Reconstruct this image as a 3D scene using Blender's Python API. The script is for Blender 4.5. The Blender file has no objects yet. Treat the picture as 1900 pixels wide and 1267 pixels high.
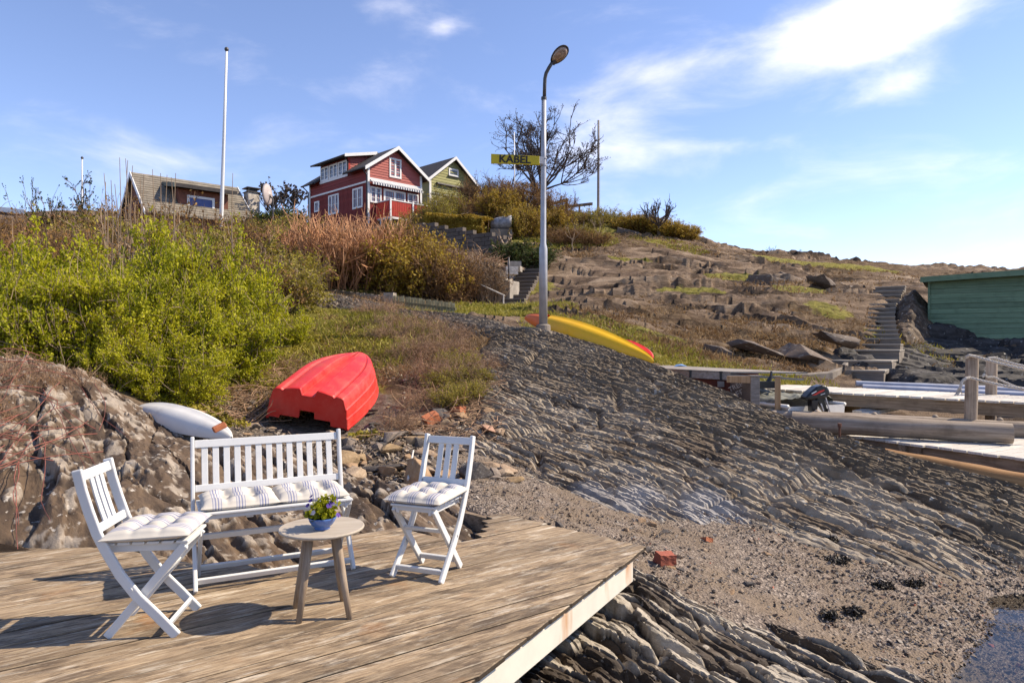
import bpy, bmesh, math, random
import numpy as np
from mathutils import Vector, Matrix, Euler, Quaternion

random.seed(7)
RNG = np.random.default_rng(11)
SC = bpy.context.scene
COL = SC.collection
R = math.radians

# ---------------------------------------------------------------- camera, sky, sun, exposure
F, U0, V0, EYE = 1300.0, 950.0, 634.0, 1.4      # lens in photo pixels, eye 1.4 m above the deck (z = 0)
cam_data = bpy.data.cameras.new('camera')
cam = bpy.data.objects.new('camera', cam_data)
COL.objects.link(cam)
cam.location = (0, 0, EYE)
cam.rotation_euler = (R(90), 0, 0)
cam_data.lens = 36.0 * F / 1900.0
cam_data.clip_start = 0.05
cam_data.clip_end = 3000
SC.camera = cam

SUN_EL, SUN_AZ = 43.0, 9.0            # azimuth measured from +X towards +Y
sdir = Vector((math.cos(R(SUN_EL)) * math.cos(R(SUN_AZ)), math.cos(R(SUN_EL)) * math.sin(R(SUN_AZ)), math.sin(R(SUN_EL))))
sun_data = bpy.data.lights.new('sun', 'SUN')
sun_data.energy = 5.0
sun_data.angle = R(0.5)
sun_data.color = (1.0, 0.86, 0.67)
sun = bpy.data.objects.new('sun', sun_data)
COL.objects.link(sun)
sun.rotation_euler = sdir.to_track_quat('Z', 'Y').to_euler()

world = bpy.data.worlds.new('World')
SC.world = world
world.use_nodes = True
wt = world.node_tree
wt.nodes.clear()
def wn(t, **kw):
    n = wt.nodes.new(t)
    for k, v in kw.items(): setattr(n, k, v)
    return n
def wl(a, b): wt.links.new(a, b)
def wmath(op, a, b=None, c=None):
    n = wn('ShaderNodeMath', operation=op)
    for i, s in enumerate((a, b, c)):
        if s is None: continue
        if isinstance(s, (int, float)): n.inputs[i].default_value = s
        else: wl(s, n.inputs[i])
    return n.outputs[0]
sky = wn('ShaderNodeTexSky', sky_type='NISHITA')
sky.sun_disc = False
sky.sun_elevation = R(SUN_EL)
sky.sun_rotation = R(90 - SUN_AZ)
sky.altitude = 1500
sky.air_density = 1.0
sky.dust_density = 0.0
sky.ozone_density = 3.0
# thin cirrus: streaky noise over the whole dome, plus the few brighter banks of cloud at their own bearings
geo = wn('ShaderNodeTexCoord')
sep = wn('ShaderNodeSeparateXYZ'); wl(geo.outputs['Generated'], sep.inputs[0])
zc = wmath('MAXIMUM', sep.outputs['Z'], 0.03)
az = wmath('ARCTAN2', sep.outputs['X'], sep.outputs['Y'])
el = wmath('ARCSINE', sep.outputs['Z'])
comb = wn('ShaderNodeCombineXYZ'); wl(az, comb.inputs[0]); wl(wmath('MULTIPLY', el, 2.6), comb.inputs[1])
rot = wn('ShaderNodeVectorRotate', rotation_type='Z_AXIS'); rot.inputs['Angle'].default_value = R(-14)
wl(comb.outputs[0], rot.inputs['Vector'])
n1 = wn('ShaderNodeTexNoise'); n1.inputs['Scale'].default_value = 5.2; n1.inputs['Detail'].default_value = 9; n1.inputs['Roughness'].default_value = 0.58; n1.inputs['Distortion'].default_value = 0.35
wl(rot.outputs[0], n1.inputs['Vector'])
n2 = wn('ShaderNodeTexNoise'); n2.inputs['Scale'].default_value = 1.9; n2.inputs['Detail'].default_value = 4
wl(rot.outputs[0], n2.inputs['Vector'])
def bank(u, v, su, sv, slope, amt):
    a0 = math.atan2(u - U0, F); e0 = math.atan2(V0 - v, math.hypot(F, u - U0))
    da = wmath('SUBTRACT', az, a0)
    de = wmath('SUBTRACT', wmath('SUBTRACT', el, e0), wmath('MULTIPLY', da, slope))
    q = wmath('ADD', wmath('POWER', wmath('DIVIDE', da, su), 2.0), wmath('POWER', wmath('DIVIDE', de, sv), 2.0))
    return wmath('MULTIPLY', wmath('POWER', 2.718, wmath('MULTIPLY', q, -1.0)), amt)
banks = [bank(1625, 25, 0.13, 0.040, 0.20, 0.62), bank(1590, 100, 0.16, 0.03, 0.25, 0.20), bank(1645, 160, 0.075, 0.020, 0.20, 0.30),
         bank(1190, 215, 0.13, 0.055, 0.12, 0.27), bank(1230, 130, 0.07, 0.02, 0.1, 0.18), bank(770, 130, 0.11, 0.03, -0.1, 0.09), bank(1350, 270, 0.12, 0.012, -0.03, 0.16),
         bank(725, 8, 0.05, 0.013, 0.1, 0.14), bank(820, 55, 0.022, 0.012, 0.2, 0.20), bank(150, 275, 0.22, 0.04, 0.05, 0.10), bank(1700, 330, 0.3, 0.03, 0.05, 0.08)]
bsum = banks[0]
for b_ in banks[1:]: bsum = wmath('ADD', bsum, b_)
thin = wmath('MULTIPLY', wmath('SUBTRACT', n2.outputs[0], 0.42), 0.35)
dens = wmath('ADD', wmath('ADD', bsum, thin), wmath('MULTIPLY', wmath('SUBTRACT', n1.outputs[0], 0.5), 0.95))
ss = wn('ShaderNodeMapRange', interpolation_type='SMOOTHSTEP')
wl(dens, ss.inputs[0]); ss.inputs[1].default_value = 0.02; ss.inputs[2].default_value = 0.72; ss.inputs[3].default_value = 0.0; ss.inputs[4].default_value = 0.93
hs = wn('ShaderNodeHueSaturation'); hs.inputs['Saturation'].default_value = 1.0; hs.inputs['Value'].default_value = 1.18
wl(sky.outputs[0], hs.inputs['Color'])
tn = wn('ShaderNodeMixRGB', blend_type='MULTIPLY'); tn.inputs[0].default_value = 1.0; wl(hs.outputs[0], tn.inputs[1]); tn.inputs[2].default_value = (1.10, 0.96, 1.0, 1)
cm = wn('ShaderNodeMixRGB'); wl(ss.outputs[0], cm.inputs[0]); wl(tn.outputs[0], cm.inputs[1]); cm.inputs[2].default_value = (8.4, 7.9, 7.9, 1)
bg = wn('ShaderNodeBackground'); wl(cm.outputs[0], bg.inputs[0]); bg.inputs[1].default_value = 0.125
wo = wn('ShaderNodeOutputWorld'); wl(bg.outputs[0], wo.inputs[0])

SC.view_settings.view_transform = 'Standard'
SC.view_settings.look = 'None'
SC.view_settings.exposure = 0.66
SC.view_settings.gamma = 1.0
SC.view_settings.use_curve_mapping = False
SC.cycles.max_bounces = 6
SC.cycles.transparent_max_bounces = 8
SC.cycles.caustics_reflective = False
SC.cycles.caustics_refractive = False

# ---------------------------------------------------------------- helpers: points, noise
def P(u, v, d): return Vector(((u - U0) * d / F, d, EYE - (v - V0) * d / F))
def GP(u, v, z=0.0):
    d = F * (EYE - z) / (v - V0); return P(u, v, d)

def _hash(ix, iy, seed):
    n = (ix.astype(np.int64) * 374761393 + iy.astype(np.int64) * 668265263 + int(seed) * 1442695041) & 0x7fffffff
    n = ((n ^ (n >> 13)) * 1274126177) & 0x7fffffff
    n = ((n ^ (n >> 15)) * 769423307) & 0x7fffffff
    return ((n ^ (n >> 14)) & 0xffffff) / float(0x1000000)
def vnoise(x, y, seed=0):
    x = np.asarray(x, float); y = np.asarray(y, float)
    ix = np.floor(x); iy = np.floor(y); fx = x - ix; fy = y - iy
    fx = fx * fx * fx * (fx * (fx * 6 - 15) + 10); fy = fy * fy * fy * (fy * (fy * 6 - 15) + 10)
    a = _hash(ix, iy, seed); b = _hash(ix + 1, iy, seed); c = _hash(ix, iy + 1, seed); d = _hash(ix + 1, iy + 1, seed)
    return (a * (1 - fx) + b * fx) * (1 - fy) + (c * (1 - fx) + d * fx) * fy - 0.5
def fbm(x, y, seed=0, oct=4, gain=0.5):
    s = 0; amp = 1.0
    for o in range(oct):
        s = s + amp * vnoise(x * 2 ** o + 13.7 * o, y * 2 ** o - 7.1 * o, seed + o); amp *= gain
    return s
def voro(x, y, seed=0, jit=0.85, jy=None):
    """nearest cell: random of the cell, offsets from its centre, second minus first distance"""
    x = np.asarray(x, float); y = np.asarray(y, float)
    ix = np.floor(x); iy = np.floor(y)
    f1 = np.full(x.shape, 9.0); f2 = np.full(x.shape, 9.0)
    rid = np.zeros(x.shape); ox = np.zeros(x.shape); oy = np.zeros(x.shape)
    for i in (-1, 0, 1):
        for j in (-1, 0, 1):
            cx, cy = ix + i, iy + j
            px = cx + 0.5 + jit * (_hash(cx, cy, seed) - 0.5); py = cy + 0.5 + (jit if jy is None else jy) * (_hash(cx, cy, seed + 71) - 0.5)
            dx, dy = x - px, y - py
            d = np.sqrt(dx * dx + dy * dy)
            c = d < f1
            f2 = np.where(c, f1, np.minimum(f2, d))
            rid = np.where(c, _hash(cx, cy, seed + 137), rid); ox = np.where(c, dx, ox); oy = np.where(c, dy, oy)
            f1 = np.where(c, d, f1)
    return rid, ox, oy, f2 - f1
def sstep(x, a, b):
    t = np.clip((x - a) / (b - a), 0, 1); return t * t * (3 - 2 * t)
def poly_sdf(x, y, poly):
    """signed distance, positive inside"""
    d = np.full(x.shape, 1e9); ins = np.zeros(x.shape, bool)
    n = len(poly)
    for i in range(n):
        ax, ay = poly[i]; bx, by = poly[(i + 1) % n]
        ex, ey = bx - ax, by - ay
        t = np.clip(((x - ax) * ex + (y - ay) * ey) / (ex * ex + ey * ey + 1e-12), 0, 1)
        d = np.minimum(d, np.hypot(x - ax - t * ex, y - ay - t * ey))
        c = ((ay > y) != (by > y)) & (x < (bx - ax) * (y - ay) / (by - ay + 1e-12) + ax)
        ins ^= c
    return np.where(ins, d, -d)

# ---------------------------------------------------------------- helpers: meshes and objects
def np_mesh(name, v, f, smooth=False):
    v = np.ascontiguousarray(v, dtype=np.float32); f = np.ascontiguousarray(f, dtype=np.int32)
    me = bpy.data.meshes.new(name)
    k = f.shape[1]; n = f.shape[0]
    me.vertices.add(len(v)); me.vertices.foreach_set('co', v.ravel())
    me.loops.add(n * k); me.loops.foreach_set('vertex_index', f.ravel())
    me.polygons.add(n)
    me.polygons.foreach_set('loop_start', np.arange(0, n * k, k, dtype=np.int32))
    me.polygons.foreach_set('loop_total', np.full(n, k, dtype=np.int32))
    me.polygons.foreach_set('use_smooth', np.full(n, bool(smooth)))
    me.update(calc_edges=True)
    return me
def grid_faces(nx, ny):
    i = np.arange(nx * ny).reshape(nx, ny)
    return np.stack([i[:-1, :-1], i[1:, :-1], i[1:, 1:], i[:-1, 1:]], -1).reshape(-1, 4)
def attr_color(me, name, rgba):
    a = me.attributes.new(name, 'FLOAT_COLOR', 'POINT')
    a.data.foreach_set('color', np.ascontiguousarray(rgba, dtype=np.float32).ravel())
def link(name, data, mat=None, parent=None, loc=None):
    o = bpy.data.objects.new(name, data)
    COL.objects.link(o)
    if mat is not None and data is not None and not data.materials: data.materials.append(mat)
    if parent is not None: o.parent = parent
    if loc is not None: o.location = loc
    return o
def tag(o, label=None, cat=None, group=None, kind=None):
    if label: o['label'] = label
    if cat: o['category'] = cat
    if group: o['group'] = group
    if kind: o['kind'] = kind
    return o
def thing(name, label, cat, loc=(0, 0, 0), rz=0.0, group=None, rot=None):
    o = bpy.data.objects.new(name, None); COL.objects.link(o)
    o.empty_display_size = 0.1
    o.location = loc; o.rotation_euler = rot if rot is not None else (0, 0, rz)
    return tag(o, label, cat, group)
def dup(root, loc, rz=None, scale=None, label=None, group=None, rot=None):
    r = root.copy(); COL.objects.link(r); r.location = loc
    if rz is not None: r.rotation_euler = (0, 0, rz)
    if rot is not None: r.rotation_euler = rot
    if scale is not None: r.scale = scale
    if label: r['label'] = label
    if group: r['group'] = group
    for ch in list(root.children):
        c = ch.copy(); COL.objects.link(c); c.parent = r
        for g in list(ch.children):
            d = g.copy(); COL.objects.link(d); d.parent = c
    return r

class MB:
    def __init__(s): s.v = []; s.f = []
    def add(s, vs, fs):
        o = len(s.v); s.v += [tuple(q) for q in vs]; s.f += [tuple(i + o for i in q) for q in fs]; return s
    def box(s, c, size, rot=None):
        c = Vector(c); hx, hy, hz = [q / 2 for q in size]
        vs = [Vector((sx * hx, sy * hy, sz * hz)) for sz in (-1, 1) for sy in (-1, 1) for sx in (-1, 1)]
        if rot is not None: vs = [rot @ q for q in vs]
        return s.add([c + q for q in vs], [(0, 2, 3, 1), (4, 5, 7, 6), (0, 1, 5, 4), (2, 6, 7, 3), (0, 4, 6, 2), (1, 3, 7, 5)])
    def beam(s, p0, p1, w, h, up=(0, 0, 1), w1=None, h1=None):
        """bar from p0 to p1: w sideways, h along up"""
        p0 = Vector(p0); p1 = Vector(p1); t = (p1 - p0).normalized(); up = Vector(up)
        sd = t.cross(up).normalized(); uu = sd.cross(t).normalized()
        w1 = w if w1 is None else w1; h1 = h if h1 is None else h1
        vs = []
        for p, a, b in ((p0, w, h), (p1, w1, h1)):
            for sa, sb in ((-1, -1), (1, -1), (1, 1), (-1, 1)): vs.append(p + sd * (sa * a / 2) + uu * (sb * b / 2))
        return s.add(vs, [(3, 2, 1, 0), (4, 5, 6, 7), (0, 1, 5, 4), (1, 2, 6, 5), (2, 3, 7, 6), (3, 0, 4, 7)])
    def ribbon(s, pts, w, h, side):
        """bar of rectangular section along a bent path lying in a plane; side = unit normal of that plane"""
        pts = [Vector(p) for p in pts]; side = Vector(side); vs = []; n = len(pts)
        for i, p in enumerate(pts):
            t = (pts[min(i + 1, n - 1)] - pts[max(i - 1, 0)]).normalized(); u = side.cross(t).normalized()
            for sa, sb in ((-1, -1), (1, -1), (1, 1), (-1, 1)): vs.append(p + side * (sa * w / 2) + u * (sb * h / 2))
        fs = [(3, 2, 1, 0), tuple(4 * (n - 1) + k for k in range(4))]
        for i in range(n - 1):
            for k in range(4): fs.append((4 * i + k, 4 * i + (k + 1) % 4, 4 * i + 4 + (k + 1) % 4, 4 * i + 4 + k))
        return s.add(vs, fs)
    def tube(s, pts, rad, n=10, cap=True):
        pts = [Vector(p) for p in pts]; m = len(pts)
        rad = [rad] * m if isinstance(rad, (int, float)) else rad
        vs = []; ref = None
        for i, p in enumerate(pts):
            t = (pts[min(i + 1, m - 1)] - pts[max(i - 1, 0)]).normalized()
            if ref is None: ref = t.orthogonal().normalized()
            ref = (ref - t * ref.dot(t)).normalized(); b = t.cross(ref)
            for k in range(n):
                a = 2 * math.pi * k / n
                vs.append(p + (ref * math.cos(a) + b * math.sin(a)) * rad[i])
        fs = []
        for i in range(m - 1):
            for k in range(n): fs.append((i * n + k, i * n + (k + 1) % n, (i + 1) * n + (k + 1) % n, (i + 1) * n + k))
        if cap: fs += [tuple(reversed(range(n))), tuple((m - 1) * n + k for k in range(n))]
        return s.add(vs, fs)
    def lathe(s, prof, n=24, c=(0, 0, 0), wav=None):
        c = Vector(c); vs = []; m = len(prof)
        for i, (r, z) in enumerate(prof):
            for k in range(n):
                a = 2 * math.pi * k / n; rr = r * (1 + (wav(i, a) if wav else 0))
                vs.append(c + Vector((rr * math.cos(a), rr * math.sin(a), z)))
        fs = []
        for i in range(m - 1):
            for k in range(n): fs.append((i * n + k, i * n + (k + 1) % n, (i + 1) * n + (k + 1) % n, (i + 1) * n + k))
        if prof[0][0] > 1e-6: fs.append(tuple(reversed(range(n))))
        if prof[-1][0] > 1e-6: fs.append(tuple((m - 1) * n + k for k in range(n)))
        return s.add(vs, fs)
    def prism(s, poly, vec):
        """closed polygon (3-D points) pushed along vec"""
        n = len(poly); poly = [Vector(p) for p in poly]; vec = Vector(vec)
        fs = [tuple(reversed(range(n))), tuple(range(n, 2 * n))] + [(i, (i + 1) % n, n + (i + 1) % n, n + i) for i in range(n)]
        return s.add(poly + [p + vec for p in poly], fs)
    def quad(s, a, b, c, d): return s.add([a, b, c, d], [(0, 1, 2, 3)])
    def mesh(s, name, off=None, smooth=False):
        me = bpy.data.meshes.new(name)
        vs = s.v if off is None else [tuple(Vector(q) - Vector(off)) for q in s.v]
        me.from_pydata(vs, [], s.f)
        bm = bmesh.new(); bm.from_mesh(me); bmesh.ops.recalc_face_normals(bm, faces=bm.faces); bm.to_mesh(me); bm.free()
        if smooth: me.polygons.foreach_set('use_smooth', np.full(len(me.polygons), True))
        me.update()
        return me
    def build(s, name, mat, parent=None, bevel=0, smooth=False, off=None, seg=2, sub=0):
        if off is None and parent is not None and parent.get('_w'): off = parent.location
        o = link(name, s.mesh(name, off, smooth), mat, parent)
        if bevel:
            m = o.modifiers.new('bevel', 'BEVEL'); m.width = bevel; m.segments = seg; m.limit_method = 'ANGLE'; m.angle_limit = R(35)
        if sub:
            m = o.modifiers.new('sub', 'SUBSURF'); m.levels = sub; m.render_levels = sub
        return o
# ---------------------------------------------------------------- procedural materials
class NT:
    def __init__(s, name, rough=0.6, spec=0.4):
        s.m = bpy.data.materials.new(name); s.m.use_nodes = True
        s.t = s.m.node_tree; s.b = s.t.nodes['Principled BSDF']
        s.b.inputs['Roughness'].default_value = rough; s.b.inputs['Specular IOR Level'].default_value = spec
    def n(s, t, **kw):
        x = s.t.nodes.new(t)
        for k, v in kw.items(): setattr(x, k, v)
        return x
    def l(s, a, b): s.t.links.new(a, b)
    def put(s, sock, val):
        if isinstance(val, (int, float)): sock.default_value = val
        elif isinstance(val, (tuple, list)): sock.default_value = tuple(val) + ((1,) if len(val) == 3 and sock.type == 'RGBA' else ())
        else: s.l(val, sock)
    def coord(s, kind='Object', scale=(1, 1, 1), rotz=0.0, shift=None):
        tc = s.n('ShaderNodeTexCoord').outputs[kind]
        if shift is not None:
            a = s.n('ShaderNodeVectorMath', operation='ADD'); s.l(tc, a.inputs[0]); s.l(shift, a.inputs[1]); tc = a.outputs[0]
        mp = s.n('ShaderNodeMapping'); s.l(tc, mp.inputs[0]); mp.inputs['Scale'].default_value = scale; mp.inputs['Rotation'].default_value = (0, 0, rotz)
        return mp.outputs[0]
    def world(s, scale=(1, 1, 1), rotz=0.0):
        g = s.n('ShaderNodeNewGeometry').outputs['Position']
        mp = s.n('ShaderNodeMapping'); s.l(g, mp.inputs[0]); mp.inputs['Scale'].default_value = scale; mp.inputs['Rotation'].default_value = (0, 0, rotz)
        return mp.outputs[0]
    def rand(s): return s.n('ShaderNodeObjectInfo').outputs['Random']
    def noise(s, vec, scale, detail=5, rough=0.55, dist=0.0):
        x = s.n('ShaderNodeTexNoise'); s.l(vec, x.inputs['Vector'])
        x.inputs['Scale'].default_value = scale; x.inputs['Detail'].default_value = detail; x.inputs['Roughness'].default_value = rough; x.inputs['Distortion'].default_value = dist
        return x.outputs[0]
    def vor(s, vec, scale, feat='F1', out='Distance'):
        x = s.n('ShaderNodeTexVoronoi', feature=feat); s.l(vec, x.inputs['Vector']); x.inputs['Scale'].default_value = scale
        return x.outputs[out]
    def math(s, op, a, b=0.0):
        x = s.n('ShaderNodeMath', operation=op); s.put(x.inputs[0], a); s.put(x.inputs[1], b); return x.outputs[0]
    def rng(s, v, a, b, c=0.0, d=1.0):
        x = s.n('ShaderNodeMapRange'); s.put(x.inputs[0], v)
        for i, q in enumerate((a, b, c, d)): s.put(x.inputs[i + 1], q)
        return x.outputs[0]
    def ramp(s, fac, stops):
        x = s.n('ShaderNodeValToRGB'); s.l(fac, x.inputs[0]); e = x.color_ramp.elements
        while len(e) < len(stops): e.new(0.5)
        for q, (p, c) in zip(e, stops): q.position = p; q.color = tuple(c) + (1,)
        return x.outputs[0]
    def mix(s, fac, a, b, mode='MIX'):
        x = s.n('ShaderNodeMixRGB', blend_type=mode); s.put(x.inputs[0], fac); s.put(x.inputs[1], a); s.put(x.inputs[2], b); return x.outputs[0]
    def attr(s, name, out='Color'): return s.n('ShaderNodeAttribute', attribute_name=name).outputs[out]
    def split(s, c):
        x = s.n('ShaderNodeSeparateColor'); s.l(c, x.inputs[0]); return x.outputs
    def bump(s, h, strength=0.4, dist=0.01, prev=None):
        x = s.n('ShaderNodeBump'); s.l(h, x.inputs['Height']); x.inputs['Strength'].default_value = strength; x.inputs['Distance'].default_value = dist
        if prev is not None: s.l(prev, x.inputs['Normal'])
        return x.outputs[0]
    def done(s, col=None, nor=None, rough=None):
        if col is not None: s.put(s.b.inputs['Base Color'], col)
        if nor is not None: s.l(nor, s.b.inputs['Normal'])
        if rough is not None: s.put(s.b.inputs['Roughness'], rough)
        return s.m

def simple(name, c, rough=0.6, var=0.12, scale=8.0, bump=0.0, metal=0.0, spec=0.4):
    t = NT(name, rough, spec); v = t.coord('Object')
    n = t.noise(v, scale, 4); lo = tuple(q * (1 - var) for q in c); hi = tuple(min(1, q * (1 + var)) for q in c)
    col = t.ramp(n, [(0.3, lo), (0.7, hi)])
    t.b.inputs['Metallic'].default_value = metal
    return t.done(col, t.bump(t.noise(v, scale * 6, 3), bump, 0.004) if bump else None)

def rock_mat(name, pale, mid, dark, strike, scale=1.0, blue=None, lichen=(0.5, 0.48, 0.43), plate=True, st=(0.36, 0.47, 0.62)):
    t = NT(name, 0.78, 0.35)
    v = t.world(rotz=-strike); vs = t.world((0.35, 1, 1), rotz=0)
    vst = t.n('ShaderNodeMapping'); t.l(v, vst.inputs[0]); vst.inputs['Scale'].default_value = (0.3, 1, 1); vst = vst.outputs[0]
    base = t.ramp(t.noise(vst, 5.0 * scale, 8, 0.62, 0.3), [(st[0], dark), (st[1], mid), (st[2], pale)])
    big = t.noise(v, 0.9 * scale, 5, 0.6)
    col = t.mix(t.rng(big, 0.45, 0.68, 0, 0.75), base, tuple(q * 0.9 for q in mid))
    moss = t.rng(t.noise(vst, 2.3 * scale, 7, 0.65, 0.5), 0.52, 0.62)
    col = t.mix(t.math('MULTIPLY', moss, 0.8), col, dark)
    if plate:
        pl = t.split(t.attr('rock'))
        col = t.mix(t.math('MULTIPLY', pl[0], 0.88), col, t.mix(t.rng(t.noise(vst, 9, 6, 0.7), 0.35, 0.65), tuple(q * 0.62 for q in pale), pale))
        if blue: col = t.mix(t.math('MULTIPLY', pl[1], 0.8), col, blue)
        col = t.mix(t.math('MULTIPLY', pl[2], 0.85), col, t.ramp(t.noise(v, 14, 5), [(0.35, (0.07, 0.05, 0.03)), (0.7, (0.16, 0.115, 0.065))]))
    sp = t.rng(t.noise(v, 11 * scale, 3, 0.6), 0.63, 0.69)
    col = t.mix(t.math('MULTIPLY', sp, 0.7), col, lichen)
    col = t.mix(t.rng(t.noise(v, 60, 4, 0.7), 0.3, 0.7, 0.0, 0.35), col, tuple(q * 0.6 for q in mid))
    nb = t.bump(t.noise(vst, 28 * scale, 8, 0.7), 0.55, 0.02)
    nb = t.bump(t.noise(v, 110, 4, 0.7), 0.35, 0.004, nb)
    return t.done(col, nb)

MAT = {}
MAT['slab'] = rock_mat('slab_rock', (0.49, 0.41, 0.305), (0.135, 0.094, 0.058), (0.042, 0.028, 0.017), math.atan2(-0.64, 0.77), 1.0, blue=(0.35, 0.345, 0.35), st=(0.38, 0.50, 0.70))
MAT['shore'] = rock_mat('shore_rock', (0.56, 0.49, 0.385), (0.088, 0.064, 0.043), (0.038, 0.027, 0.018), R(-44), 1.3, lichen=(0.50, 0.44, 0.36), st=(0.40, 0.56, 0.84))
MAT['shadedrock'] = rock_mat('shade_black_rock', (0.085, 0.075, 0.07), (0.03, 0.025, 0.022), (0.013, 0.011, 0.010), R(-10), 0.8, lichen=(0.35, 0.34, 0.32))  # rock below the shed: its shade put into a near black colour
MAT['mound'] = rock_mat('mound_rock', (0.47, 0.40, 0.32), (0.13, 0.085, 0.05), (0.042, 0.028, 0.019), R(-52), 1.2, lichen=(0.60, 0.55, 0.48), st=(0.38, 0.58, 0.86))

def ground_mat():
    t = NT('hillside', 0.9, 0.2); v = t.world(); v2 = t.world((0.35, 1, 1), R(25))
    z = t.split(t.attr('zone'))
    n = t.noise(v2, 1.1, 9, 0.68, 0.4)
    rock = t.ramp(n, [(0.36, (0.038, 0.024, 0.015)), (0.46, (0.13, 0.086, 0.055)), (0.55, (0.235, 0.165, 0.108)), (0.69, (0.38, 0.29, 0.205))])
    brown = t.ramp(t.noise(v, 3.2, 8, 0.7), [(0.33, (0.055, 0.03, 0.014)), (0.5, (0.13, 0.083, 0.045)), (0.68, (0.25, 0.175, 0.10))])
    grass = t.ramp(t.noise(v, 4.5, 8, 0.7), [(0.3, (0.09, 0.075, 0.014)), (0.5, (0.20, 0.18, 0.03)), (0.7, (0.34, 0.27, 0.08))])
    soil = t.ramp(t.noise(v, 14, 7, 0.7), [(0.3, (0.06, 0.045, 0.033)), (0.5, (0.19, 0.15, 0.115)), (0.72, (0.36, 0.30, 0.24))])
    brk = t.noise(v, 1.7, 7, 0.7)
    def w(ch): return t.rng(t.math('ADD', ch, t.math('MULTIPLY', t.math('SUBTRACT', brk, 0.5), 1.5)), 0.42, 0.58)
    col = t.mix(w(z[1]), rock, brown)
    col = t.mix(w(z[0]), col, grass)
    col = t.mix(w(z[2]), col, soil)
    fl = t.rng(t.noise(v, 7.5, 4, 0.7), 0.65, 0.70)
    col = t.mix(t.math('MULTIPLY', fl, 0.5), col, (0.45, 0.38, 0.30))
    nb = t.bump(t.noise(v2, 2.2, 10, 0.72), 1.0, 0.30)
    nb = t.bump(t.noise(v, 22, 6, 0.75), 0.7, 0.03, nb)
    return t.done(col, nb)
MAT['ground'] = ground_mat()

def beach_mat():
    t = NT('beach_gravel', 0.85, 0.3); v = t.world()
    c = t.vor(v, 55, out='Color')
    g = t.ramp(t.split(c)[0], [(0.0, (0.065, 0.050, 0.040)), (0.4, (0.145, 0.112, 0.088)), (0.8, (0.235, 0.187, 0.148)), (1.0, (0.34, 0.28, 0.225))])
    sand = t.ramp(t.noise(v, 30, 6, 0.7), [(0.3, (0.105, 0.078, 0.053)), (0.7, (0.23, 0.170, 0.117))])
    col = t.mix(t.rng(t.noise(v, 1.6, 5, 0.6), 0.42, 0.6), g, sand)
    zp = t.n('ShaderNodeSeparateXYZ'); t.l(t.n('ShaderNodeNewGeometry').outputs['Position'], zp.inputs[0])
    wet = t.rng(t.math('ADD', zp.outputs[2], t.math('MULTIPLY', t.noise(v, 2.5, 4), 0.09)), -0.81, -0.70, 1, 0)
    col = t.mix(t.math('MULTIPLY', wet, 0.5), col, (0.09, 0.055, 0.04))
    nb = t.bump(t.vor(v, 55), 0.9, 0.012)
    nb = t.bump(t.noise(v, 160, 4, 0.7), 0.4, 0.004, nb)
    return t.done(col, nb, t.rng(wet, 0, 1, 0.85, 0.35))
MAT['beach'] = beach_mat()

def stone_mat(name, cols, lichen=0.3):
    t = NT(name, 0.8, 0.3); v = t.coord('Object', shift=t.n('ShaderNodeObjectInfo').outputs['Location'])
    base = t.ramp(t.rand(), [(i / (len(cols) - 1), c) for i, c in enumerate(cols)])
    base.node.color_ramp.interpolation = 'CONSTANT' if len(cols) > 2 else 'LINEAR'
    n = t.noise(v, 7, 8, 0.65, 0.4)
    col = t.mix(t.rng(n, 0.35, 0.7), t.mix(0.40, base, (0.04, 0.026, 0.016)), base)
    col = t.mix(t.math('MULTIPLY', t.rng(t.noise(v, 13, 5), 0.58, 0.66), lichen), col, (0.46, 0.42, 0.36))
    nb = t.bump(n, 0.5, 0.03); nb = t.bump(t.noise(v, 60, 5, 0.7), 0.5, 0.006, nb)
    return t.done(col, nb)
MAT['rubble'] = stone_mat('rubble_stone', [(0.38, 0.265, 0.17), (0.28, 0.195, 0.125), (0.43, 0.32, 0.215), (0.25, 0.20, 0.16), (0.40, 0.255, 0.14), (0.32, 0.25, 0.185)])
MAT['pebble'] = None
MAT['pinkstone'] = stone_mat('pink_stone', [(0.46, 0.27, 0.18), (0.44, 0.25, 0.17)], 0.2)
MAT['darkstone'] = stone_mat('dark_stone', [(0.10, 0.09, 0.085), (0.085, 0.075, 0.07)], 0.25)
MAT['ochrestone'] = stone_mat('ochre_stone', [(0.37, 0.25, 0.13), (0.35, 0.24, 0.13)], 0.2)
MAT['hillrock'] = stone_mat('hill_outcrop', [(0.17, 0.125, 0.095), (0.13, 0.10, 0.08)], 0.4)
MAT['redbrick'] = simple('old_red_brick', (0.30, 0.085, 0.05), 0.85, 0.35, 14, 0.6)
MAT['orangebrick'] = simple('orange_brick', (0.42, 0.14, 0.06), 0.85, 0.3, 14, 0.6)

def pebble_mat():
    t = NT('pebbles', 0.75, 0.35); v = t.world()
    a = t.attr('tone')
    col = t.mix(t.rng(t.noise(v, 90, 4), 0.3, 0.7, 0, 0.4), a, (0.09, 0.075, 0.065))
    return t.done(col, t.bump(t.noise(v, 160, 3), 0.3, 0.004))
MAT['pebble'] = pebble_mat()

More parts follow.
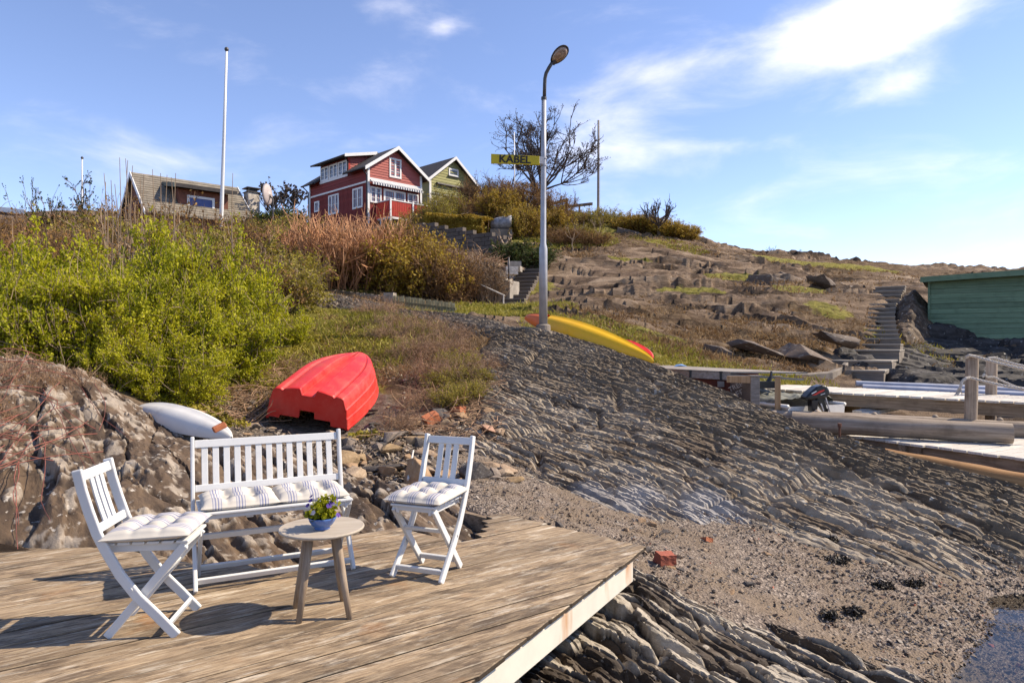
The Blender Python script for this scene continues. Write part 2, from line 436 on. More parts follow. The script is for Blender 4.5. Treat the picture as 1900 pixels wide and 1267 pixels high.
def deck_mat():
    t = NT('weathered_deck', 0.72, 0.3)
    oi = t.n('ShaderNodeObjectInfo')
    rv = t.n('ShaderNodeCombineXYZ'); t.l(t.math('MULTIPLY', oi.outputs['Random'], 37.0), rv.inputs[0]); t.l(t.math('MULTIPLY', oi.outputs['Random'], 91.0), rv.inputs[2])
    v = t.coord('Object', (1, 1, 1), 0, rv.outputs[0])
    def st(sx, sy=1.0):
        m = t.n('ShaderNodeMapping'); t.l(v, m.inputs[0]); m.inputs['Scale'].default_value = (sx, sy, sy); return m.outputs[0]
    grain = t.noise(st(0.085), 80, 8, 0.75, 0.2)
    col = t.ramp(grain, [(0.30, (0.145, 0.092, 0.05)), (0.45, (0.30, 0.215, 0.13)), (0.58, (0.42, 0.32, 0.205)), (0.74, (0.54, 0.445, 0.32))])
    fine = t.noise(st(0.03), 190, 4, 0.7, 0.3)
    col = t.mix(t.rng(fine, 0.38, 0.62, 0.5, 0.0), col, (0.12, 0.08, 0.05))
    streak = t.noise(st(0.20), 24, 9, 0.76, 0.4)
    w = t.world(rotz=0)
    patch = t.noise(t.world((0.5, 1.6, 1), R(-36)), 2.1, 6, 0.65, 0.5)
    amt = t.rng(patch, 0.40, 0.55, 0.10, 1.0)
    dirt = t.math('MULTIPLY', t.rng(streak, 0.44, 0.55), amt)
    col = t.mix(t.math('MULTIPLY', dirt, 0.9), col, t.ramp(grain, [(0.3, (0.05, 0.034, 0.021)), (0.7, (0.155, 0.11, 0.072))]))
    pale = t.math('MULTIPLY', t.rng(t.noise(st(0.17), 19, 9, 0.74, 0.5), 0.53, 0.64), 0.55)
    col = t.mix(pale, col, (0.62, 0.55, 0.44))
    rust = t.math('MULTIPLY', t.rng(t.noise(w, 2.4, 3, 0.5, 0.3), 0.63, 0.72), t.rng(streak, 0.35, 0.6))
    col = t.mix(t.math('MULTIPLY', rust, 0.6), col, (0.36, 0.17, 0.06))
    hv = t.n('ShaderNodeHueSaturation'); t.l(col, hv.inputs['Color']); t.l(t.rng(oi.outputs['Random'], 0, 1, 0.74, 1.18), hv.inputs['Value'])
    kn = t.vor(st(0.35), 3.2); kd = t.rng(kn, 0.03, 0.075, 1, 0)
    col = t.mix(t.math('MULTIPLY', kd, 0.7), hv.outputs[0], (0.09, 0.055, 0.032))
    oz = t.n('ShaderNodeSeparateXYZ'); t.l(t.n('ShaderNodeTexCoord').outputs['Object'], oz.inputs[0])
    col = t.mix(t.rng(oz.outputs[2], -0.0065, -0.0030, 0.92, 0.0), col, (0.028, 0.019, 0.012))   # board flanks go near black below the top face, drawing the gaps
    nb = t.bump(grain, 0.55, 0.004); nb = t.bump(fine, 0.4, 0.002, nb); nb = t.bump(streak, 0.3, 0.006, nb)
    return t.done(col, nb)
MAT['deck'] = deck_mat()

def wood_mat(name, lo, mid, hi, axis=0, scale=40, dirt=0.5, rough=0.75):
    t = NT(name, rough, 0.3)
    oi = t.n('ShaderNodeObjectInfo'); rv = t.n('ShaderNodeCombineXYZ')
    for i in range(3): t.l(t.math('MULTIPLY', oi.outputs['Random'], 17.0 + 9 * i), rv.inputs[i])
    sc = [1, 1, 1]; sc[axis] = 0.05
    v = t.coord('Object', tuple(sc), 0, rv.outputs[0]); v1 = t.coord('Object', (1, 1, 1), 0, rv.outputs[0])
    g = t.noise(v, scale, 7, 0.65, 0.5)
    col = t.ramp(g, [(0.3, lo), (0.5, mid), (0.72, hi)])
    d = t.rng(t.noise(v1, 3.5, 6, 0.65), 0.5, 0.68, 0, dirt)
    col = t.mix(d, col, tuple(q * 0.6 for q in lo))
    hv = t.n('ShaderNodeHueSaturation'); t.l(col, hv.inputs['Color']); t.l(t.rng(oi.outputs['Random'], 0, 1, 0.85, 1.12), hv.inputs['Value'])
    return t.done(hv.outputs[0], t.bump(g, 0.5, 0.004))
MAT['dockplank'] = wood_mat('dock_plank', (0.36, 0.32, 0.27), (0.55, 0.51, 0.45), (0.66, 0.63, 0.57), 0, 40, 0.25)
MAT['beam'] = wood_mat('old_beam', (0.11, 0.075, 0.045), (0.24, 0.175, 0.115), (0.36, 0.28, 0.20), 0, 30, 0.5)
MAT['log'] = wood_mat('bleached_log', (0.16, 0.12, 0.085), (0.31, 0.245, 0.185), (0.43, 0.36, 0.29), 0, 22, 0.45)
MAT['orangelog'] = wood_mat('orange_log', (0.13, 0.065, 0.022), (0.28, 0.145, 0.055), (0.40, 0.235, 0.10), 0, 18, 0.4)
MAT['post'] = wood_mat('post_wood', (0.15, 0.11, 0.08), (0.31, 0.24, 0.18), (0.43, 0.36, 0.29), 2, 30, 0.4)
MAT['newwood'] = wood_mat('fresh_timber', (0.30, 0.175, 0.08), (0.43, 0.28, 0.15), (0.52, 0.37, 0.23), 2, 30, 0.2)
MAT['tablewood'] = wood_mat('table_wood', (0.17, 0.12, 0.08), (0.27, 0.205, 0.145), (0.34, 0.27, 0.20), 2, 45, 0.25, 0.6)
MAT['tabletop'] = wood_mat('table_top', (0.33, 0.275, 0.21), (0.40, 0.345, 0.275), (0.46, 0.405, 0.33), 0, 35, 0.2, 0.6)
MAT['boxwood'] = simple('red_brown_plywood', (0.13, 0.035, 0.022), 0.8, 0.3, 3, 0.2)
MAT['greywood'] = wood_mat('grey_board', (0.17, 0.145, 0.12), (0.30, 0.265, 0.23), (0.40, 0.365, 0.32), 0, 25, 0.35)
MAT['palisade'] = wood_mat('mossy_board', (0.13, 0.11, 0.06), (0.24, 0.21, 0.12), (0.34, 0.30, 0.19), 2, 12, 0.5)

def white_paint(name='white_paint', c=(0.62, 0.62, 0.61), rust=0.0, wear=0.25):
    t = NT(name, 0.5, 0.4); v = t.coord('Object')
    col = t.mix(t.rng(t.noise(v, 5, 6, 0.6), 0.42, 0.75, 0, wear), c, tuple(q * 0.72 for q in c))
    chip = t.rng(t.noise(v, 38, 4, 0.7), 0.72, 0.75)
    col = t.mix(t.math('MULTIPLY', chip, wear), col, (0.25, 0.2, 0.15))
    if rust:
        vv = t.coord('Object', (1, 1, 0.35))
        col = t.mix(t.math('MULTIPLY', t.rng(t.noise(vv, 3.1, 4, 0.55, 0.3), 0.60, 0.72), rust), col, (0.45, 0.20, 0.06))
    return t.done(col, t.bump(t.noise(v, 30, 4), 0.12, 0.004))
MAT['white'] = white_paint()
MAT['fascia'] = white_paint('fascia_paint', (0.66, 0.62, 0.53), 0.8, 0.45)
MAT['trim'] = white_paint('house_trim', (0.70, 0.70, 0.69), 0, 0.1)

def cushion_mat():
    t = NT('striped_linen', 0.9, 0.15); v = t.coord('Object')
    sx = t.n('ShaderNodeSeparateXYZ'); t.l(v, sx.inputs[0]); y = sx.outputs[1]
    # three groups of thin blue stripes running from the back of the cushion to its front
    ph = t.math('FRACT', t.math('ADD', t.math('DIVIDE', y, 0.125), 0.52))
    def band(a, b): return t.math('MULTIPLY', t.math('GREATER_THAN', ph, a), t.math('LESS_THAN', ph, b))
    s = t.math('MAXIMUM', t.math('MAXIMUM', band(0.30, 0.33), band(0.40, 0.46)), t.math('MAXIMUM', band(0.52, 0.58), band(0.66, 0.69)))
    light = t.math('MAXIMUM', band(0.34, 0.39), band(0.60, 0.65))
    col = t.mix(t.math('MULTIPLY', s, 0.8), (0.52, 0.485, 0.43), (0.085, 0.115, 0.27))
    col = t.mix(t.math('MULTIPLY', light, 0.35), col, (0.30, 0.35, 0.5))
    col = t.mix(t.rng(t.noise(v, 9, 5), 0.4, 0.75, 0, 0.2), col, (0.5, 0.46, 0.40))
    return t.done(col, t.bump(t.noise(t.coord('Object', (1, 1, 1)), 420, 2), 0.15, 0.002))
MAT['cushion'] = cushion_mat()

def boat_mat(name, c, fade, rough=0.42):
    t = NT(name, rough, 0.5); v = t.coord('Object'); v2 = t.coord('Object', (0.25, 1, 1))
    n = t.noise(v, 3.2, 7, 0.7); sc = t.noise(v2, 26, 6, 0.75)
    col = t.mix(t.rng(n, 0.40, 0.72, 0.05, 0.75), c, fade)
    col = t.mix(t.rng(sc, 0.60, 0.72, 0, 0.45), col, tuple(min(1, q * 1.15 + 0.08) for q in fade))
    col = t.mix(t.rng(t.noise(v, 2.1, 6, 0.7), 0.58, 0.75, 0, 0.25), col, (0.16, 0.09, 0.06))
    return t.done(col, t.bump(sc, 0.1, 0.004), t.rng(n, 0.4, 0.7, rough, rough + 0.2))
MAT['redboat'] = boat_mat('red_hull', (0.56, 0.016, 0.012), (0.60, 0.085, 0.06))
MAT['yellow'] = boat_mat('yellow_hull', (0.85, 0.46, 0.004), (0.85, 0.50, 0.008), 0.35)
MAT['orange'] = boat_mat('orange_hull', (0.75, 0.14, 0.01), (0.72, 0.16, 0.02), 0.35)
MAT['whitehull'] = boat_mat('grey_white_hull', (0.60, 0.585, 0.55), (0.68, 0.665, 0.63), 0.4)
MAT['redplastic'] = simple('red_plastic', (0.62, 0.03, 0.02), 0.4)

def leaf_mat(name, cols, trans=0.35, rough=0.6):
    t = NT(name, rough, 0.25); v = t.world()
    n = t.noise(v, 1.3, 3, 0.6); n2 = t.noise(v, 37, 2)
    f = t.math('ADD', t.math('MULTIPLY', n, 0.55), t.math('MULTIPLY', n2, 0.5))
    f = t.math('ADD', f, t.math('MULTIPLY', t.math('SUBTRACT', t.noise(v, 4.2, 3, 0.6), 0.5), 0.5))
    col = t.ramp(f, [(0.36 + 0.3 * i / max(1, len(cols) - 1), c) for i, c in enumerate(cols)])
    t.done(col)
    tr = t.n('ShaderNodeBsdfTranslucent'); t.l(col, tr.inputs[0])
    mx = t.n('ShaderNodeMixShader'); mx.inputs[0].default_value = trans
    t.l(t.b.outputs[0], mx.inputs[1]); t.l(tr.outputs[0], mx.inputs[2])
    t.l(mx.outputs[0], t.t.nodes['Material Output'].inputs[0])
    return t.m
MAT['leaf_green'] = leaf_mat('spring_leaf', [(0.16, 0.18, 0.008), (0.36, 0.36, 0.012), (0.52, 0.48, 0.022)], 0.45)
MAT['leaf_yellow'] = leaf_mat('budding_leaf', [(0.14, 0.115, 0.014), (0.27, 0.22, 0.026), (0.40, 0.34, 0.05)])
MAT['leaf_brown'] = leaf_mat('brown_bud', [(0.15, 0.07, 0.02), (0.28, 0.15, 0.04), (0.38, 0.235, 0.075)])
MAT['leaf_dark'] = leaf_mat('evergreen_leaf', [(0.025, 0.035, 0.01), (0.05, 0.07, 0.018), (0.09, 0.115, 0.03)])
MAT['leaf_ochre'] = leaf_mat('ochre_bud', [(0.19, 0.115, 0.018), (0.33, 0.22, 0.026), (0.45, 0.33, 0.045)])
MAT['grass_green'] = leaf_mat('fresh_grass', [(0.14, 0.13, 0.016), (0.26, 0.24, 0.03), (0.40, 0.33, 0.08)])
MAT['grass_dry'] = leaf_mat('dry_grass', [(0.12, 0.065, 0.026), (0.215, 0.13, 0.06), (0.34, 0.235, 0.12)])
MAT['twig_brown'] = simple('brown_twig', (0.17, 0.095, 0.045), 0.8, 0.4, 3)
MAT['twig_grey'] = simple('grey_twig', (0.26, 0.185, 0.12), 0.8, 0.35, 3)
MAT['twig_orange'] = simple('orange_twig', (0.42, 0.21, 0.10), 0.75, 0.35, 3)
MAT['twig_red'] = simple('red_vine', (0.20, 0.065, 0.045), 0.75, 0.4, 4)
MAT['twig_dead'] = simple('dead_bramble', (0.30, 0.185, 0.11), 0.8, 0.4, 4)
MAT['bark'] = simple('dark_bark', (0.085, 0.062, 0.05), 0.85, 0.45, 5, 0.4)
MAT['seaweed'] = simple('black_seaweed', (0.03, 0.022, 0.014), 0.5, 0.5, 30)

def siding(name, c, axis, pitch, dark=0.55, rough=0.7):
    """painted boards: colour only, the laps are built"""
    t = NT(name, rough, 0.3); v = t.coord('Object')
    n = t.noise(v, 1.2, 6, 0.6)
    sx = t.n('ShaderNodeSeparateXYZ'); t.l(v, sx.inputs[0])
    k = t.n('ShaderNodeTexWhiteNoise', noise_dimensions='1D'); t.l(t.math('FLOOR', t.math('DIVIDE', sx.outputs[axis], pitch)), k.inputs['W'])
    col = t.mix(t.rng(n, 0.4, 0.7, 0, 0.35), c, tuple(q * 0.72 for q in c))
    hv = t.n('ShaderNodeHueSaturation'); t.l(col, hv.inputs['Color']); t.l(t.rng(k.outputs[0], 0, 1, 0.88, 1.1), hv.inputs['Value'])
    return t.done(hv.outputs[0], t.bump(t.noise(v, 40, 3), 0.15, 0.005))
MAT['redpaint'] = siding('red_paint', (0.22, 0.036, 0.032), 2, 0.19)
MAT['sunlitred'] = siding('sunlit_red_paint', (0.36, 0.10, 0.085), 2, 0.19)  # paler red for gable and dormer cheek: sunlight put into the colour
MAT['rail_red'] = siding('rail_red', (0.36, 0.03, 0.02), 0, 0.12)
MAT['olive'] = siding('olive_paint', (0.30, 0.29, 0.12), 2, 0.2)
MAT['shedgreen'] = wood_mat('shed_green', (0.11, 0.17, 0.10), (0.16, 0.24, 0.145), (0.21, 0.29, 0.19), 0, 14, 0.35)
MAT['shedtrim'] = simple('shed_trim', (0.16, 0.17, 0.14), 0.7, 0.25, 3)
MAT['rooffelt'] = simple('roof_felt', (0.045, 0.04, 0.04), 0.85, 0.3, 4, 0.3)
MAT['roofgrey'] = simple('roof_shingle', (0.19, 0.165, 0.13), 0.85, 0.3, 3, 0.3)
MAT['black'] = simple('black_metal', (0.018, 0.018, 0.02), 0.45, 0.2)
MAT['blackplastic'] = simple('black_plastic', (0.016, 0.016, 0.018), 0.3, 0.2)
MAT['awning'] = None
def awning_mat():
    t = NT('awning_stripes', 0.8); v = t.coord('Object'); sx = t.n('ShaderNodeSeparateXYZ'); t.l(v, sx.inputs[0])
    f = t.math('GREATER_THAN', t.math('FRACT', t.math('DIVIDE', sx.outputs[0], 0.22)), 0.5)
    return t.done(t.mix(f, (0.03, 0.05, 0.10), (0.6, 0.6, 0.6)))
MAT['awning'] = awning_mat()
def glass_mat():
    t = NT('window_glass', 0.08, 0.6)
    v = t.coord('Object')
    return t.done(t.ramp(t.noise(v, 2.5, 3), [(0.35, (0.05, 0.07, 0.11)), (0.65, (0.20, 0.23, 0.28))]))
MAT['glass'] = glass_mat()
MAT['curtain'] = simple('blue_blind', (0.07, 0.10, 0.26), 0.6)
MAT['brickred'] = simple('brick_wall', (0.17, 0.065, 0.04), 0.8, 0.3, 5)
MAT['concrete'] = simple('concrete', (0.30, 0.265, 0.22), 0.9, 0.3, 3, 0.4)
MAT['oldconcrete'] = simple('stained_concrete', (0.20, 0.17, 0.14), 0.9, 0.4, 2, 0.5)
MAT['block'] = stone_mat('wall_block', [(0.115, 0.095, 0.08), (0.16, 0.13, 0.11), (0.135, 0.11, 0.09), (0.10, 0.085, 0.072)], 0.15)
MAT['whitewash'] = simple('old_whitewash', (0.50, 0.45, 0.39), 0.9, 0.35, 4, 0.4)
MAT['galv'] = simple('galvanised_steel', (0.36, 0.365, 0.39), 0.5, 0.15, 5, 0, 0.35)
MAT['darksteel'] = simple('dark_steel', (0.075, 0.07, 0.07), 0.5, 0.3, 5, 0, 0.3)
MAT['rusty'] = simple('rusty_iron', (0.14, 0.06, 0.035), 0.8, 0.4, 8)
MAT['dish'] = simple('dish_grey', (0.40, 0.34, 0.32), 0.6, 0.1)
MAT['tarp'] = simple('grey_tarp', (0.22, 0.22, 0.24), 0.5, 0.45, 6, 0.3)
MAT['camo'] = simple('camouflage_tarp', (0.15, 0.15, 0.12), 0.6, 0.6, 7, 0.4)
MAT['wrap'] = simple('timber_wrap', (0.10, 0.085, 0.075), 0.6, 0.3, 6)
MAT['printwhite'] = simple('print_white', (0.30, 0.29, 0.27), 0.7, 0.1)
MAT['rope'] = simple('grey_rope', (0.50, 0.45, 0.39), 0.9, 0.25, 60)
MAT['pvc'] = simple('blue_grey_pole', (0.33, 0.35, 0.42), 0.5, 0.2, 4)
MAT['signyellow'] = simple('sign_yellow', (0.58, 0.44, 0.01), 0.45, 0.06)
MAT['signblack'] = simple('sign_black', (0.02, 0.014, 0.01), 0.5, 0.1)
MAT['bowl'] = simple('blue_glaze', (0.07, 0.14, 0.36), 0.18, 0.25, 12, spec=0.6)
MAT['petal_purple'] = simple('purple_petal', (0.10, 0.05, 0.26), 0.7, 0.3, 20)
MAT['petal_white'] = simple('white_petal', (0.62, 0.55, 0.66), 0.7, 0.2, 20)
MAT['lampglass'] = simple('amber_lamp_glass', (0.34, 0.23, 0.16), 0.12, 0.4, 14, spec=0.6)
MAT['bluerag'] = simple('blue_rag', (0.12, 0.25, 0.5), 0.8)
MAT['whiteplastic'] = simple('white_plastic', (0.75, 0.75, 0.74), 0.5, 0.08)
def water_mat():
    t = NT('sea_water', 0.04, 0.5); v = t.world()
    nb = t.bump(t.noise(v, 9, 3, 0.5, 0.2), 0.05, 0.02)
    nt = t.t; tr = t.n('ShaderNodeBsdfTransparent'); tr.inputs[0].default_value = (0.72, 0.72, 0.70, 1)
    gl = t.n('ShaderNodeBsdfGlossy'); gl.inputs['Roughness'].default_value = 0.04; t.l(nb, gl.inputs['Normal'])
    fr = t.n('ShaderNodeFresnel'); fr.inputs[0].default_value = 1.33; t.l(nb, fr.inputs['Normal'])
    mx = t.n('ShaderNodeMixShader'); t.l(fr.outputs[0], mx.inputs[0]); t.l(tr.outputs[0], mx.inputs[1]); t.l(gl.outputs[0], mx.inputs[2])
    t.l(mx.outputs[0], nt.nodes['Material Output'].inputs[0])
    return t.m
MAT['water'] = water_mat()
# ---------------------------------------------------------------- lie of the land
CP = []
def cp(u, v, d): q = P(u, v, d); CP.append((q.x, q.y, q.z))
def cz(u, v, z): q = GP(u, v, z); CP.append((q.x, q.y, q.z))
def cw(x, y, z): CP.append((x, y, z))
# beach
for a in ((900, 895, 0.0), (960, 915, -.08), (1060, 930, -.18), (1000, 950, -.15), (1150, 960, -.30), (1200, 1000, -.36), (1250, 1045, -.42), (1400, 1100, -.58), (1600, 1150, -.72),
          (1700, 1080, -.69), (1560, 1050, -.60), (1850, 1100, -.82), (1795, 1180, -.79), (1730, 1240, -.80), (1850, 1200, -.85), (1900, 1180, -.93), (1900, 1267, -1.0), (1190, 1085, -.44), (1350, 1130, -.54),
          (1450, 1190, -.64), (1690, 1260, -.80), (1000, 1267, -.64), (1200, 1200, -.60), (1300, 1267, -.74), (1420, 1040, -.52), (1300, 1010, -.44)): cz(*a)
for a in ((0, 2, -.75), (-2, 3, -.45), (-.4, 4.6, -.35), (-4, 3, -.3), (0, 5.2, -.25), (2, 2, -1.0), (6, 4, -1.1), (-3, 0, -.7), (4, 0, -1.3), (8, 6, -1.0), (-6, 3.5, -.2)): cw(*a)
# foot of the slab
for a in ((880, 850, 8.1), (1000, 905, 7.44), (1150, 950, 7.0), (1300, 975, 6.94), (1420, 985, 7.0), (1550, 1020, 6.7), (1780, 1070, 6.4), (1900, 1085, 6.4)): cp(*a)
# slab face and crest
for a in ((950, 700, 11.3), (1000, 800, 9.1), (1100, 750, 10.1), (1200, 800, 8.9), (1300, 850, 8.2), (1400, 900, 7.75), (1500, 900, 7.65), (1700, 950, 7.15), (1800, 1000, 6.8), (1100, 870, 8.0), (1050, 660, 12.4), (930, 640, 13.0),
          (1008, 606, 14), (930, 618, 14.2), (860, 606, 15.5), (800, 588, 17.5), (660, 552, 21), (1120, 645, 13.3), (1220, 682, 12.2), (1340, 728, 11), (1460, 780, 9.8), (1560, 819, 9.0), (1700, 868, 8.1), (1900, 924, 7.35)): cp(*a)
# behind the crest
for a in ((6, 9, -.45), (5, 10.6, -.3), (7, 12, -.25), (4.6, 12.2, -.1), (9, 14, .1), (9, 9.5, -.65), (7.6, 7.4, -.75), (3.2, 13.2, .55), (2.0, 14.2, 1.0), (.9, 15.4, 1.45), (6, 13.8, .1), (12, 12, -.3), (12, 8, -1.2)): cw(*a)
for a in ((1300, 686, 15.5), (1230, 668, 16), (1130, 600, 19.5), (1040, 588, 18), (1500, 690, 17), (1440, 715, 15.0), (1620, 640, 21.3), (1560, 690, 18.3), (1700, 700, 19.5), (1750, 690, 21), (1900, 690, 19.5), (1900, 710, 17.5), (1800, 718, 17.0), (1722, 634, 24), (1900, 634, 22), (1800, 634, 26), (1850, 600, 31), (1682, 540, 25.6), (1700, 560, 24.8), (1690, 600, 23.4), (1668, 632, 22.0), (1655, 560, 25.4),
          (1640, 530, 27.5), (1600, 590, 23.5), (1300, 560, 25), (1150, 540, 27), (1400, 520, 32), (1500, 600, 22.5), (1250, 640, 18.5), (1400, 645, 19), (1050, 560, 23), (1550, 640, 20.4)): cp(*a)
# the bare hill
for a in ((1290, 440, 50), (1340, 461, 50), (1440, 472, 50), (1480, 484, 48), (1580, 484, 50), (1700, 497, 50), (1830, 504, 50), (1900, 505, 50), (1100, 460, 40), (1020, 432, 45), (1220, 440, 45), (1160, 414, 50), (1110, 404, 58), (1010, 394, 60), (1200, 418, 54), (1500, 530, 36), (1700, 530, 36), (1600, 505, 42)): cp(*a)
# house hill and left slope
for a in ((930, 562, 26.5), (990, 490, 32), (870, 560, 26), (720, 548, 24), (600, 542, 22), (900, 470, 38), (720, 432, 42), (560, 432, 46), (450, 445, 42), (880, 418, 46), (850, 385, 57), (690, 425, 49), (780, 460, 39), (650, 470, 37),
          (300, 600, 16), (0, 610, 14), (0, 500, 26), (300, 430, 36), (0, 402, 47), (150, 385, 52), (480, 600, 17), (600, 602, 16), (700, 582, 17), (480, 500, 30)): cp(*a)
for a in ((-60, 70, 10), (0, 80, 9), (40, 75, 2), (0, 110, -1), (-80, 110, 4), (80, 100, -2), (-40, 30, 7.5), (60, 50, 2), (-20, 12, 2.2), (-60, 50, 12), (40, 20, -1), (30, 8, -2.5), (-12, 6, 1.8), (60, 30, -2)): cw(*a)
for i_ in range(7): cp(942 + 50 * i_ / 6, 577 - 82 * i_ / 6, 26.4 + 5.2 * i_ / 6)
for i_ in range(6): cp(1634 + 12 * i_ / 5, 637 - 96 * i_ / 5, 21.6 + 5.6 * i_ / 5)
for a in ((733, 582, 23.2), (788, 588, 22.4), (843, 594, 21.6), (733, 557, 24.4), (790, 563, 23.8), (843, 571, 23.2), (620, 552, 24.2), (700, 562, 23.9), (660, 542, 25.4)): cp(*a)
# around the boat, rubble
for a in ((500, 785, 9), (635, 812, 8.8), (705, 800, 8.6), (760, 850, 7.7), (850, 830, 8.0), (600, 860, 7.3), (720, 920, 6.6), (800, 760, 9.5), (880, 720, 10.2), (720, 700, 11), (740, 640, 13), (620, 640, 13), (480, 720, 10.5), (400, 700, 10), (660, 880, 7.0), (820, 900, 6.9)): cp(*a)
# rocks left and under the bench
for a in ((450, 985, 5.4), (500, 930, 5.9), (650, 950, 5.9), (640, 920, 6.2), (0, 850, 5.75), (0, 665, 7.6), (100, 695, 7.3), (200, 765, 7.1), (300, 822, 6.9), (330, 850, 6.6), (200, 905, 5.7), (420, 870, 6.4), (450, 830, 7.1), (0, 690, 9.5), (150, 700, 9.5), (300, 760, 8.6), (250, 960, 5.25), (100, 930, 5.35), (-150, 700, 7.5), (-150, 900, 5.5)): cp(*a)
CPA = np.array(CP)
def _rbf_fit(c):
    d = np.hypot(c[:, None, 0] - c[None, :, 0], c[:, None, 1] - c[None, :, 1])
    rr = np.hypot(c[:, 0], c[:, 1]); eps = 0.06 * rr[None, :]
    n = len(c); A = np.zeros((n + 3, n + 3)); A[:n, :n] = np.sqrt(d * d + eps * eps); A[:n, :n] -= np.eye(n) * 0.03 * rr[None, :] * 0
    A[:n, n] = 1; A[:n, n + 1] = c[:, 0]; A[:n, n + 2] = c[:, 1]; A[n:, :n] = A[:n, n:].T
    A[:n, :n] += -np.eye(n) * 0.02 * rr
    b = np.zeros(n + 3); b[:n] = c[:, 2]
    return np.linalg.lstsq(A, b, rcond=None)[0], eps[0]
_W, _EPS = _rbf_fit(CPA)
def H(x, y):
    x = np.asarray(x, float); y = np.asarray(y, float); sh = x.shape; xf = x.ravel(); yf = y.ravel(); out = np.empty(xf.shape)
    n = len(CPA)
    for i in range(0, len(xf), 20000):
        a = slice(i, i + 20000)
        d2 = (xf[a, None] - CPA[None, :, 0]) ** 2 + (yf[a, None] - CPA[None, :, 1]) ** 2
        out[a] = np.sqrt(d2 + _EPS[None] ** 2) @ _W[:n] + _W[n] + _W[n + 1] * xf[a] + _W[n + 2] * yf[a]
    return out.reshape(sh)
def H1(x, y): return float(H(np.array([x]), np.array([y]))[0])
def at(u, d):
    """point of the ground at bearing u, d metres out"""
    x = (u - U0) * d / F; return Vector((x, d, H1(x, d)))

def plan(*pts): return [((u - U0) * d / F, d) for u, d in pts]
SLAB = plan((700, 21), (560, 23), (500, 21), (640, 18.5), (760, 16.2), (850, 14.6), (905, 13.6), (890, 12), (905, 10.4), (880, 9.2), (850, 8.3), (880, 7.9), (1000, 7.3), (1150, 6.85), (1300, 6.78), (1420, 6.85), (1550, 6.5), (1780, 6.2), (1980, 6.2)) + [(6.3, 6.0), (7.0, 6.8)] + \
       plan((1960, 7.6), (1700, 8.6), (1560, 9.5), (1460, 10.3), (1340, 11.5), (1220, 12.8), (1120, 13.9), (1040, 14.6), (980, 15.4), (900, 17), (800, 19.5))
SHORE = [(0.95, 5.55), (1.35, 5.25), (1.9, 4.95), (2.5, 4.72), (3.2, 4.3), (2.6, 3.2), (0.6, 2.2), (-0.8, 2.4), (-0.9, 3.4), (0.2, 4.7), (0.6, 5.4)]
MOUND = [(-7.5, 5.0), (-3.9, 4.85), (-2.9, 4.7), (-2.25, 4.25), (-1.9, 4.2), (-1.45, 4.35), (-1.15, 4.75), (-0.75, 5.05), (-0.35, 4.98), (-0.2, 5.3), (-0.35, 5.9), (-0.6, 6.5), (-1.3, 7.0), (-1.9, 7.4), (-2.6, 7.6), (-3.4, 7.6), (-4.2, 7.8), (-5.4, 8.4), (-7.5, 9)]

def strike(x, y, ang):
    c, s = math.cos(ang), math.sin(ang); return x * c + y * s, -(-x * s + y * c)      # along, down-slope (towards the camera)
def slab_disp(x, y):
    a, b = strike(x, y, math.atan2(-0.64, 0.77))
    b = b + 0.10 * fbm(a * .3, b * .3, 3) + 0.014 * fbm(a * 1.6, b * 1.6, 5) + .006 * fbm(a * 7, b * 7, 6)
    r0, o0, p0, e0 = voro(a / 2.6, b / .75, 21)
    r1, o1, p1, e1 = voro(a / .85, b / .074, 22, .9, .45)
    r2, o2, p2, e2 = voro(a / .11, b / .042, 23)
    r3, o3, p3, e3 = voro(a / .38, b / .046, 24, .9, .5)
    z = .025 * (r0 - .5) + .02 * p0 + .030 * (r1 - .5) + .012 * p1 + .026 * (r3 - .5) + .012 * (r2 - .5)
    z += -.07 * (1 - sstep(e0, 0, .07)) * (r0 > .35) - .045 * (1 - sstep(e1, 0, .17)) - .030 * (1 - sstep(e3, 0, .22)) * (r1 > .25) - .010 * (1 - sstep(e2, 0, .25))
    z += .012 * fbm(a * 7, b * 14, 9, 3) + .025 * fbm(a * .5, b * 1.6, 10, 3)
    pale = sstep(r1 * .45 + r3 * .45 + r2 * .10 + .30 * fbm(a * .8, b * 1.6, 18, 3) + .15 * fbm(a * 5, b * 9, 17, 2), .36, .66) * np.clip(.62 + .75 * sstep(b + .25 * a, -9.2, -5.9) + .5 * fbm(a * .7, b * .9, 19, 3), .15, 1)
    return z, pale, a, b
def shore_disp(x, y):
    a, b = strike(x, y, R(-44))
    b = b + 0.12 * fbm(a * 1.1, b * 1.1, 33) + .03 * fbm(a * 4, b * 4, 35)
    r0, o0, p0, e0 = voro(a / 1.3, b / .22, 41)
    r1, o1, p1, e1 = voro(a / .40, b / .065, 42)
    r2, o2, p2, e2 = voro(a / .16, b / .05, 43)
    z = .055 * (r0 - .5) + .03 * p0 + .05 * (r1 - .5) + .01 * p1 + .010 * (r2 - .5)
    z += -.06 * (1 - sstep(e0, 0, .12)) - .04 * (1 - sstep(e1, 0, .16)) - .008 * (1 - sstep(e2, 0, .2)) + .015 * fbm(a * 6, b * 18, 44, 4)
    pale = sstep(r1, .56, .66) * sstep(e1, .02, .12)
    return z, pale, a, b
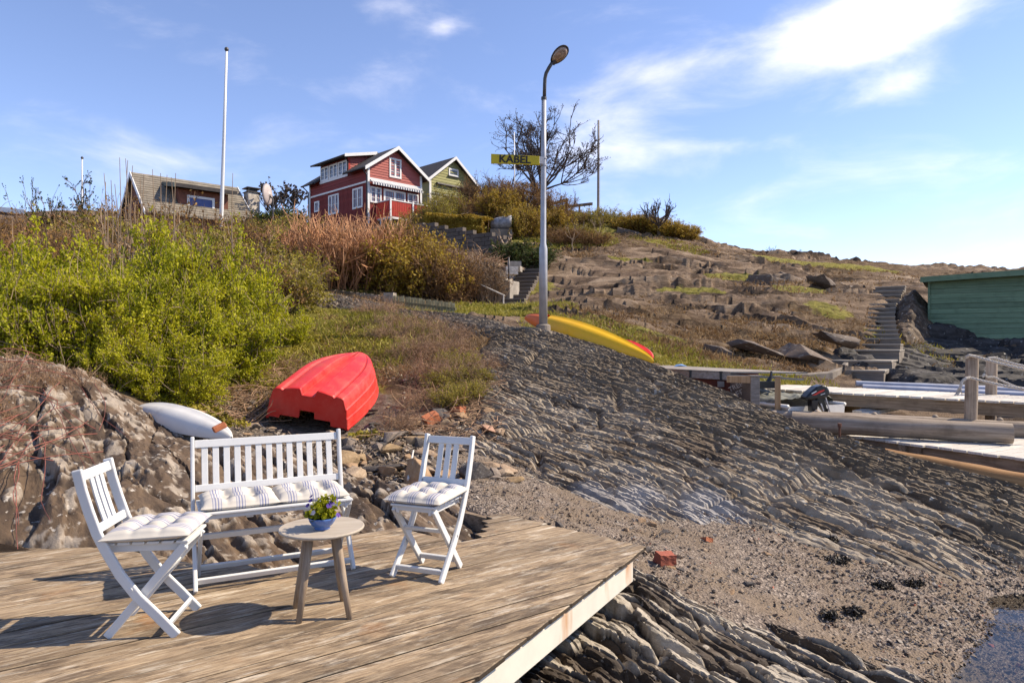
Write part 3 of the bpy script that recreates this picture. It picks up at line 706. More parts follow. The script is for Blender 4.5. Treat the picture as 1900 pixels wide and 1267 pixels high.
def mound_disp(x, y):
    a, b = strike(x, y, R(-52))
    b = b + .14 * fbm(a * .9, b * .9, 53) + .02 * fbm(a * 5, b * 5, 55); a = a + .06 * fbm(a * 2, b * 2, 54)
    r0, o0, p0, e0 = voro(a / 1.5, b / .45, 61)
    r1, o1, p1, e1 = voro(a / .42, b / .17, 62)
    r2, o2, p2, e2 = voro(a / .13, b / .09, 63)
    st_ = b / .16 + .8 * fbm(a * .8, b * 1.5, 64, 3); saw = (st_ - np.floor(st_)); ledge = _hash(np.floor(st_), np.floor(a / .9 + 3 * _hash(np.floor(st_), np.floor(st_) * 0, 5)), 66)
    z = .05 * (r0 - .5) + .04 * p0 + .09 * fbm(a * .7, b * 1.7, 65, 3) + .050 * ledge * np.minimum(saw * 5, 1) * np.minimum((1 - saw) * 3, 1)
    z += -.035 * (1 - sstep(e0, 0, .08)) * (r0 > .3) + .022 * fbm(a * 6, b * 12, 69, 5, .62)
    kn = fbm(a * 8, b * 11, 67, 3); z += .022 * sstep(kn, .16, .34)
    pale = np.clip(sstep(kn, .20, .34) * .85 + .8 * sstep(fbm(a * 5.5, b * 8, 68, 4, .6), .33, .44), 0, 1)
    return z, pale, a, b

def patch(name, poly, x0, x1, y0, y1, ang, da, db, disp, mat, lift, edge_noise, blobs, label=None):
    """a sheet of bedrock: grid laid along the strike, dipping under the loose ground at its edge"""
    c, s = math.cos(ang), math.sin(ang)
    px = np.array([p[0] for p in poly]); py = np.array([p[1] for p in poly])
    A = px * c + py * s; B = -px * s + py * c
    a = np.arange(A.min() - .3, A.max() + .3, da); b = np.arange(B.min() - .3, B.max() + .3, db)
    AA, BB = np.meshgrid(a, b, indexing='ij')
    X = AA * c - BB * s; Y = AA * s + BB * c
    sd = poly_sdf(X, Y, poly) + edge_noise * fbm(X * 1.7, Y * 1.7, 77) + edge_noise * .5 * fbm(X * 7, Y * 7, 78)
    keep = (sd > -.28) & (X > x0) & (X < x1) & (Y > y0) & (Y < y1)
    z = H(X, Y); dz, pale, ua, ub = disp(X, Y)
    k = sstep(sd, -.12, .22)
    Z = z + lift(X, Y, sd) * k + dz * (0.25 + .75 * sstep(sd, -.1, .3)) - (1 - sstep(sd, -.25, .05)) * .30
    f = grid_faces(*X.shape)
    kf = keep.ravel()[f].all(1); f = f[kf]
    used = np.zeros(X.size, bool); used[f.ravel()] = True
    idx = np.cumsum(used) - 1
    V = np.stack([X, Y, Z], -1).reshape(-1, 3)[used]
    me = np_mesh(name, V, idx[f], True)
    col = np.zeros((X.size, 4)); col[:, 3] = 1
    col[:, 0] = pale.ravel()
    for (bx, by, br, ch, am) in blobs:
        q = np.hypot(X - bx, Y - by) / br + .7 * fbm(X * 1.5, Y * 1.5, 91)
        col[:, ch] = np.maximum(col[:, ch], am * (1 - sstep(q, .5, 1.1)).ravel())
    attr_color(me, 'rock', col[used])
    me.set_sharp_from_angle(angle=R(32))
    o = link(name, me, mat); tag(o, label, kind='structure')
    return o

zero_blobs = []
def slab_lift(X, Y, sd): return .07 + 0 * X
sb = [(GP(1180, 930, -.3).x, 7.2, .55, 1, .9), (GP(1310, 965, -.4).x, 7.05, .6, 1, .9), (.9, 7.25, .4, 1, .7)]
sb += [((u - U0) * d / F, d, r, 2, am) for u, d, r, am in ((900, 13.4, 1.2, .9), (1080, 12.4, 1.6, .75), (1200, 11.5, 1.4, .8), (1000, 11.3, 1.0, .6), (1330, 10.6, 1.2, .9), (1450, 9.5, 1.2, 1.0), (1560, 8.8, 1.2, 1.0), (1700, 8.0, .9, 1.0), (1850, 7.4, .8, .9), (1300, 9.4, .9, .8), (1150, 10.3, .8, .6),
      (820, 16.5, 1.5, .5), (760, 18, 1.5, .8), (1480, 8.4, .6, .6), (1750, 7.4, .5, .7))]
patch('rock_slab', SLAB, -9, 7.4, 5, 24, math.atan2(-0.64, 0.77), .0175, .0115, slab_disp, MAT['slab'], slab_lift, .12, sb)
patch('shore_rock', SHORE, -2, 4, 1.5, 6, R(-44), .012, .0085, shore_disp, MAT['shore'], lambda X, Y, s: .05 + .10 * sstep(s, .0, .6), .10, [])
patch('rock_mound', MOUND, -7.4, 1, 3.5, 9, R(-52), .016, .0115, mound_disp, MAT['mound'], lambda X, Y, s: .03 + .06 * sstep(s, 0, .5), .08, [])

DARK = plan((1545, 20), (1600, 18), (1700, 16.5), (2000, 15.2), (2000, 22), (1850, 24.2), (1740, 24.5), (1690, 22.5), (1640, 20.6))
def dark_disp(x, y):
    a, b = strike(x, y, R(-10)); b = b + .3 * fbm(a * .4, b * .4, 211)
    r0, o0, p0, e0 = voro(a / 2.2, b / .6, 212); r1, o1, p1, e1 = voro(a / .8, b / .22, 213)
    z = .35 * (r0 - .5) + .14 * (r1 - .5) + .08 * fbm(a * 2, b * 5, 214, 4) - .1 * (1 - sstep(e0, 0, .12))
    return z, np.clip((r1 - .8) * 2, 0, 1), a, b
patch('shaded_rock', DARK, 5, 20, 14, 26, R(-10), .06, .045, dark_disp, MAT['shadedrock'], lambda X, Y, s: .12 + 0 * X, .2, [])
HUMP = plan((1664, 22.3), (1700, 22.0), (1722, 23.0), (1728, 25.5), (1705, 27.5), (1676, 27.0), (1664, 25.0))
patch('rock_hump', HUMP, 8, 22, 20, 30, R(-14), .05, .035, dark_disp, MAT['mound'], lambda X, Y, s: .30 + .42 * sstep(s, 0, .8), .15, [])
# the beach: gravel sheet
BEACH = plan((840, 8.3), (800, 7.2), (860, 6.3)) + [(0.2, 5.3), (0.9, 5.0), (.6, 4.4), (2.0, 4.2), (3.4, 3.9), (7.5, 4.2), (8.0, 6.8), (5.2, 6.9), (4.0, 6.62), (2.6, 7.1), (1.5, 7.15), (.6, 7.6), (-.1, 8.1), (-.5, 8.7)]
def beach_patch():
    x = np.arange(-1.3, 7.6, .022); y = np.arange(3.9, 9.0, .022); X, Y = np.meshgrid(x, y, indexing='ij')
    sd = poly_sdf(X, Y, BEACH) + .15 * fbm(X * 1.5, Y * 1.5, 12)
    Z = H(X, Y) + .035 + .05 * fbm(X * .9, Y * .9, 14) * sstep(sd, 0, .5) + .018 * fbm(X * 7, Y * 7, 15, 4, .6) - .35 * (1 - sstep(sd, -.3, .05))
    f = grid_faces(*X.shape); kf = (sd > -.3).ravel()[f].all(1); f = f[kf]
    used = np.zeros(X.size, bool); used[f.ravel()] = True; idx = np.cumsum(used) - 1
    me = np_mesh('beach', np.stack([X, Y, Z], -1).reshape(-1, 3)[used], idx[f], True)
    tag(link('beach', me, MAT['beach']), kind='structure')
beach_patch()

# hillside: one sheet from the shore past the skyline, finer near the viewer
def zone_blobs():
    g = [(1480, 28, 1.3), (1350, 31, 1.5), (1160, 36, 1.6), (1540, 24, 1.2), (1600, 44, 2.5), (1480, 43, 2.5), (1280, 27, 1.2), (620, 12.5, 1.6), (640, 14, 2.2), (680, 15.2, 1.6), (560, 13.5, 2), (590, 16, 2.5), (900, 20, 2.0), (920, 22.5, 2.6), (860, 22, 2.0), (980, 22, 1.6), (1060, 17.5, 1.3), (1110, 18.5, 1.6), (1180, 16.8, 1.3), (1160, 19, 1.3), (1260, 16.6, .9), (1310, 15.6, .9), (1400, 15.5, 1.0), (1240, 18, 1.0),
         (600, 21, 2.5), (560, 24, 3), (760, 22.5, 1.5), (1080, 47, 3), (1010, 45, 3), (1230, 43, 1.2), (300, 12, 4), (100, 14, 5), (450, 18, 5), (830, 45, 4), (950, 30, 2), (930, 43, 3), (1690, 21.5, 1.5)]
    d = [(700, 12.2, 1.6), (560, 10.5, 1.2), (500, 10.5, 1.5), (450, 9.5, 1.2), (800, 11.5, 1.8), (760, 13.5, 1.8), (860, 12.4, 1.4), (1260, 17.6, 1.6), (1300, 19, 1.5), (1400, 20, 2), (1220, 22, 1.4), (1500, 24, 1.2), (1100, 25, 1.6), (1060, 37, 2.5), (1550, 23, 1.4), (1480, 27, 1.2),
         (700, 24, 3), (640, 28, 5), (750, 30, 4), (560, 35, 6), (300, 30, 8), (900, 34, 4), (1060, 49, 5), (1150, 44, 4), (1420, 47, 2), (1700, 44, 4), (1560, 40, 2.5), (1600, 46, 3), (1480, 44, 2), (680, 40, 6), (400, 40, 8), (100, 35, 10)]
    s = [(450, 10.3, 1.1), (420, 9.6, .8), (510, 9.8, 1.0), (650, 8.6, 1.4), (740, 8.4, 1.3), (840, 7.9, .9), (620, 7.6, .9), (560, 9.2, 1.0), (760, 7.3, .8), (470, 9.2, .7), (690, 6.7, .8), (430, 8.2, .8), (830, 8.7, .6)]
    return [[((u - U0) * q / F, q, r) for u, q, r in L] for L in (g, d, s)]
ZB = zone_blobs()
def zone_at(X, Y):
    col = np.zeros(X.shape + (4,)); col[..., 3] = 1
    n = .5 * fbm(X * .5, Y * .5, 101)
    for ch, L in enumerate(ZB):
        for bx, by, br in L:
            q = np.hypot(X - bx, Y - by) / br + n
            col[..., ch] = np.maximum(col[..., ch], 1 - sstep(q, .45, 1.25))
    return col
def hill_rock(X, Y, r):
    a, b = strike(X, Y, R(-14)); b = b + 2.2 * fbm(a * .10, b * .14, 111) + .5 * fbm(a * .5, b * .5, 115); a = a + .8 * fbm(a * .4, b * .4, 116)
    r0, o0, p0, e0 = voro(a / 9.5, b / 1.5, 112); r1, o1, p1, e1 = voro(a / 3.4, b / .50, 113); r2, o2, p2, e2 = voro(a / 1.1, b / .2, 114)
    s = np.clip(r / 28, .25, 1.25)
    m = .35 + .65 * sstep(fbm(X * .13, Y * .2, 117, 3), -.2, .2)
    z = s * m * (.15 * (r0 - .5) + .30 * p0 + .085 * (r1 - .5) + .15 * p1 + .045 * (r2 - .5) + .04 * p2 + .40 * fbm(a * .35, b * 1.1, 118, 5, .6))
    z += -.05 * s * m * (1 - sstep(e0, 0, .16)) * (r0 > .45) - .03 * s * m * (1 - sstep(e1, 0, .2))
    return z
def hillside():
    nt, nr = 660, 560
    th = np.linspace(R(-47), R(50), nt); r = np.exp(np.linspace(math.log(3.2), math.log(150), nr))
    T, RR = np.meshgrid(th, r, indexing='ij'); X = RR * np.sin(T); Y = RR * np.cos(T)
    z = H(X, Y); zc_ = zone_at(X, Y)
    rocky = 1 - .45 * np.maximum(zc_[..., 0], zc_[..., 1])
    hill = sstep(RR, 13, 19) * sstep(X, -9, -1)
    fall = np.maximum(sstep(RR, 60, 75) * 0, 0)
    z = z + hill_rock(X, Y, RR) * rocky * hill
    z = z + (.05 * fbm(X * 1.3, Y * 1.3, 120) + .03 * fbm(X * 5, Y * 5, 121)) * sstep(RR, 6, 9)
    z = z + .25 * fbm(X * .25, Y * .25, 124, 3) * sstep(RR, 18, 30)
    for poly, dip in ((SLAB, .32), (SHORE, .30), (MOUND, .32), (BEACH, .22), (DARK, .35)):
        z = z - dip * sstep(poly_sdf(X, Y, poly), -.05, .30)
    me = np_mesh('hillside', np.stack([X, Y, z], -1).reshape(-1, 3), grid_faces(nt, nr), True)
    attr_color(me, 'zone', zc_.reshape(-1, 4))
    me.set_sharp_from_angle(angle=R(40))
    tag(link('hillside', me, MAT['ground']), kind='structure')
hillside()
# sea: a sheet that reaches the horizon beyond the inlet and behind the viewer
wv = np.array([(-900, -900, -.80), (1400, -900, -.80), (1400, 1400, -.80), (-900, 1400, -.80)], float)
tag(link('sea_water', np_mesh('sea_water', wv, np.array([[0, 1, 2, 3]])), MAT['water']), kind='structure')
tag(link('sea_bed', np_mesh('sea_bed', wv - np.array([0, 0, 2.4]), np.array([[0, 1, 2, 3]])), MAT['mound']), kind='structure')
# ---------------------------------------------------------------- the deck
DE = Vector((math.cos(R(36.3)), math.sin(R(36.3)), 0)); DN = Vector((-DE.y, DE.x, 0))
C0 = GP(1197, 1015); C1 = GP(868, 1267); C2 = GP(870, 938)
fd = (C1 - C0).normalized(); bd = (C2 - C0).normalized()
DECK = [(C0.x, C0.y), (C2.x, C2.y), (-1.3, 6.4), (-3.0, 6.0), (-5.2, 5.1), (-8.5, 5.4), (-8.5, -1.0), ((C0 + fd * 7.2).x, (C0 + fd * 7.2).y)]
HOLE = [tuple(GP(u, v).xy) for u, v in ((-40, 988), (60, 996), (92, 1006), (130, 1008), (172, 1014), (290, 1030), (345, 1046), (440, 1043), (520, 1066), (548, 1057), (562, 1018), (680, 989), (742, 981), (850, 1006), (874, 1001), (904, 966), (866, 936))] + [(-.6, 6.8), (-8, 6.8)]
deck = thing('deck', 'weathered grey plank deck with a white painted edge board over the shore rock', 'deck', (0, 0, 0))
def spans(q):
    """stretches of the line through q along the planks that lie on the deck"""
    t = np.arange(-12, 9, .01); x = q.x + DE.x * t; y = q.y + DE.y * t
    ok = (poly_sdf(x, y, DECK) > 0) & ~((poly_sdf(x, y, HOLE) > 0))
    out = []; s = None
    for i, k in enumerate(ok):
        if k and s is None: s = t[i]
        if not k and s is not None: out.append((s, t[i])); s = None
    if s is not None: out.append((s, t[-1]))
    return [o for o in out if o[1] - o[0] > .15]
W = 0.096
rr = random.Random(5)
plank_end = []
for k in range(-76, 78):
    off = k * W
    for s0, s1 in spans(DN * off):
        mid = DN * off + DE * (s0 + s1) / 2
        # visible part of the deck only
        if s1 - s0 < .2: continue
        cuts = [s0]
        if s1 - s0 > 3.2 and k % 3 == 1:
            cuts.append(s0 + (s1 - s0) * rr.uniform(.35, .7))
        cuts.append(s1)
        for a, b in zip(cuts[:-1], cuts[1:]):
            a2 = a + (rr.uniform(-.03, .05) if a == s0 else .002); b2 = b - (rr.uniform(-.02, .015) if b == s1 else .002)
            hw = W / 2 - rr.uniform(.0028, .005); th = .028; dz = rr.uniform(-.0025, .0025)
            # the right end follows the slanting front edge
            pts = []
            for sgn in (-1, 1):
                e0 = a2; e1 = b2
                if b == s1:
                    q = DN * (off + sgn * hw)
                    sp = [x for x in spans(q) if abs(x[1] - s1) < .35]
                    if sp: e1 = sp[0][1] + (b2 - b)
                if a == s0:
                    q = DN * (off + sgn * hw); sp = [x for x in spans(q) if abs(x[0] - s0) < .35]
                pts.append((e0, e1))
            m = MB(); c = (a2 + b2) / 2; n = 6
            vs = []
            bow = rr.uniform(-.003, .003)
            for i in range(n + 1):
                for sgn, (e0, e1) in zip((-1, 1), pts):
                    xx = e0 + (e1 - e0) * i / n - c; w_ = sgn * hw + rr.uniform(-.0012, .0012)
                    zz = bow * math.sin(3.1 * i / n)
                    vs += [(xx, w_, zz), (xx, w_, zz - th)]
            fs = []
            for i in range(n):
                o = 4 * i
                fs += [(o, o + 4, o + 6, o + 2), (o + 1, o + 3, o + 7, o + 5), (o, o + 1, o + 5, o + 4), (o + 2, o + 6, o + 7, o + 3)]
            fs += [(0, 2, 3, 1), (4 * n, 4 * n + 1, 4 * n + 3, 4 * n + 2)]
            m.add(vs, fs)
            o = m.build('plank', MAT['deck'], deck, bevel=.004, seg=1)
            o.location = DN * off + DE * c + Vector((0, 0, dz)); o.rotation_euler = (0, 0, R(36.3))
# edge board, its backing joist and the posts below
fn = Vector((-fd.y, fd.x, 0));  fn = fn if fn.x > 0 else -fn
m = MB(); p0 = C0 - fn * .045 + fd * .16; p1 = C0 - fn * .045 + fd * 6.5
m.beam(p0 - Vector((0, 0, .112)), p1 - Vector((0, 0, .112)), .034, .158)
fo = m.build('edge_board', MAT['fascia'], deck, bevel=.004)
m = MB()
m.beam(p0 - fn * .06 + fd * .1 - Vector((0, 0, .11)), p1 - fn * .06 - Vector((0, 0, .11)), .05, .15)
m.build('joist', MAT['beam'], deck)
m = MB(); q0 = C0 + bd * .12 - Vector((0, 0, .10)); q1 = C0 + bd * 1.7 - Vector((0, 0, .10)); sh = -Vector((-bd.y, bd.x, 0)) * .09
sh = sh if sh.dot(C0) < 0 else -sh
m.beam(q0 + sh, q1 + sh, .05, .14); m.build('joist', MAT['beam'], deck)
for s in (1.6, 3.2):
    p = C0 + fd * s - fn * .16; g = H1(p.x, p.y) - .2
    m = MB(); m.beam((p.x, p.y, g), (p.x, p.y, -.04), .09, .09, up=fn); m.build('support_post', MAT['beam'], deck)
# ---------------------------------------------------------------- bench, chairs, table on the deck
def tufted_cushion(name, w, d, h, tufts, label, loc, rz, tilt=0.0, seed=1):
    n = 40; nx = n; ny = max(n, int(n * w / d))
    u = np.linspace(-1, 1, nx); v = np.linspace(-1, 1, ny); U, V_ = np.meshgrid(u, v, indexing='ij')
    edge = np.maximum(0, (1 - np.abs(U) ** 3.2)) ** .5 * np.maximum(0, (1 - np.abs(V_) ** 3.2)) ** .5
    X = U * d / 2 * (1 - .045 * (1 - V_ ** 2) * 0 - .05 * (np.abs(V_) < .97) * (1 - np.abs(V_) ** 2) * (np.abs(U) ** 6) * -.3); Y = V_ * w / 2
    corner = 1 + .05 * (np.abs(U) * np.abs(V_)) ** 4
    X = X * corner; Y = Y * corner
    dent = np.zeros_like(U)
    for tu, tv in tufts:
        q = np.hypot((U - tu) * d / 2, (V_ - tv) * w / 2); dent += .80 * np.exp(-(q / .034) ** 2) + .25 * np.exp(-(q / .085) ** 2)
        for (su, sv) in tufts:
            if (su, sv) > (tu, tv) and (abs(su - tu) < 1e-6 or abs(sv - tv) < 1e-6):
                ax, ay, bx, by = tu * d / 2, tv * w / 2, su * d / 2, sv * w / 2
                if math.hypot(ax - bx, ay - by) > .26: continue
                ex, ey = bx - ax, by - ay; t = np.clip(((U * d / 2 - ax) * ex + (V_ * w / 2 - ay) * ey) / (ex * ex + ey * ey), 0, 1)
                qq = np.hypot(U * d / 2 - ax - t * ex, V_ * w / 2 - ay - t * ey); dent += .34 * np.exp(-(qq / .022) ** 2)
    for tu, tv in tufts:
        dent += .26 * np.exp(-(((V_ - tv) * w / 2) / .018) ** 2) * (np.abs(U) > abs(tu)) * (np.sign(U) == np.sign(tu)) + .26 * np.exp(-(((U - tu) * d / 2) / .018) ** 2) * (np.abs(V_) > abs(tv)) * (np.sign(V_) == np.sign(tv))
    dent = np.clip(dent, 0, .9)
    wr = .10 * fbm(U * 3, V_ * 3, seed) + .05 * fbm(U * 9, V_ * 9, seed + 3)
    top = h * (.62 * edge * (1 - dent) + .10 * edge * wr * 2); bot = -h * .38 * edge * (1 - .3 * dent)
    vt = np.stack([X, Y, top], -1).reshape(-1, 3); vb = np.stack([X, Y, bot], -1).reshape(-1, 3)
    f = grid_faces(nx, ny); N = nx * ny
    ring = [i * ny for i in range(nx)] + [(nx - 1) * ny + j for j in range(1, ny)] + [i * ny + ny - 1 for i in range(nx - 2, -1, -1)] + [j for j in range(ny - 2, 0, -1)]
    side = np.array([(ring[i], ring[(i + 1) % len(ring)], ring[(i + 1) % len(ring)] + N, ring[i] + N) for i in range(len(ring))])
    me = np_mesh(name, np.concatenate([vt, vb]), np.concatenate([f, f[:, ::-1] + N, side[:, ::-1]]), True)
    o = link('cushion', me, MAT['cushion'])
    o.location = loc; o.rotation_euler = (0, tilt, rz)
    return tag(o, label, 'cushion', 'striped seat cushions')

def folding_seat(name, label, cat, loc, rz, width, nslat, slat_w, group=None, wide=False):
    """white folding garden seat: local x forward, y sideways, z up"""
    t = thing(name, label, cat, loc, rz, group); WM = MAT['white']; h = width / 2
    H_ = .80
    for s in (-1, 1):
        # back post sweeps from the top of the back down and forward to the front foot
        pts = [(-.285, H_), (-.262, .70), (-.232, .60), (-.198, .50), (-.160, .42), (-.095, .30), (-.015, .19), (.07, .10), (.158, 0.0)]
        if wide: pts = [(-.255, H_ + .02), (-.235, .70), (-.212, .60), (-.190, .50), (-.170, .42), (-.11, .33), (-.01, .22), (.07, .11), (.150, 0.0)]
        m = MB(); m.ribbon([(x, s * h, z) for x, z in pts], .022, .046, (0, 1, 0)); m.build('back_post', WM, t, bevel=.006)
        m = MB(); a = .185 if not wide else .17
        m.beam((a, s * (h - .030), .425), (-.165, s * (h - .030), 0.0), .022, .040, up=(0, 1, 0) if False else (1, 0, .6)); m.build('leg', WM, t, bevel=.005)
        m = MB(); m.ribbon([(-.180, s * (h - .055), .415), (.0, s * (h - .055), .417), (.19, s * (h - .055), .415)], .020, .042, (0, 1, 0)); m.build('seat_rail', WM, t, bevel=.004)
        q0 = Vector((-.045, s * (h + .008), .232)) if not wide else Vector((-.012, s * (h + .008), .222))
        m = MB(); m.tube([q0, q0 + Vector((0, s * .008, 0))], .009, 10); m.build('bolt', WM, t)
    def xb(z):
        p = [(-.285, .80), (-.262, .70), (-.232, .60), (-.198, .50), (-.160, .42)] if not wide else [(-.255, .82), (-.235, .70), (-.212, .60), (-.190, .50), (-.170, .42)]
        for (x0, z0), (x1, z1) in zip(p[:-1], p[1:]):
            if z1 <= z <= z0: return x1 + (x0 - x1) * (z - z1) / (z0 - z1)
        return p[0][0]
    zt, zb = (.765, .515) if not wide else (.775, .515)
    up = Vector((xb(.75) - xb(.55), 0, .2)).normalized()
    m = MB(); m.beam((xb(zt), -h + .012, zt), (xb(zt), h - .012, zt), .020, .048, up=up); m.build('top_rail', WM, t, bevel=.004)
    m = MB(); m.beam((xb(zb), -h + .012, zb), (xb(zb), h - .012, zb), .020, .042, up=up); m.build('lower_back_rail', WM, t, bevel=.004)
    if wide: ys = [-h + .068 + i * (2 * h - .136) / (nslat - 1) for i in range(nslat)]
    else: ys = [(i - (nslat - 1) / 2) * (slat_w + .018) for i in range(nslat)]
    for y in ys:
        m = MB(); m.ribbon([(xb(z), y, z) for z in (zb + .018, .58, .66, zt - .02)], slat_w, .010, (0, 1, 0)); m.build('back_slat', WM, t, bevel=.002, seg=1)
    for i in range(6):
        x = -.155 + i * .066
        m = MB(); m.beam((x, -h + .016, .442), (x, h - .016, .442), .056, .014); m.build('seat_slat', WM, t, bevel=.004)
    m = MB(); m.beam((.178, -h + .020, .424), (.178, h - .020, .424), .018, .030); m.build('front_rail', WM, t, bevel=.004)
    def foot(x, z, yy, w_=.018, h_=.034):
        m = MB(); m.beam((x, -yy, z), (x, yy, z), w_, h_, up=(.4, 0, 1)); m.build('stretcher', WM, t, bevel=.004)
    foot(.118, .052, h - .008); foot(-.118, .058, h - .038)
    if wide:
        foot(.055, .285, h - .035, .018, .036)
        for y in (-.16, .16):
            m = MB(); m.beam((-.13, y, .415), (.17, y, .415), .04, .04); m.build('cross_bearer', WM, t, bevel=.004)
    else: foot(.075, .28, h - .036, .016, .024)
    return t

LC = Vector((-1.775, 3.48, 0)); LA = R(8)
folding_seat('folding_chair', 'white folding chair standing side on, its back towards the lichened rock mound', 'chair', LC, LA, .335, 3, .034, 'white folding chairs')
RC = Vector((-.505, 4.255, 0)); RA = math.atan2(-.93, -.37)
folding_seat('folding_chair', 'white folding chair facing forward with the rubble stones behind its back', 'chair', RC, RA, .325, 3, .036, 'white folding chairs')
BC = Vector((-1.435, 4.235, 0)); BA = R(27 - 90)
folding_seat('garden_bench', 'white slatted two seat bench with two striped cushions', 'bench', BC, BA, .885, 13, .036, None, True)
tufted_cushion('cushion', .375, .385, .098, [(-.33, -.36), (.33, -.36), (-.33, .36), (.33, .36)], 'striped cushion on the white chair that stands side on', LC + Vector((.02, 0, .478)), LA, R(-2), 3)
tufted_cushion('cushion', .36, .38, .098, [(-.33, -.36), (.33, -.36), (-.33, .36), (.33, .36)], 'blue striped cushion on the chair in front of the rubble', RC + Vector((math.cos(RA) * .02, math.sin(RA) * .02, .478)), RA, R(2), 9)
bx = Vector((math.cos(BA), math.sin(BA), 0)); by = Vector((-math.sin(BA), math.cos(BA), 0))
tufted_cushion('cushion', .41, .33, .098, [(-.3, -.36), (.3, -.36), (-.3, .36), (.3, .36)], 'striped cushion on the end of the bench beside the side-on chair', BC + bx * .02 - by * .205 + Vector((0, 0, .475)), BA, R(2), 14)
tufted_cushion('cushion', .40, .33, .098, [(-.3, -.36), (.3, -.36), (-.3, .36), (.3, .36)], 'striped cushion on the bench half behind the potted pansies', BC + bx * .015 + by * .205 + Vector((0, 0, .475)), BA, R(2), 22)

TC = Vector((-.985, 3.63, 0))
t = thing('side_table', 'small round grey wood table with four splayed legs', 'table', TC, R(12))
m = MB(); m.lathe([(0.0, .424), (.19, .424), (.210, .427), (.216, .434), (.216, .440), (.212, .444), (0.0, .444)], 48); m.build('table_top', MAT['tabletop'], t, smooth=False, bevel=.002)
for k, g in enumerate((GP(548, 1127), GP(554, 1157), GP(649, 1149), GP(636, 1114))):
    q = Matrix.Rotation(-R(12), 3, 'Z') @ (g - TC); q.z = 0
    m = MB(); m.tube([q * .52 + Vector((0, 0, .426)), q * .76 + Vector((0, 0, .2)), q], [.021, .019, .0145], 14); m.build('leg', MAT['tablewood'], t, smooth=True)
m = MB()
for a in (45, 135):
    c = Vector((math.cos(R(a)), math.sin(R(a)), 0)) * .085; m.beam(-c + Vector((0, 0, .413)), c + Vector((0, 0, .413)), .03, .022)
m.build('cross_brace', MAT['tablewood'], t)

# blue bowl of pansies on the table
BP = P(598, 966, 3.58); BP.z = .4445
t = thing('flower_bowl', 'small blue glazed scalloped bowl planted with purple and white pansies', 'flower pot', BP)
m = MB(); m.lathe([(0, 0), (.036, 0), (.041, .005), (.036, .011), (.052, .022), (.064, .040), (.068, .052), (.071, .060), (.067, .061), (.063, .053), (.055, .045), (0, .043)], 40, wav=lambda i, a: .03 * math.cos(10 * a) * (i in (6, 7, 8)))
m.build('bowl', MAT['bowl'], t, smooth=True)
m = MB(); m.lathe([(0, .050), (.061, .050)], 20); m.build('soil', MAT['boxwood'], t)
def leaf_quads(c, size, rng, flat=0.0, aspect=1.6):
    """leaf-sized diamond faces at the points c"""
    n = len(c); d = rng.normal(size=(n, 3)); d /= np.linalg.norm(d, axis=1)[:, None]
    e = rng.normal(size=(n, 3)); e[:, 2] += flat; e = np.cross(d, e); e /= np.linalg.norm(e, axis=1)[:, None] + 1e-9
    s = (size * rng.uniform(.6, 1.3, n))[:, None] * .5
    w = np.cross(d, e)
    V = np.stack([c - d * s * aspect, c + e * s + w * s * .25, c + d * s * aspect, c - e * s + w * s * .25], 1).reshape(-1, 3)
    return V, np.arange(4 * n).reshape(n, 4)
rg = np.random.default_rng(4)
for k in range(34):
    a = rg.uniform(0, 6.28); r = .055 * math.sqrt(rg.uniform()); z = rg.uniform(.075, .165) - .3 * r
    q = np.array([[r * 1.25 * math.cos(a), r * 1.25 * math.sin(a), z]]) + rg.normal(size=(16, 3)) * np.array([.012, .012, .012])
    V, f = leaf_quads(q, .017, rg, 1.0); link('leaf_cluster', np_mesh('leaf_cluster', V, f), MAT['leaf_green'], t)
def pansy(pos, col):
    m = MB(); pos = Vector(pos); out = Vector((pos.x, pos.y - .02, .05)).normalized() if True else None
    q = out.to_track_quat('Z', 'Y')
    for k, (a, r) in enumerate(((90, .0085), (30, .008), (150, .008), (215, .0075), (325, .0075))):
        c = Vector((math.cos(R(a)) * .0068, math.sin(R(a)) * .0068, .001 * k)); pts = []
        for i in range(7):
            b = 2 * math.pi * i / 7; pts.append(pos + q @ (c + Vector((math.cos(b) * r, math.sin(b) * r, .002 * math.sin(2 * b)))))
        m.add(pts, [tuple(range(7))])
    m.build('pansy', MAT[col], t)
for p, c in (((-.050, -.03, .150), 'petal_purple'), ((-.062, -.04, .128), 'petal_purple'), ((-.055, .0, .165), 'petal_purple'), ((.058, -.04, .140), 'petal_purple'), ((.048, -.055, .128), 'petal_purple'), ((.070, -.01, .150), 'petal_purple'), ((.088, -.03, .075), 'petal_purple'),
             ((-.03, -.062, .095), 'petal_white'), ((.0, .02, .150), 'petal_white'), ((.04, .01, .155), 'petal_white'), ((-.03, .02, .150), 'petal_white'), ((.055, .02, .150), 'petal_white')): pansy(p, c)
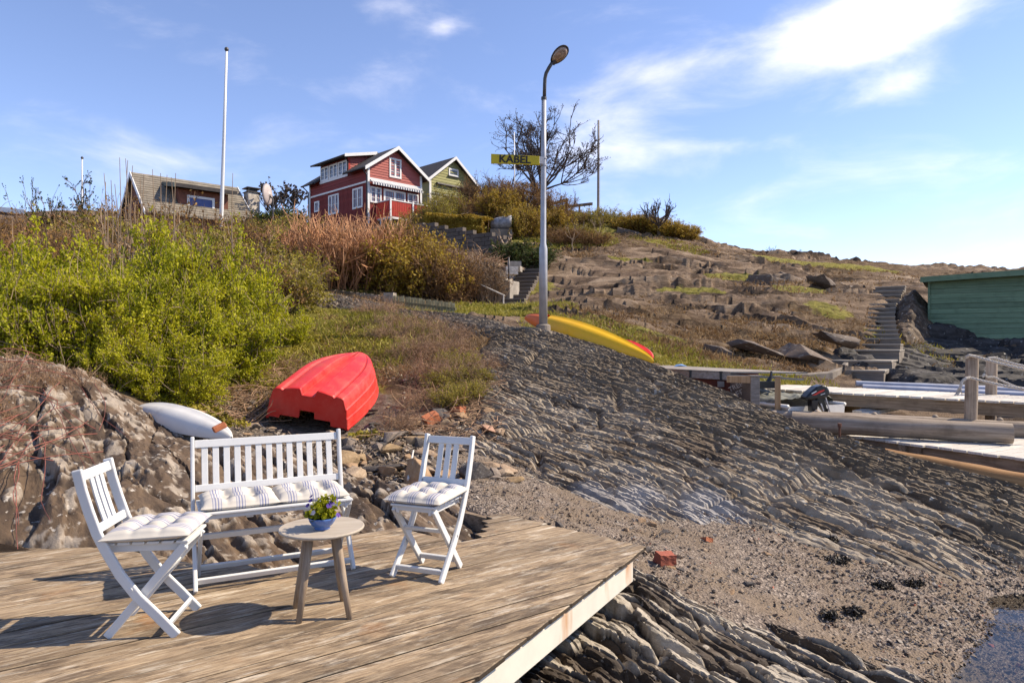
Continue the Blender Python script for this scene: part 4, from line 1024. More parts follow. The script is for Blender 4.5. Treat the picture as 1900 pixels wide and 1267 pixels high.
# ---------------------------------------------------------------- hulls
def loft(sections, closed=False):
    n = len(sections); m = len(sections[0]); V = np.array([[tuple(p) for p in s] for s in sections]).reshape(-1, 3)
    i = np.arange(n * m).reshape(n, m)
    f = np.stack([i[:-1, :-1], i[1:, :-1], i[1:, 1:], i[:-1, 1:]], -1).reshape(-1, 4)
    if closed: f = np.concatenate([f, np.stack([i[:-1, -1], i[1:, -1], i[1:, 0], i[:-1, 0]], -1)])
    return V, f
def red_dinghy():
    a = at(571, 8.9); TB = Vector((a.x, 8.85, 0)); BB = Vector(((668 - U0) * 11.0 / F, 11.0, 0))
    ax = (BB - TB).normalized(); L = 2.15
    gt = H1(TB.x, TB.y); gb = H1((TB + ax * L).x, (TB + ax * L).y)
    pitch = math.atan2(gb - gt, L)
    t = thing('rowing_boat', 'red plastic rowing boat lying upside down on the stony bank', 'boat', (TB.x, TB.y, gt + .085))
    t.rotation_euler = Euler((R(9), -pitch - R(1), math.atan2(ax.y, ax.x)), 'XYZ')
    hw, D = .51, .41
    # half profile from the gunwale (down) to the middle of the bottom (up): y as share of half beam, z as share of depth
    prof = [(1.0, 0), (1.012, .03), (1.0, .06), (.975, .30), (.985, .33), (.965, .36), (.945, .60), (.955, .63), (.93, .66), (.87, .93), (.84, .975), (.80, .99), (.72, 1.0), (.705, .985), (.66, .945), (.63, .945), (.60, 1.0), (.585, 1.01), (.40, 1.06), (.24, 1.09), (.225, 1.08), (.175, .90), (.16, .885), (0, .88)]
    secs = []
    N = 34
    for i in range(N + 1):
        s = i / N; x = s * L
        w = (1 + .10 * math.sin(math.pi * min(1, s / .8)) ) * (1 - max(0, (s - .45) / .55) ** 2.6 * .74) * (1 - .02 * s)
        wb = (1 + .02 * math.sin(math.pi * s)) * (1 - max(0, (s - .38) / .62) ** 2.3 * .76)      # the bottom narrows sooner
        rise = max(0, (s - .5) / .5) ** 2 * .16
        d = D * (1 - .10 * s)
        half = []; fl = max(0, (s - .62) / .38) ** 1.6
        for k, (py, pz) in enumerate(prof):
            if py <= .24: pz = pz + (1.06 - pz) * fl
            elif py < .7: pz = pz + (1.0 + .06 * (.7 - py) / .46 - pz) * fl
            q = sstep(np.array(pz), .0, 1.0); ww = w * (1 - q) + wb * q
            zz = d * pz * (1 - rise * 1.2 * q) - .03 * math.sin(math.pi * s) * (1 - q) 
            half.append((x + .10 * (1 - q) * s ** 3, py * hw * ww, zz))
        secs.append(half + [(x_, -y_, z_) for x_, y_, z_ in half[::-1][1:]])
    last = [(x + (.05 * (1 - abs(y) / (hw * .3)) if s_ else 0), y * .35, z * .92) for (x, y, z), s_ in zip(secs[-1], [1] * len(secs[-1]))]
    tip = [(L + .12 - .10 * (z / D) ** 2 * 0.6, y * .04, z * .9) for x, y, z in secs[-1]]
    secs += [last, tip]
    V, f = loft(secs); me = np_mesh('hull', V, f, True); me.set_sharp_from_angle(angle=R(28))
    o = link('hull', me, MAT['redboat'], t); so = o.modifiers.new('wall', 'SOLIDIFY'); so.thickness = .012; so.offset = -1
    # transom: follows the first section, with the motor cut-out and the lower step
    half = secs[0][:len(prof)]; full = secs[0]
    m = MB(); up = [(0.0, y * .985, z) for x, y, z in full]
    bottom = [(-hw * .98, 0.02), (-hw * .60, 0.02), (-hw * .60, .085), (-hw * .18, .085), (-hw * .18, .175), (hw * .20, .175), (hw * .20, .07), (hw * .70, .03), (hw * .98, .0)]
    # strip of quads between the cut lower edge and the hull edge
    ys = np.linspace(-hw * .995, hw * .995, 140); fy = np.array([p[1] for p in full][::-1]); fz = np.array([p[2] for p in full][::-1])
    hp = sorted((abs(p[1]), p[2]) for p in full[:len(prof)]); top = np.interp(np.abs(ys), [q[0] for q in hp], [q[1] for q in hp])
    bx_ = [p[0] for p in bottom]; bz_ = [p[1] for p in bottom]
    low = np.array([bz_[max(i for i, b in enumerate(bx_) if b <= y + 1e-9)] if y > bx_[0] else .0 for y in ys])
    V = []
    for x in (-.004, .024):
        for y, tz, bz in zip(ys, top, low): V += [(x, y, tz), (x, y, min(bz, tz - .01))]
    n = len(ys); F_ = []
    for i in range(n - 1):
        F_ += [(2 * i, 2 * i + 1, 2 * i + 3, 2 * i + 2), (2 * n + 2 * i, 2 * n + 2 * i + 2, 2 * n + 2 * i + 3, 2 * n + 2 * i + 1), (2 * i, 2 * i + 2, 2 * n + 2 * i + 2, 2 * n + 2 * i), (2 * i + 1, 2 * n + 2 * i + 1, 2 * n + 2 * i + 3, 2 * i + 3)]
    link('transom', np_mesh('transom', np.array(V), np.array(F_)), MAT['redboat'], t)
    m = MB()
    for sgn in (-1, 1):
        m.ribbon([(x, sgn * (abs(y) + .012), z + .012) for (x, y, z) in [s[0] for s in secs[:N]]], .028, .022, (0, 0, 1))
    m.build('gunwale', MAT['redboat'], t, bevel=.004)
red_dinghy()

def kayak(name, label, p0, p1, beam, depth, mats, roll=0.0, seat=False, cat='kayak', rnd=2.2, tips=None):
    """closed slender hull between two tips, resting keel up or on its side"""
    p0 = Vector(p0); p1 = Vector(p1); L = (p1 - p0).length; ax = (p1 - p0).normalized()
    t = thing(name, label, cat, p0)
    q = ax.to_track_quat('X', 'Z'); t.rotation_euler = (q @ Quaternion((1, 0, 0), roll)).to_euler()
    def sect(s):
        w = max(.015, math.sin(math.pi * min(max(s, 0.0), 1.0)) ** .62); h = max(.02, math.sin(math.pi * s) ** .45)
        out = []
        for k in range(25):
            a = math.pi * k / 24 ; cy = math.cos(a); cz = math.sin(a)
            y = math.copysign(abs(cy) ** (2 / rnd), cy) * beam / 2 * w; z = abs(cz) ** (2 / 2.0) * depth * h * (1 + .10 * (abs(cy) < .12))
            out.append((s * L, y, z + .10 * (2 * s - 1) ** 4 * depth))
        deck_ = [(s * L, math.cos(a) * beam / 2 * w, -math.sin(math.pi * (1 - i / 8)) * depth * .16 * h + .10 * (2 * s - 1) ** 4 * depth) for i, a in enumerate(np.linspace(math.pi, 0, 9)[1:-1], 1)]
        return out + deck_
    n = 48; S = [.002] + [i / n for i in range(1, n)] + [.998]
    def part(nm, a, b, mat):
        V, f = loft([sect(s) for s in S if a <= s <= b], True); me = np_mesh(nm, V, f, True); me.set_sharp_from_angle(angle=R(45)); link(nm, me, mat, t)
    part('hull', 0.0, 1.0, mats[0]) if not tips else (part('hull_end', 0.0, tips + 1e-6, mats[1]), part('hull', tips - .0001, 1.0, mats[0]))
    m = MB(); m.beam((L * .15, 0, depth * .93), (L * .85, 0, depth * .98), .03, .03); 
    return t
g0 = at(975, 15.6); g1 = at(1205, 12.9)
kayak('kayak', 'yellow kayak with an orange end lying behind the lamp post on the rock crest', P(973, 594, 15.4), P(1213, 677, 12.75), .56, .33, (MAT['yellow'], MAT['orange']), R(6), tips=.229)
kayak('kayak', 'red kayak with only its tip showing beyond the yellow kayak', P(1120, 648, 14.6), P(1211, 668, 13.25), .55, .26, (MAT['redplastic'],), 0)
kayak('kayak', 'grey white hull of a kayak lying keel up on the lichened rock', P(252, 768, 7.75), P(430, 818, 6.75), .40, .20, (MAT['whitehull'],), R(2), rnd=2.6)
m = MB(); q = P(407, 793, 6.6); rr_ = Matrix.Rotation(R(35), 3, 'Z') @ Matrix.Rotation(R(-25), 3, 'Y')
m.box(q, (.12, .07, .055), rr_); o = m.build('brick', MAT['orangebrick'], bevel=.008); tag(o, 'orange piece of brick beside the nose of the grey white kayak', 'brick')
# ---------------------------------------------------------------- lamp post with the cable sign
LP = P(1008, 606, 14.0); LP.z = H1(LP.x, LP.y) + .03
k = 14.0 / F
def lz(v): return EYE + (V0 - v) * k - LP.z
lamp = thing('street_lamp', 'tall grey steel street lamp standing on the crest of the rock', 'street lamp', LP)
m = MB(); m.tube([(0, 0, -.1), (0, 0, lz(604)), (0, 0, lz(602))], [.155, .145, .11], 20); m.build('concrete_footing', MAT['oldconcrete'], lamp, bevel=.01)
m = MB(); m.tube([(0, 0, 0), (0, 0, lz(462)), (0, 0, lz(452)), (.006, 0, lz(300)), (.013, 0, lz(184))], [.086, .083, .058, .053, .046], 18); m.build('pole', MAT['galv'], lamp, smooth=True)
m = MB(); m.tube([(.013, 0, lz(186)), (.013, 0, lz(181))], .055, 16); m.tube([(.01, 0, lz(296)), (.01, 0, lz(294))], .06, 16); m.build('collar', MAT['darksteel'], lamp)
arm = [(1010, 184), (1010.5, 160), (1011, 148), (1013, 139), (1018, 130), (1024, 121)]
m = MB(); m.tube([((u - 1008) * k, -.02 * i, lz(v)) for i, (u, v) in enumerate(arm)], [.036] * 6, 14); m.build('arm', MAT['darksteel'], lamp, smooth=True)
# luminaire: oval shell looking down and towards the viewer, amber glass below
c = Vector(((1037 - 1008) * k, -.14, lz(108)))
axis = Vector((.62, -.42, .55)).normalized(); nrm = Vector((.30, -.72, -.62)); nrm = (nrm - axis * nrm.dot(axis)).normalized(); sd = axis.cross(nrm)
def dome(name, mat, lo, hi, sx, sy, sz, n=20, mm=9, off=0):
    V = []; 
    for i in range(mm + 1):
        a = math.pi / 2 * i / mm
        for j in range(n):
            b = 2 * math.pi * j / n; taper = 1 - .18 * math.cos(b)
            V.append(c + nrm * off + axis * (math.cos(b) * math.cos(a) * sx) + sd * (math.sin(b) * math.cos(a) * sy * (1 + .12 * math.cos(b))) + nrm * (math.sin(a) * sz))
    f = [(i * n + j, i * n + (j + 1) % n, (i + 1) * n + (j + 1) % n, (i + 1) * n + j) for i in range(mm) for j in range(n)]
    m = MB(); m.add(V, f); m.build(name, mat, lamp, smooth=True, off=(0, 0, 0))
dome('lamp_shell', MAT['darksteel'], 0, 1, .215, .135, -.09)
dome('lamp_glass', MAT['lampglass'], 0, 1, .185, .118, .075, off=.008)
m = MB(); V = [c + nrm * z_ + axis * (math.cos(b) * r_) + sd * (math.sin(b) * r_ * .63 * (1 + .12 * math.cos(b))) for r_, z_ in ((.222, -.006), (.222, .012), (.192, .012), (.192, -.006)) for b in [2 * math.pi * j / 24 for j in range(24)]]
m.add(V, [(i * 24 + j, i * 24 + (j + 1) % 24, ((i + 1) % 4) * 24 + (j + 1) % 24, ((i + 1) % 4) * 24 + j) for i in range(4) for j in range(24)]); m.build('rim', MAT['darksteel'], lamp)
m = MB(); m.tube([c + axis * .15 - nrm * .085, c + axis * .155 - nrm * .13], .02, 8); m.box(c - axis * .165 + nrm * .05, (.09, .06, .06), Matrix((axis, sd, nrm)).transposed()); m.build('gear_box', MAT['darksteel'], lamp)
# the sign: yellow board on a bracket, black capitals
ks = 13.88 / F
def sp(u, v, dy=0.0): return Vector(((u - U0) * ks, 13.88 + dy, EYE + (V0 - v) * ks))
s0 = sp(911, 286); s1 = sp(1001, 290.5); s2 = sp(1001, 307); s3 = sp(911, 304)
sign = thing('cable_sign', 'yellow KABEL sign board bracketed to the lamp post', 'sign', sp(1001, 300))
sign['_w'] = 1
m = MB(); m.prism([s0, s1, s2, s3], (0, .03, 0)); m.build('board', MAT['signyellow'], sign, bevel=.006)
m = MB(); m.beam(sp(1000, 297, .03), sp(1009, 297.5, .06), .03, .14); m.tube([sp(1009, 293, .12), sp(1009, 290, .12)], .066, 14); m.tube([sp(1009, 306, .12), sp(1009, 303, .12)], .067, 14); m.build('bracket', MAT['galv'], sign)
def lettering(txt, size, mat, parent, loc, rot, name='lettering', extrude=.004, offset=0.0, sx=1.0):
    cu = bpy.data.curves.new(name, 'FONT'); cu.body = txt; cu.size = size; cu.extrude = extrude; cu.offset = offset; cu.align_x = 'CENTER'; cu.align_y = 'CENTER'
    tmp = bpy.data.objects.new('lettering_source', cu); COL.objects.link(tmp)
    bpy.context.view_layer.update()
    me = bpy.data.meshes.new_from_object(tmp.evaluated_get(bpy.context.evaluated_depsgraph_get()))
    bpy.data.objects.remove(tmp); bpy.data.curves.remove(cu)
    me.materials.clear()
    o = link(name, me, mat, parent); o.location = loc; o.rotation_euler = rot; o.scale = (sx, 1, 1)
    return o
mid = sp(955, 297, -.006) - sign.location
lettering('KABEL', .205, MAT['signblack'], sign, mid, (R(90), R(2.2), 0), extrude=.003, offset=.0055, sx=1.07)
for v in (302,):
    p = sp(912, v, .02) - sign.location
    m = MB(); m.box(p + Vector((.12, -.025, -.055)), (.16, .01, .015)); m.build('rivet_strip', MAT['galv'], sign)
# ---------------------------------------------------------------- cottages on the hill
def frame(o, gx, gy):
    """local frame: gx along the gable wall, gy along the side wall, both in plan"""
    return lambda a, b, z: Vector((o[0] + gx[0] * a + gy[0] * b, o[1] + gx[1] * a + gy[1] * b, z))
class House:
    """local space: x along the gable front, y along the side wall (away), z up"""
    def __init__(s, name, label, loc, ang, cat='house'):
        s.t = thing(name, label, cat, loc, ang)
    def box(s, nm, a, b, mat, parent=None, bevel=0):
        a = Vector(a); b = Vector(b); m = MB(); m.box((a + b) / 2, [abs(q) for q in (b - a)]); return m.build(nm, mat, parent or s.t, bevel=bevel)
    def laps_x(s, nm, x0, x1, z0, z1, y, pitch, mat, out, xfun=None):
        """overlapping horizontal boards on a wall in the xz plane; out = -1 or 1 side of y they face"""
        m = MB(); z = z0
        while z < z1 - .02:
            zt = min(z + pitch, z1); a, b = (xfun(z), xfun(zt)) if xfun else ((x0, x1), (x0, x1))
            if a[1] - a[0] > .05:
                m.add([(a[0], y, z), (a[1], y, z), (b[1], y, zt), (b[0], y, zt), (a[0], y + out * .035, z), (a[1], y + out * .035, z), (b[1], y + out * .008, zt), (b[0], y + out * .008, zt)],
                      [(4, 5, 6, 7), (0, 1, 5, 4), (2, 3, 7, 6), (0, 4, 7, 3), (1, 2, 6, 5)])
            z = zt
        return m.build(nm, mat, s.t)
    def laps_y(s, nm, y0, y1, z0, z1, x, pitch, mat, out):
        m = MB(); z = z0
        while z < z1 - .02:
            zt = min(z + pitch, z1)
            m.add([(x, y0, z), (x, y1, z), (x, y1, zt), (x, y0, zt), (x + out * .035, y0, z), (x + out * .035, y1, z), (x + out * .008, y1, zt), (x + out * .008, y0, zt)],
                  [(4, 5, 6, 7), (0, 1, 5, 4), (2, 3, 7, 6), (0, 4, 7, 3), (1, 2, 6, 5)]); z = zt
        return m.build(nm, mat, s.t)
    def window(s, face, c0, c1, z0, z1, pos, out, lights=2, rows=2, fw=.10, curtain=None):
        """framed casement: face 'x' lies in the xz plane at y = pos, face 'y' in the yz plane at x = pos"""
        def pt(c, d, z): return (c, pos + out * d, z) if face == 'x' else (pos + out * d, c, z)
        m = MB()
        def bar(ca, cb, za, zb, d0, d1):
            a = Vector(pt(ca, d0, za)); b = Vector(pt(cb, d1, zb)); m.box((a + b) / 2, [abs(q) for q in (b - a)])
        bar(c0, c1, z1 - fw, z1, -.03, .07); bar(c0, c1, z0, z0 + fw, -.03, .08); bar(c0, c0 + fw, z0 + fw, z1 - fw, -.03, .07); bar(c1 - fw, c1, z0 + fw, z1 - fw, -.03, .07)
        for i in range(1, lights):
            c = c0 + (c1 - c0) * i / lights; bar(c - fw * .55, c + fw * .55, z0 + fw, z1 - fw, -.03, .06)
        for i in range(1, rows):
            z = z0 + (z1 - z0) * i / rows
            for j in range(lights):
                a = c0 + (c1 - c0) * j / lights + fw; b = c0 + (c1 - c0) * (j + 1) / lights - fw; bar(a, b, z - .018, z + .018, -.02, .045)
        w = m.build('window', MAT['trim'], s.t)
        a = Vector(pt(c0 + fw * .5, .012, z0 + fw * .5)); b = Vector(pt(c1 - fw * .5, .022, z1 - fw * .5)); g = MB(); g.box((a + b) / 2, [abs(q) for q in (b - a)])
        g.build('pane', MAT[curtain or 'glass'], w)
        return w

def red_house():
    o = Vector((-10.27, 50, 0)); h = House('red_house', 'red wooden house with white windows, a dormer and a balcony on the hilltop', o, R(45))
    Wd, Ln, ez, rz, base = 4.7, 8.2, 13.95, 15.55, 8.2
    t = h.t
    m = MB(); mid = Wd / 2
    m.prism([(0, 0, base), (Wd, 0, base), (Wd, 0, ez), (mid, 0, rz - .1), (0, 0, ez)], (0, Ln, 0)); m.build('wall', MAT['redpaint'], t)
    # front gable: lapped boards above, board and batten below
    def xf(z):
        if z <= ez: return (.0, Wd)
        k = (z - ez) / (rz - .1 - ez) * mid; return (k, Wd - k)
    h.laps_x('upper_cladding', 0, Wd, 13.12, rz - .15, 0, .19, MAT['sunlitred'], -1, xf)
    m = MB()
    for i in range(25): m.box((.1 + i * Wd / 25, -.012, (base + 13.0) / 2), (.05, .024, 13.0 - base))
    m.build('lower_cladding', MAT['redpaint'], t)
    h.laps_y('upper_cladding', 0, Ln, 12.88, ez, 0, .19, MAT['redpaint'], -1)
    m = MB()
    for i in range(46): m.box((-.012, .08 + i * Ln / 46, (base + 12.75) / 2), (.024, .05, 12.75 - base))
    m.build('lower_cladding', MAT['redpaint'], t)
    for a, b in (((-.05, -.06, 12.98), (Wd + .05, -.0, 13.12)), ((-.06, .0, 12.76), (0.0, Ln, 12.88)), ((-.07, -.07, base), (.10, .0, ez)), ((-.07, .001, base), (0, .10, ez)), ((Wd - .10, -.07, base), (Wd + .07, 0, ez)), ((-.07, Ln - .10, base), (0, Ln + .05, ez))):
        h.box('trim_board', a, b, MAT['trim'])
    # roof: two slopes, barge boards, gutters
    ov, oe = .42, .50; sl = (rz - ez) / mid; th = .14
    def slope(sg, nm):
        m = MB(); x1 = mid + sg * (mid + oe); z1 = rz - sl * (mid + oe)
        for ya, yb in (((-ov, d0), (d1, Ln + ov)) if sg < 0 else ((-ov, Ln + ov),)): m.prism([(mid, ya, rz), (x1, ya, z1), (x1, ya, z1 + th), (mid, ya, rz + th)], (0, yb - ya, 0))
        return m.build(nm, MAT['rooffelt'], t)
    d0, d1, dz = 2.6, 6.6, 15.02
    slope(-1, 'roof'); slope(1, 'roof')
    for sg in (-1, 1):
        x1 = mid + sg * (mid + oe + .02); z1 = rz - sl * (mid + oe + .02)
        m = MB(); m.prism([(mid, -ov - .045, rz + th + .03), (x1, -ov - .045, z1 + th + .03), (x1, -ov - .045, z1 - .10), (mid, -ov - .045, rz - .10)], (0, .044, 0)); m.build('barge_board', MAT['trim'], t)
    m = MB(); zg = rz - sl * (mid + oe) + .06; m.tube([(-oe - .06, -ov, zg), (-oe - .06, 2.4, zg)], .065, 8); m.tube([(-oe - .06, 6.75, zg), (-oe - .06, Ln + ov, zg)], .065, 8)
    m.tube([(-oe - .06, Ln + .25, zg), (-.16, Ln + .02, zg - .45), (-.13, Ln + .02, base)], .05, 8); m.tube([(-oe - .06, -.1, zg), (-.16, -.06, zg - .45), (-.14, -.10, base)], .05, 8)
    m.build('gutter', MAT['black'], t)
    # long dormer flush with the side wall
    d0, d1, dz = 2.6, 6.6, 15.02
    m = MB(); m.prism([(.0, d0, ez - .4), (.0, d0, dz), (mid, d0, 15.62), (mid, d0, ez)], (0, d1 - d0, 0)); dm = m.build('dormer', MAT['redpaint'], t)
    m = MB(); z = 14.15
    while z < 15.2:
        xx = max(.12, (z - ez) / sl - .3) if z < 15.0 else (z - dz) / .6 * mid + .1
        x2 = mid
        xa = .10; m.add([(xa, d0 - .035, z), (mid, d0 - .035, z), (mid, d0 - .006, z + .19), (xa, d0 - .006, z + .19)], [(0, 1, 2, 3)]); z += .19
    m.build('upper_cladding', MAT['sunlitred'], t)
    h.box('trim_board', (-.05, d0 - .07, ez - .15), (.12, d0 - .036, dz), MAT['rail_red'])
    m = MB(); m.prism([(-.55, d0 - .40, 14.96), (mid, d0 - .40, 15.62), (mid, d0 - .40, 15.74), (-.55, d0 - .40, 15.09)], (0, d1 - d0 + .8, 0)); m.build('dormer_roof', MAT['rooffelt'], t)
    m = MB(); m.prism([(-.56, d0 - .44, 14.90), (mid - .1, d0 - .44, 15.55), (mid - .1, d0 - .44, 15.78), (-.56, d0 - .44, 15.13)], (0, .039, 0)); m.build('barge_board', MAT['trim'], t)
    m = MB(); m.tube([(-.60, d0 - .42, 15.0), (-.60, d1 + .42, 15.0)], .07, 8); m.tube([(-.6, d0 - .2, 15.0), (-.10, d0 - .1, 14.7), (-.10, d0 - .1, 14.1)], .045, 8); m.build('gutter', MAT['black'], t)
    for a, b in ((2.72, 3.92), (4.02, 5.22), (5.32, 6.52)): h.window('y', a, b, 13.78, 14.86, 0, -1, 2, 3, .12)
    h.box('trim_board', (-.075, d0, 13.62), (-.036, d1, 13.775), MAT['trim'])
    h.window('y', .62, 1.95, 11.05, 12.55, 0, -1, 2, 2, .13)
    h.window('y', 3.85, 5.35, 11.05, 12.55, 0, -1, 3, 2, .11)
    h.window('y', 6.75, 7.45, 11.55, 12.38, 0, -1, 1, 1, .12)
    h.window('x', 1.80, 2.86, 13.42, 14.86, 0, -1, 2, 3, .13)
    h.window('x', .15, 1.10, 11.35, 12.50, 0, -1, 2, 3, .10)
    h.window('x', 1.30, 3.25, 11.35, 12.50, 0, -1, 2, 2, .14)
    h.window('x', 3.45, 4.45, 11.35, 12.50, 0, -1, 2, 2, .10)
    # rolled awning with a striped valance
    m = MB(); m.tube([(.05, -.20, 12.86), (Wd - .05, -.20, 12.86)], .085, 10); m.build('awning_case', MAT['galv'], t)
    m = MB(); m.prism([(.08, -.24, 12.84), (.08, -.46, 12.74), (.08, -.46, 12.58), (.08, -.44, 12.58), (.08, -.44, 12.72), (.08, -.24, 12.80)], (Wd - .2, 0, 0)); m.build('awning', MAT['awning'], t)
    # balcony before the gable
    bz, bt = 10.22, 11.42; x0, x1, y0 = .75, 4.75, -1.65
    h.box('balcony_floor', (x0, y0, bz - .14), (x1, -.03, bz), MAT['trim'])
    n = 26
    for i in range(n):
        x = x0 + .06 + i * (x1 - x0 - .12) / (n - 1); h.box('balcony_board', (x - .068, y0 - .015, bz + .06), (x + .068, y0 + .010, bt - .08), MAT['rail_red'])
    for i in range(11):
        y = y0 + .08 + i * (-.12 - y0 - .08) / 10; h.box('balcony_board', (x0 - .012, y - .062, bz + .06), (x0 + .012, y + .062, bt - .08), MAT['rail_red'])
    h.box('handrail', (x0 - .05, y0 - .05, bt - .07), (x1, y0 + .05, bt), MAT['trim']); h.box('handrail', (x0 - .05, y0 + .052, bt - .071), (x0 + .05, -.03, bt - .001), MAT['trim'])
    for x, y in ((x0, y0), (x1 - .06, y0), (x0, -.5), (2.7, y0)): h.box('balcony_post', (x - .06, y - .075, 8.3), (x + .06, y - .017 if y == y0 else y + .05, bt + .06 if y == y0 else bz - .15), MAT['trim'])
red_house()

def olive_house():
    o = Vector((-7.06, 60, 0)); h = House('olive_house', 'olive green gabled cottage with white barge boards behind the red house', o, R(45)); t = h.t
    Wd, Ln, ez, rz, base = 5.25, 8, 15.45, 17.5, 10; mid = Wd / 2
    m = MB(); m.prism([(0, 0, base), (Wd, 0, base), (Wd, 0, ez), (mid, 0, rz - .1), (0, 0, ez)], (0, Ln, 0)); m.build('wall', MAT['olive'], t)
    def xf(z):
        if z <= ez: return (0, Wd)
        k = (z - ez) / (rz - .1 - ez) * mid; return (k, Wd - k)
    h.laps_x('cladding', 0, Wd, 13.6, rz - .15, 0, .24, MAT['olive'], -1, xf)
    sl = (rz - ez) / mid; ov, oe, th = .4, .4, .12
    for sg in (-1, 1):
        m = MB(); x1 = mid + sg * (mid + oe); z1 = rz - sl * (mid + oe)
        m.prism([(mid, -ov, rz), (x1, -ov, z1), (x1, -ov, z1 + th), (mid, -ov, rz + th)], (0, Ln + ov, 0)); m.build('roof', MAT['rooffelt'], t)
        x1 = mid + sg * (mid + oe + .05); z1 = rz - sl * (mid + oe + .05)
        m = MB(); m.prism([(mid, -ov - .045, rz + th + .03), (x1, -ov - .045, z1 + th + .03), (x1, -ov - .045, z1 - .12), (mid, -ov - .045, rz - .12)], (0, .044, 0)); m.build('barge_board', MAT['trim'], t)
    h.box('trim_board', (-.06, -.07, base), (.14, -.0, ez), MAT['trim']); h.box('trim_board', (Wd - .14, -.07, base), (Wd + .06, 0, ez), MAT['olive'])
    h.window('x', 2.1, 3.2, 15.95, 16.62, 0, -1, 1, 1, .13)
    h.box('sill', (1.98, -.14, 15.86), (3.3, -.036, 15.945), MAT['black'])
    m = MB(); m.tube([(.7, -.16, 15.02), (4.7, -.16, 15.02)], .10, 10); m.box((2.7, -.10, 15.12), (4.0, .12, .05)); m.build('awning_case', MAT['darksteel'], t)
    h.box('trim_board', (.2, -.10, 14.1), (4.9, -.036, 14.22), MAT['shedtrim'])
    for a in (.4, 1.6, 2.8): h.window('x', a, a + 1.0, 12.4, 13.5, 0, -1, 2, 2, .1)
    h.window('x', 3.8, 4.9, 11.9, 13.9, 0, -1, 2, 3, .12)
olive_house()

def grey_cabin():
    A = Vector((-21.9, 40.2, 0)); h = House('grey_roof_cabin', 'brick cabin with a grey shingle roof and a blue curtained dormer window behind the thicket', A, R(42)); t = h.t
    # here x runs along the ridge, -y towards the viewer
    L, rz = 6.1, 11.0; run = 3.0; drop = 2.6; th = .12
    m = MB(); m.prism([(0.25, 0, rz - .25), (.25, -run + .3, rz - drop), (.25, -run + .3, 6.6), (.25, run - .3, 6.6), (.25, run - .3, rz - drop)], (L - .5, 0, 0)); m.build('wall', MAT['brickred'], t)
    for sg in (-1, 1):
        m = MB(); m.prism([(0, 0, rz), (0, sg * run, rz - drop), (0, sg * run, rz - drop + th), (0, 0, rz + th)], (L, 0, 0)); m.build('roof', MAT['roofgrey'], t)
    m = MB()
    for i in range(1, 16):
        s = i / 16; m.box((L / 2, -run * s - .0, rz - drop * s + th + .006), (L - .02, .05, .02))
    m.build('shingle_course', MAT['roofgrey'], t)
    for x in (-.045, L + .001):
        for sg in (-1, 1):
            m = MB(); m.prism([(x, 0, rz + th + .05), (x, sg * (run + .05), rz - drop + th), (x, sg * (run + .05), rz - drop - .12), (x, 0, rz - .12)], (.044, 0, 0)); m.build('barge_board', MAT['trim'], t)
    h.box('wall_gable', (.05, -1.6, 7), (.24, 1.6, 9.2), MAT['twig_brown'] if False else MAT['boxwood'])
    # dormer with a flat felt roof
    d0, d1 = 1.95, 4.75; yf = -2.15
    h.box('dormer', (d0, yf, 8.3), (d1, -.6, 10.15), MAT['brickred'])
    m = MB(); m.prism([(d0 - .35, .1, 10.62), (d0 - .35, yf - .55, 10.10), (d0 - .35, yf - .55, 10.30), (d0 - .35, .1, 10.80)], (d1 - d0 + .7, 0, 0)); m.build('dormer_roof', MAT['rooffelt'], t)
    m = MB(); m.prism([(d0 - .40, .1, 10.60), (d0 - .40, yf - .57, 10.06), (d0 - .40, yf - .57, 10.32), (d0 - .40, .1, 10.82)], (.046, 0, 0)); m.build('fascia', MAT['shedtrim'], t)
    h.window('x', 2.42, 3.95, 8.60, 9.80, yf, -1, 1, 1, .13, 'curtain')
    # chimney at the far end
    h.box('chimney', (6.42, -.98, 7.0), (7.15, -.25, 10.75), MAT['whitewash'])
    m = MB(); m.box((6.785, -.615, 10.78), (.86, .86, .06)); m.box((6.785, -.615, 10.90), (.5, .5, .2)); m.box((6.785, -.615, 11.03), (.92, .92, .05)); m.build('chimney_cap', MAT['darksteel'], t)
grey_cabin()

# satellite dish on a short mast
q = P(497, 362, 39)
t = thing('satellite_dish', 'round grey satellite dish beside the white chimney', 'satellite dish', q); t.rotation_euler = (0, 0, R(-8))
m = MB(); prof = [(0, 0), (.25, .03), (.45, .09), (.58, .16)]
V = []; n = 28
for i, (r, z) in enumerate(prof):
    for j in range(n): b = 2 * math.pi * j / n; V.append((-.02 - z * 1.0 + .16, r * math.cos(b), r * 1.06 * math.sin(b)))
m.add(V, [(i * n + j, i * n + (j + 1) % n, (i + 1) * n + (j + 1) % n, (i + 1) * n + j) for i in range(3) for j in range(n)])
o = m.build('reflector', MAT['dish'], t, smooth=True); so = o.modifiers.new('wall', 'SOLIDIFY'); so.thickness = .03
m = MB(); m.tube([(.1, 0, -.55), (.55, 0, -.6), (.78, 0, -.42)], .03, 8); m.box((.82, 0, -.36), (.16, .12, .14)); m.tube([(.14, 0, -.1), (.30, 0, -.25), (.3, 0, -2.4)], .05, 8); m.build('feed_arm', MAT['darksteel'], t)

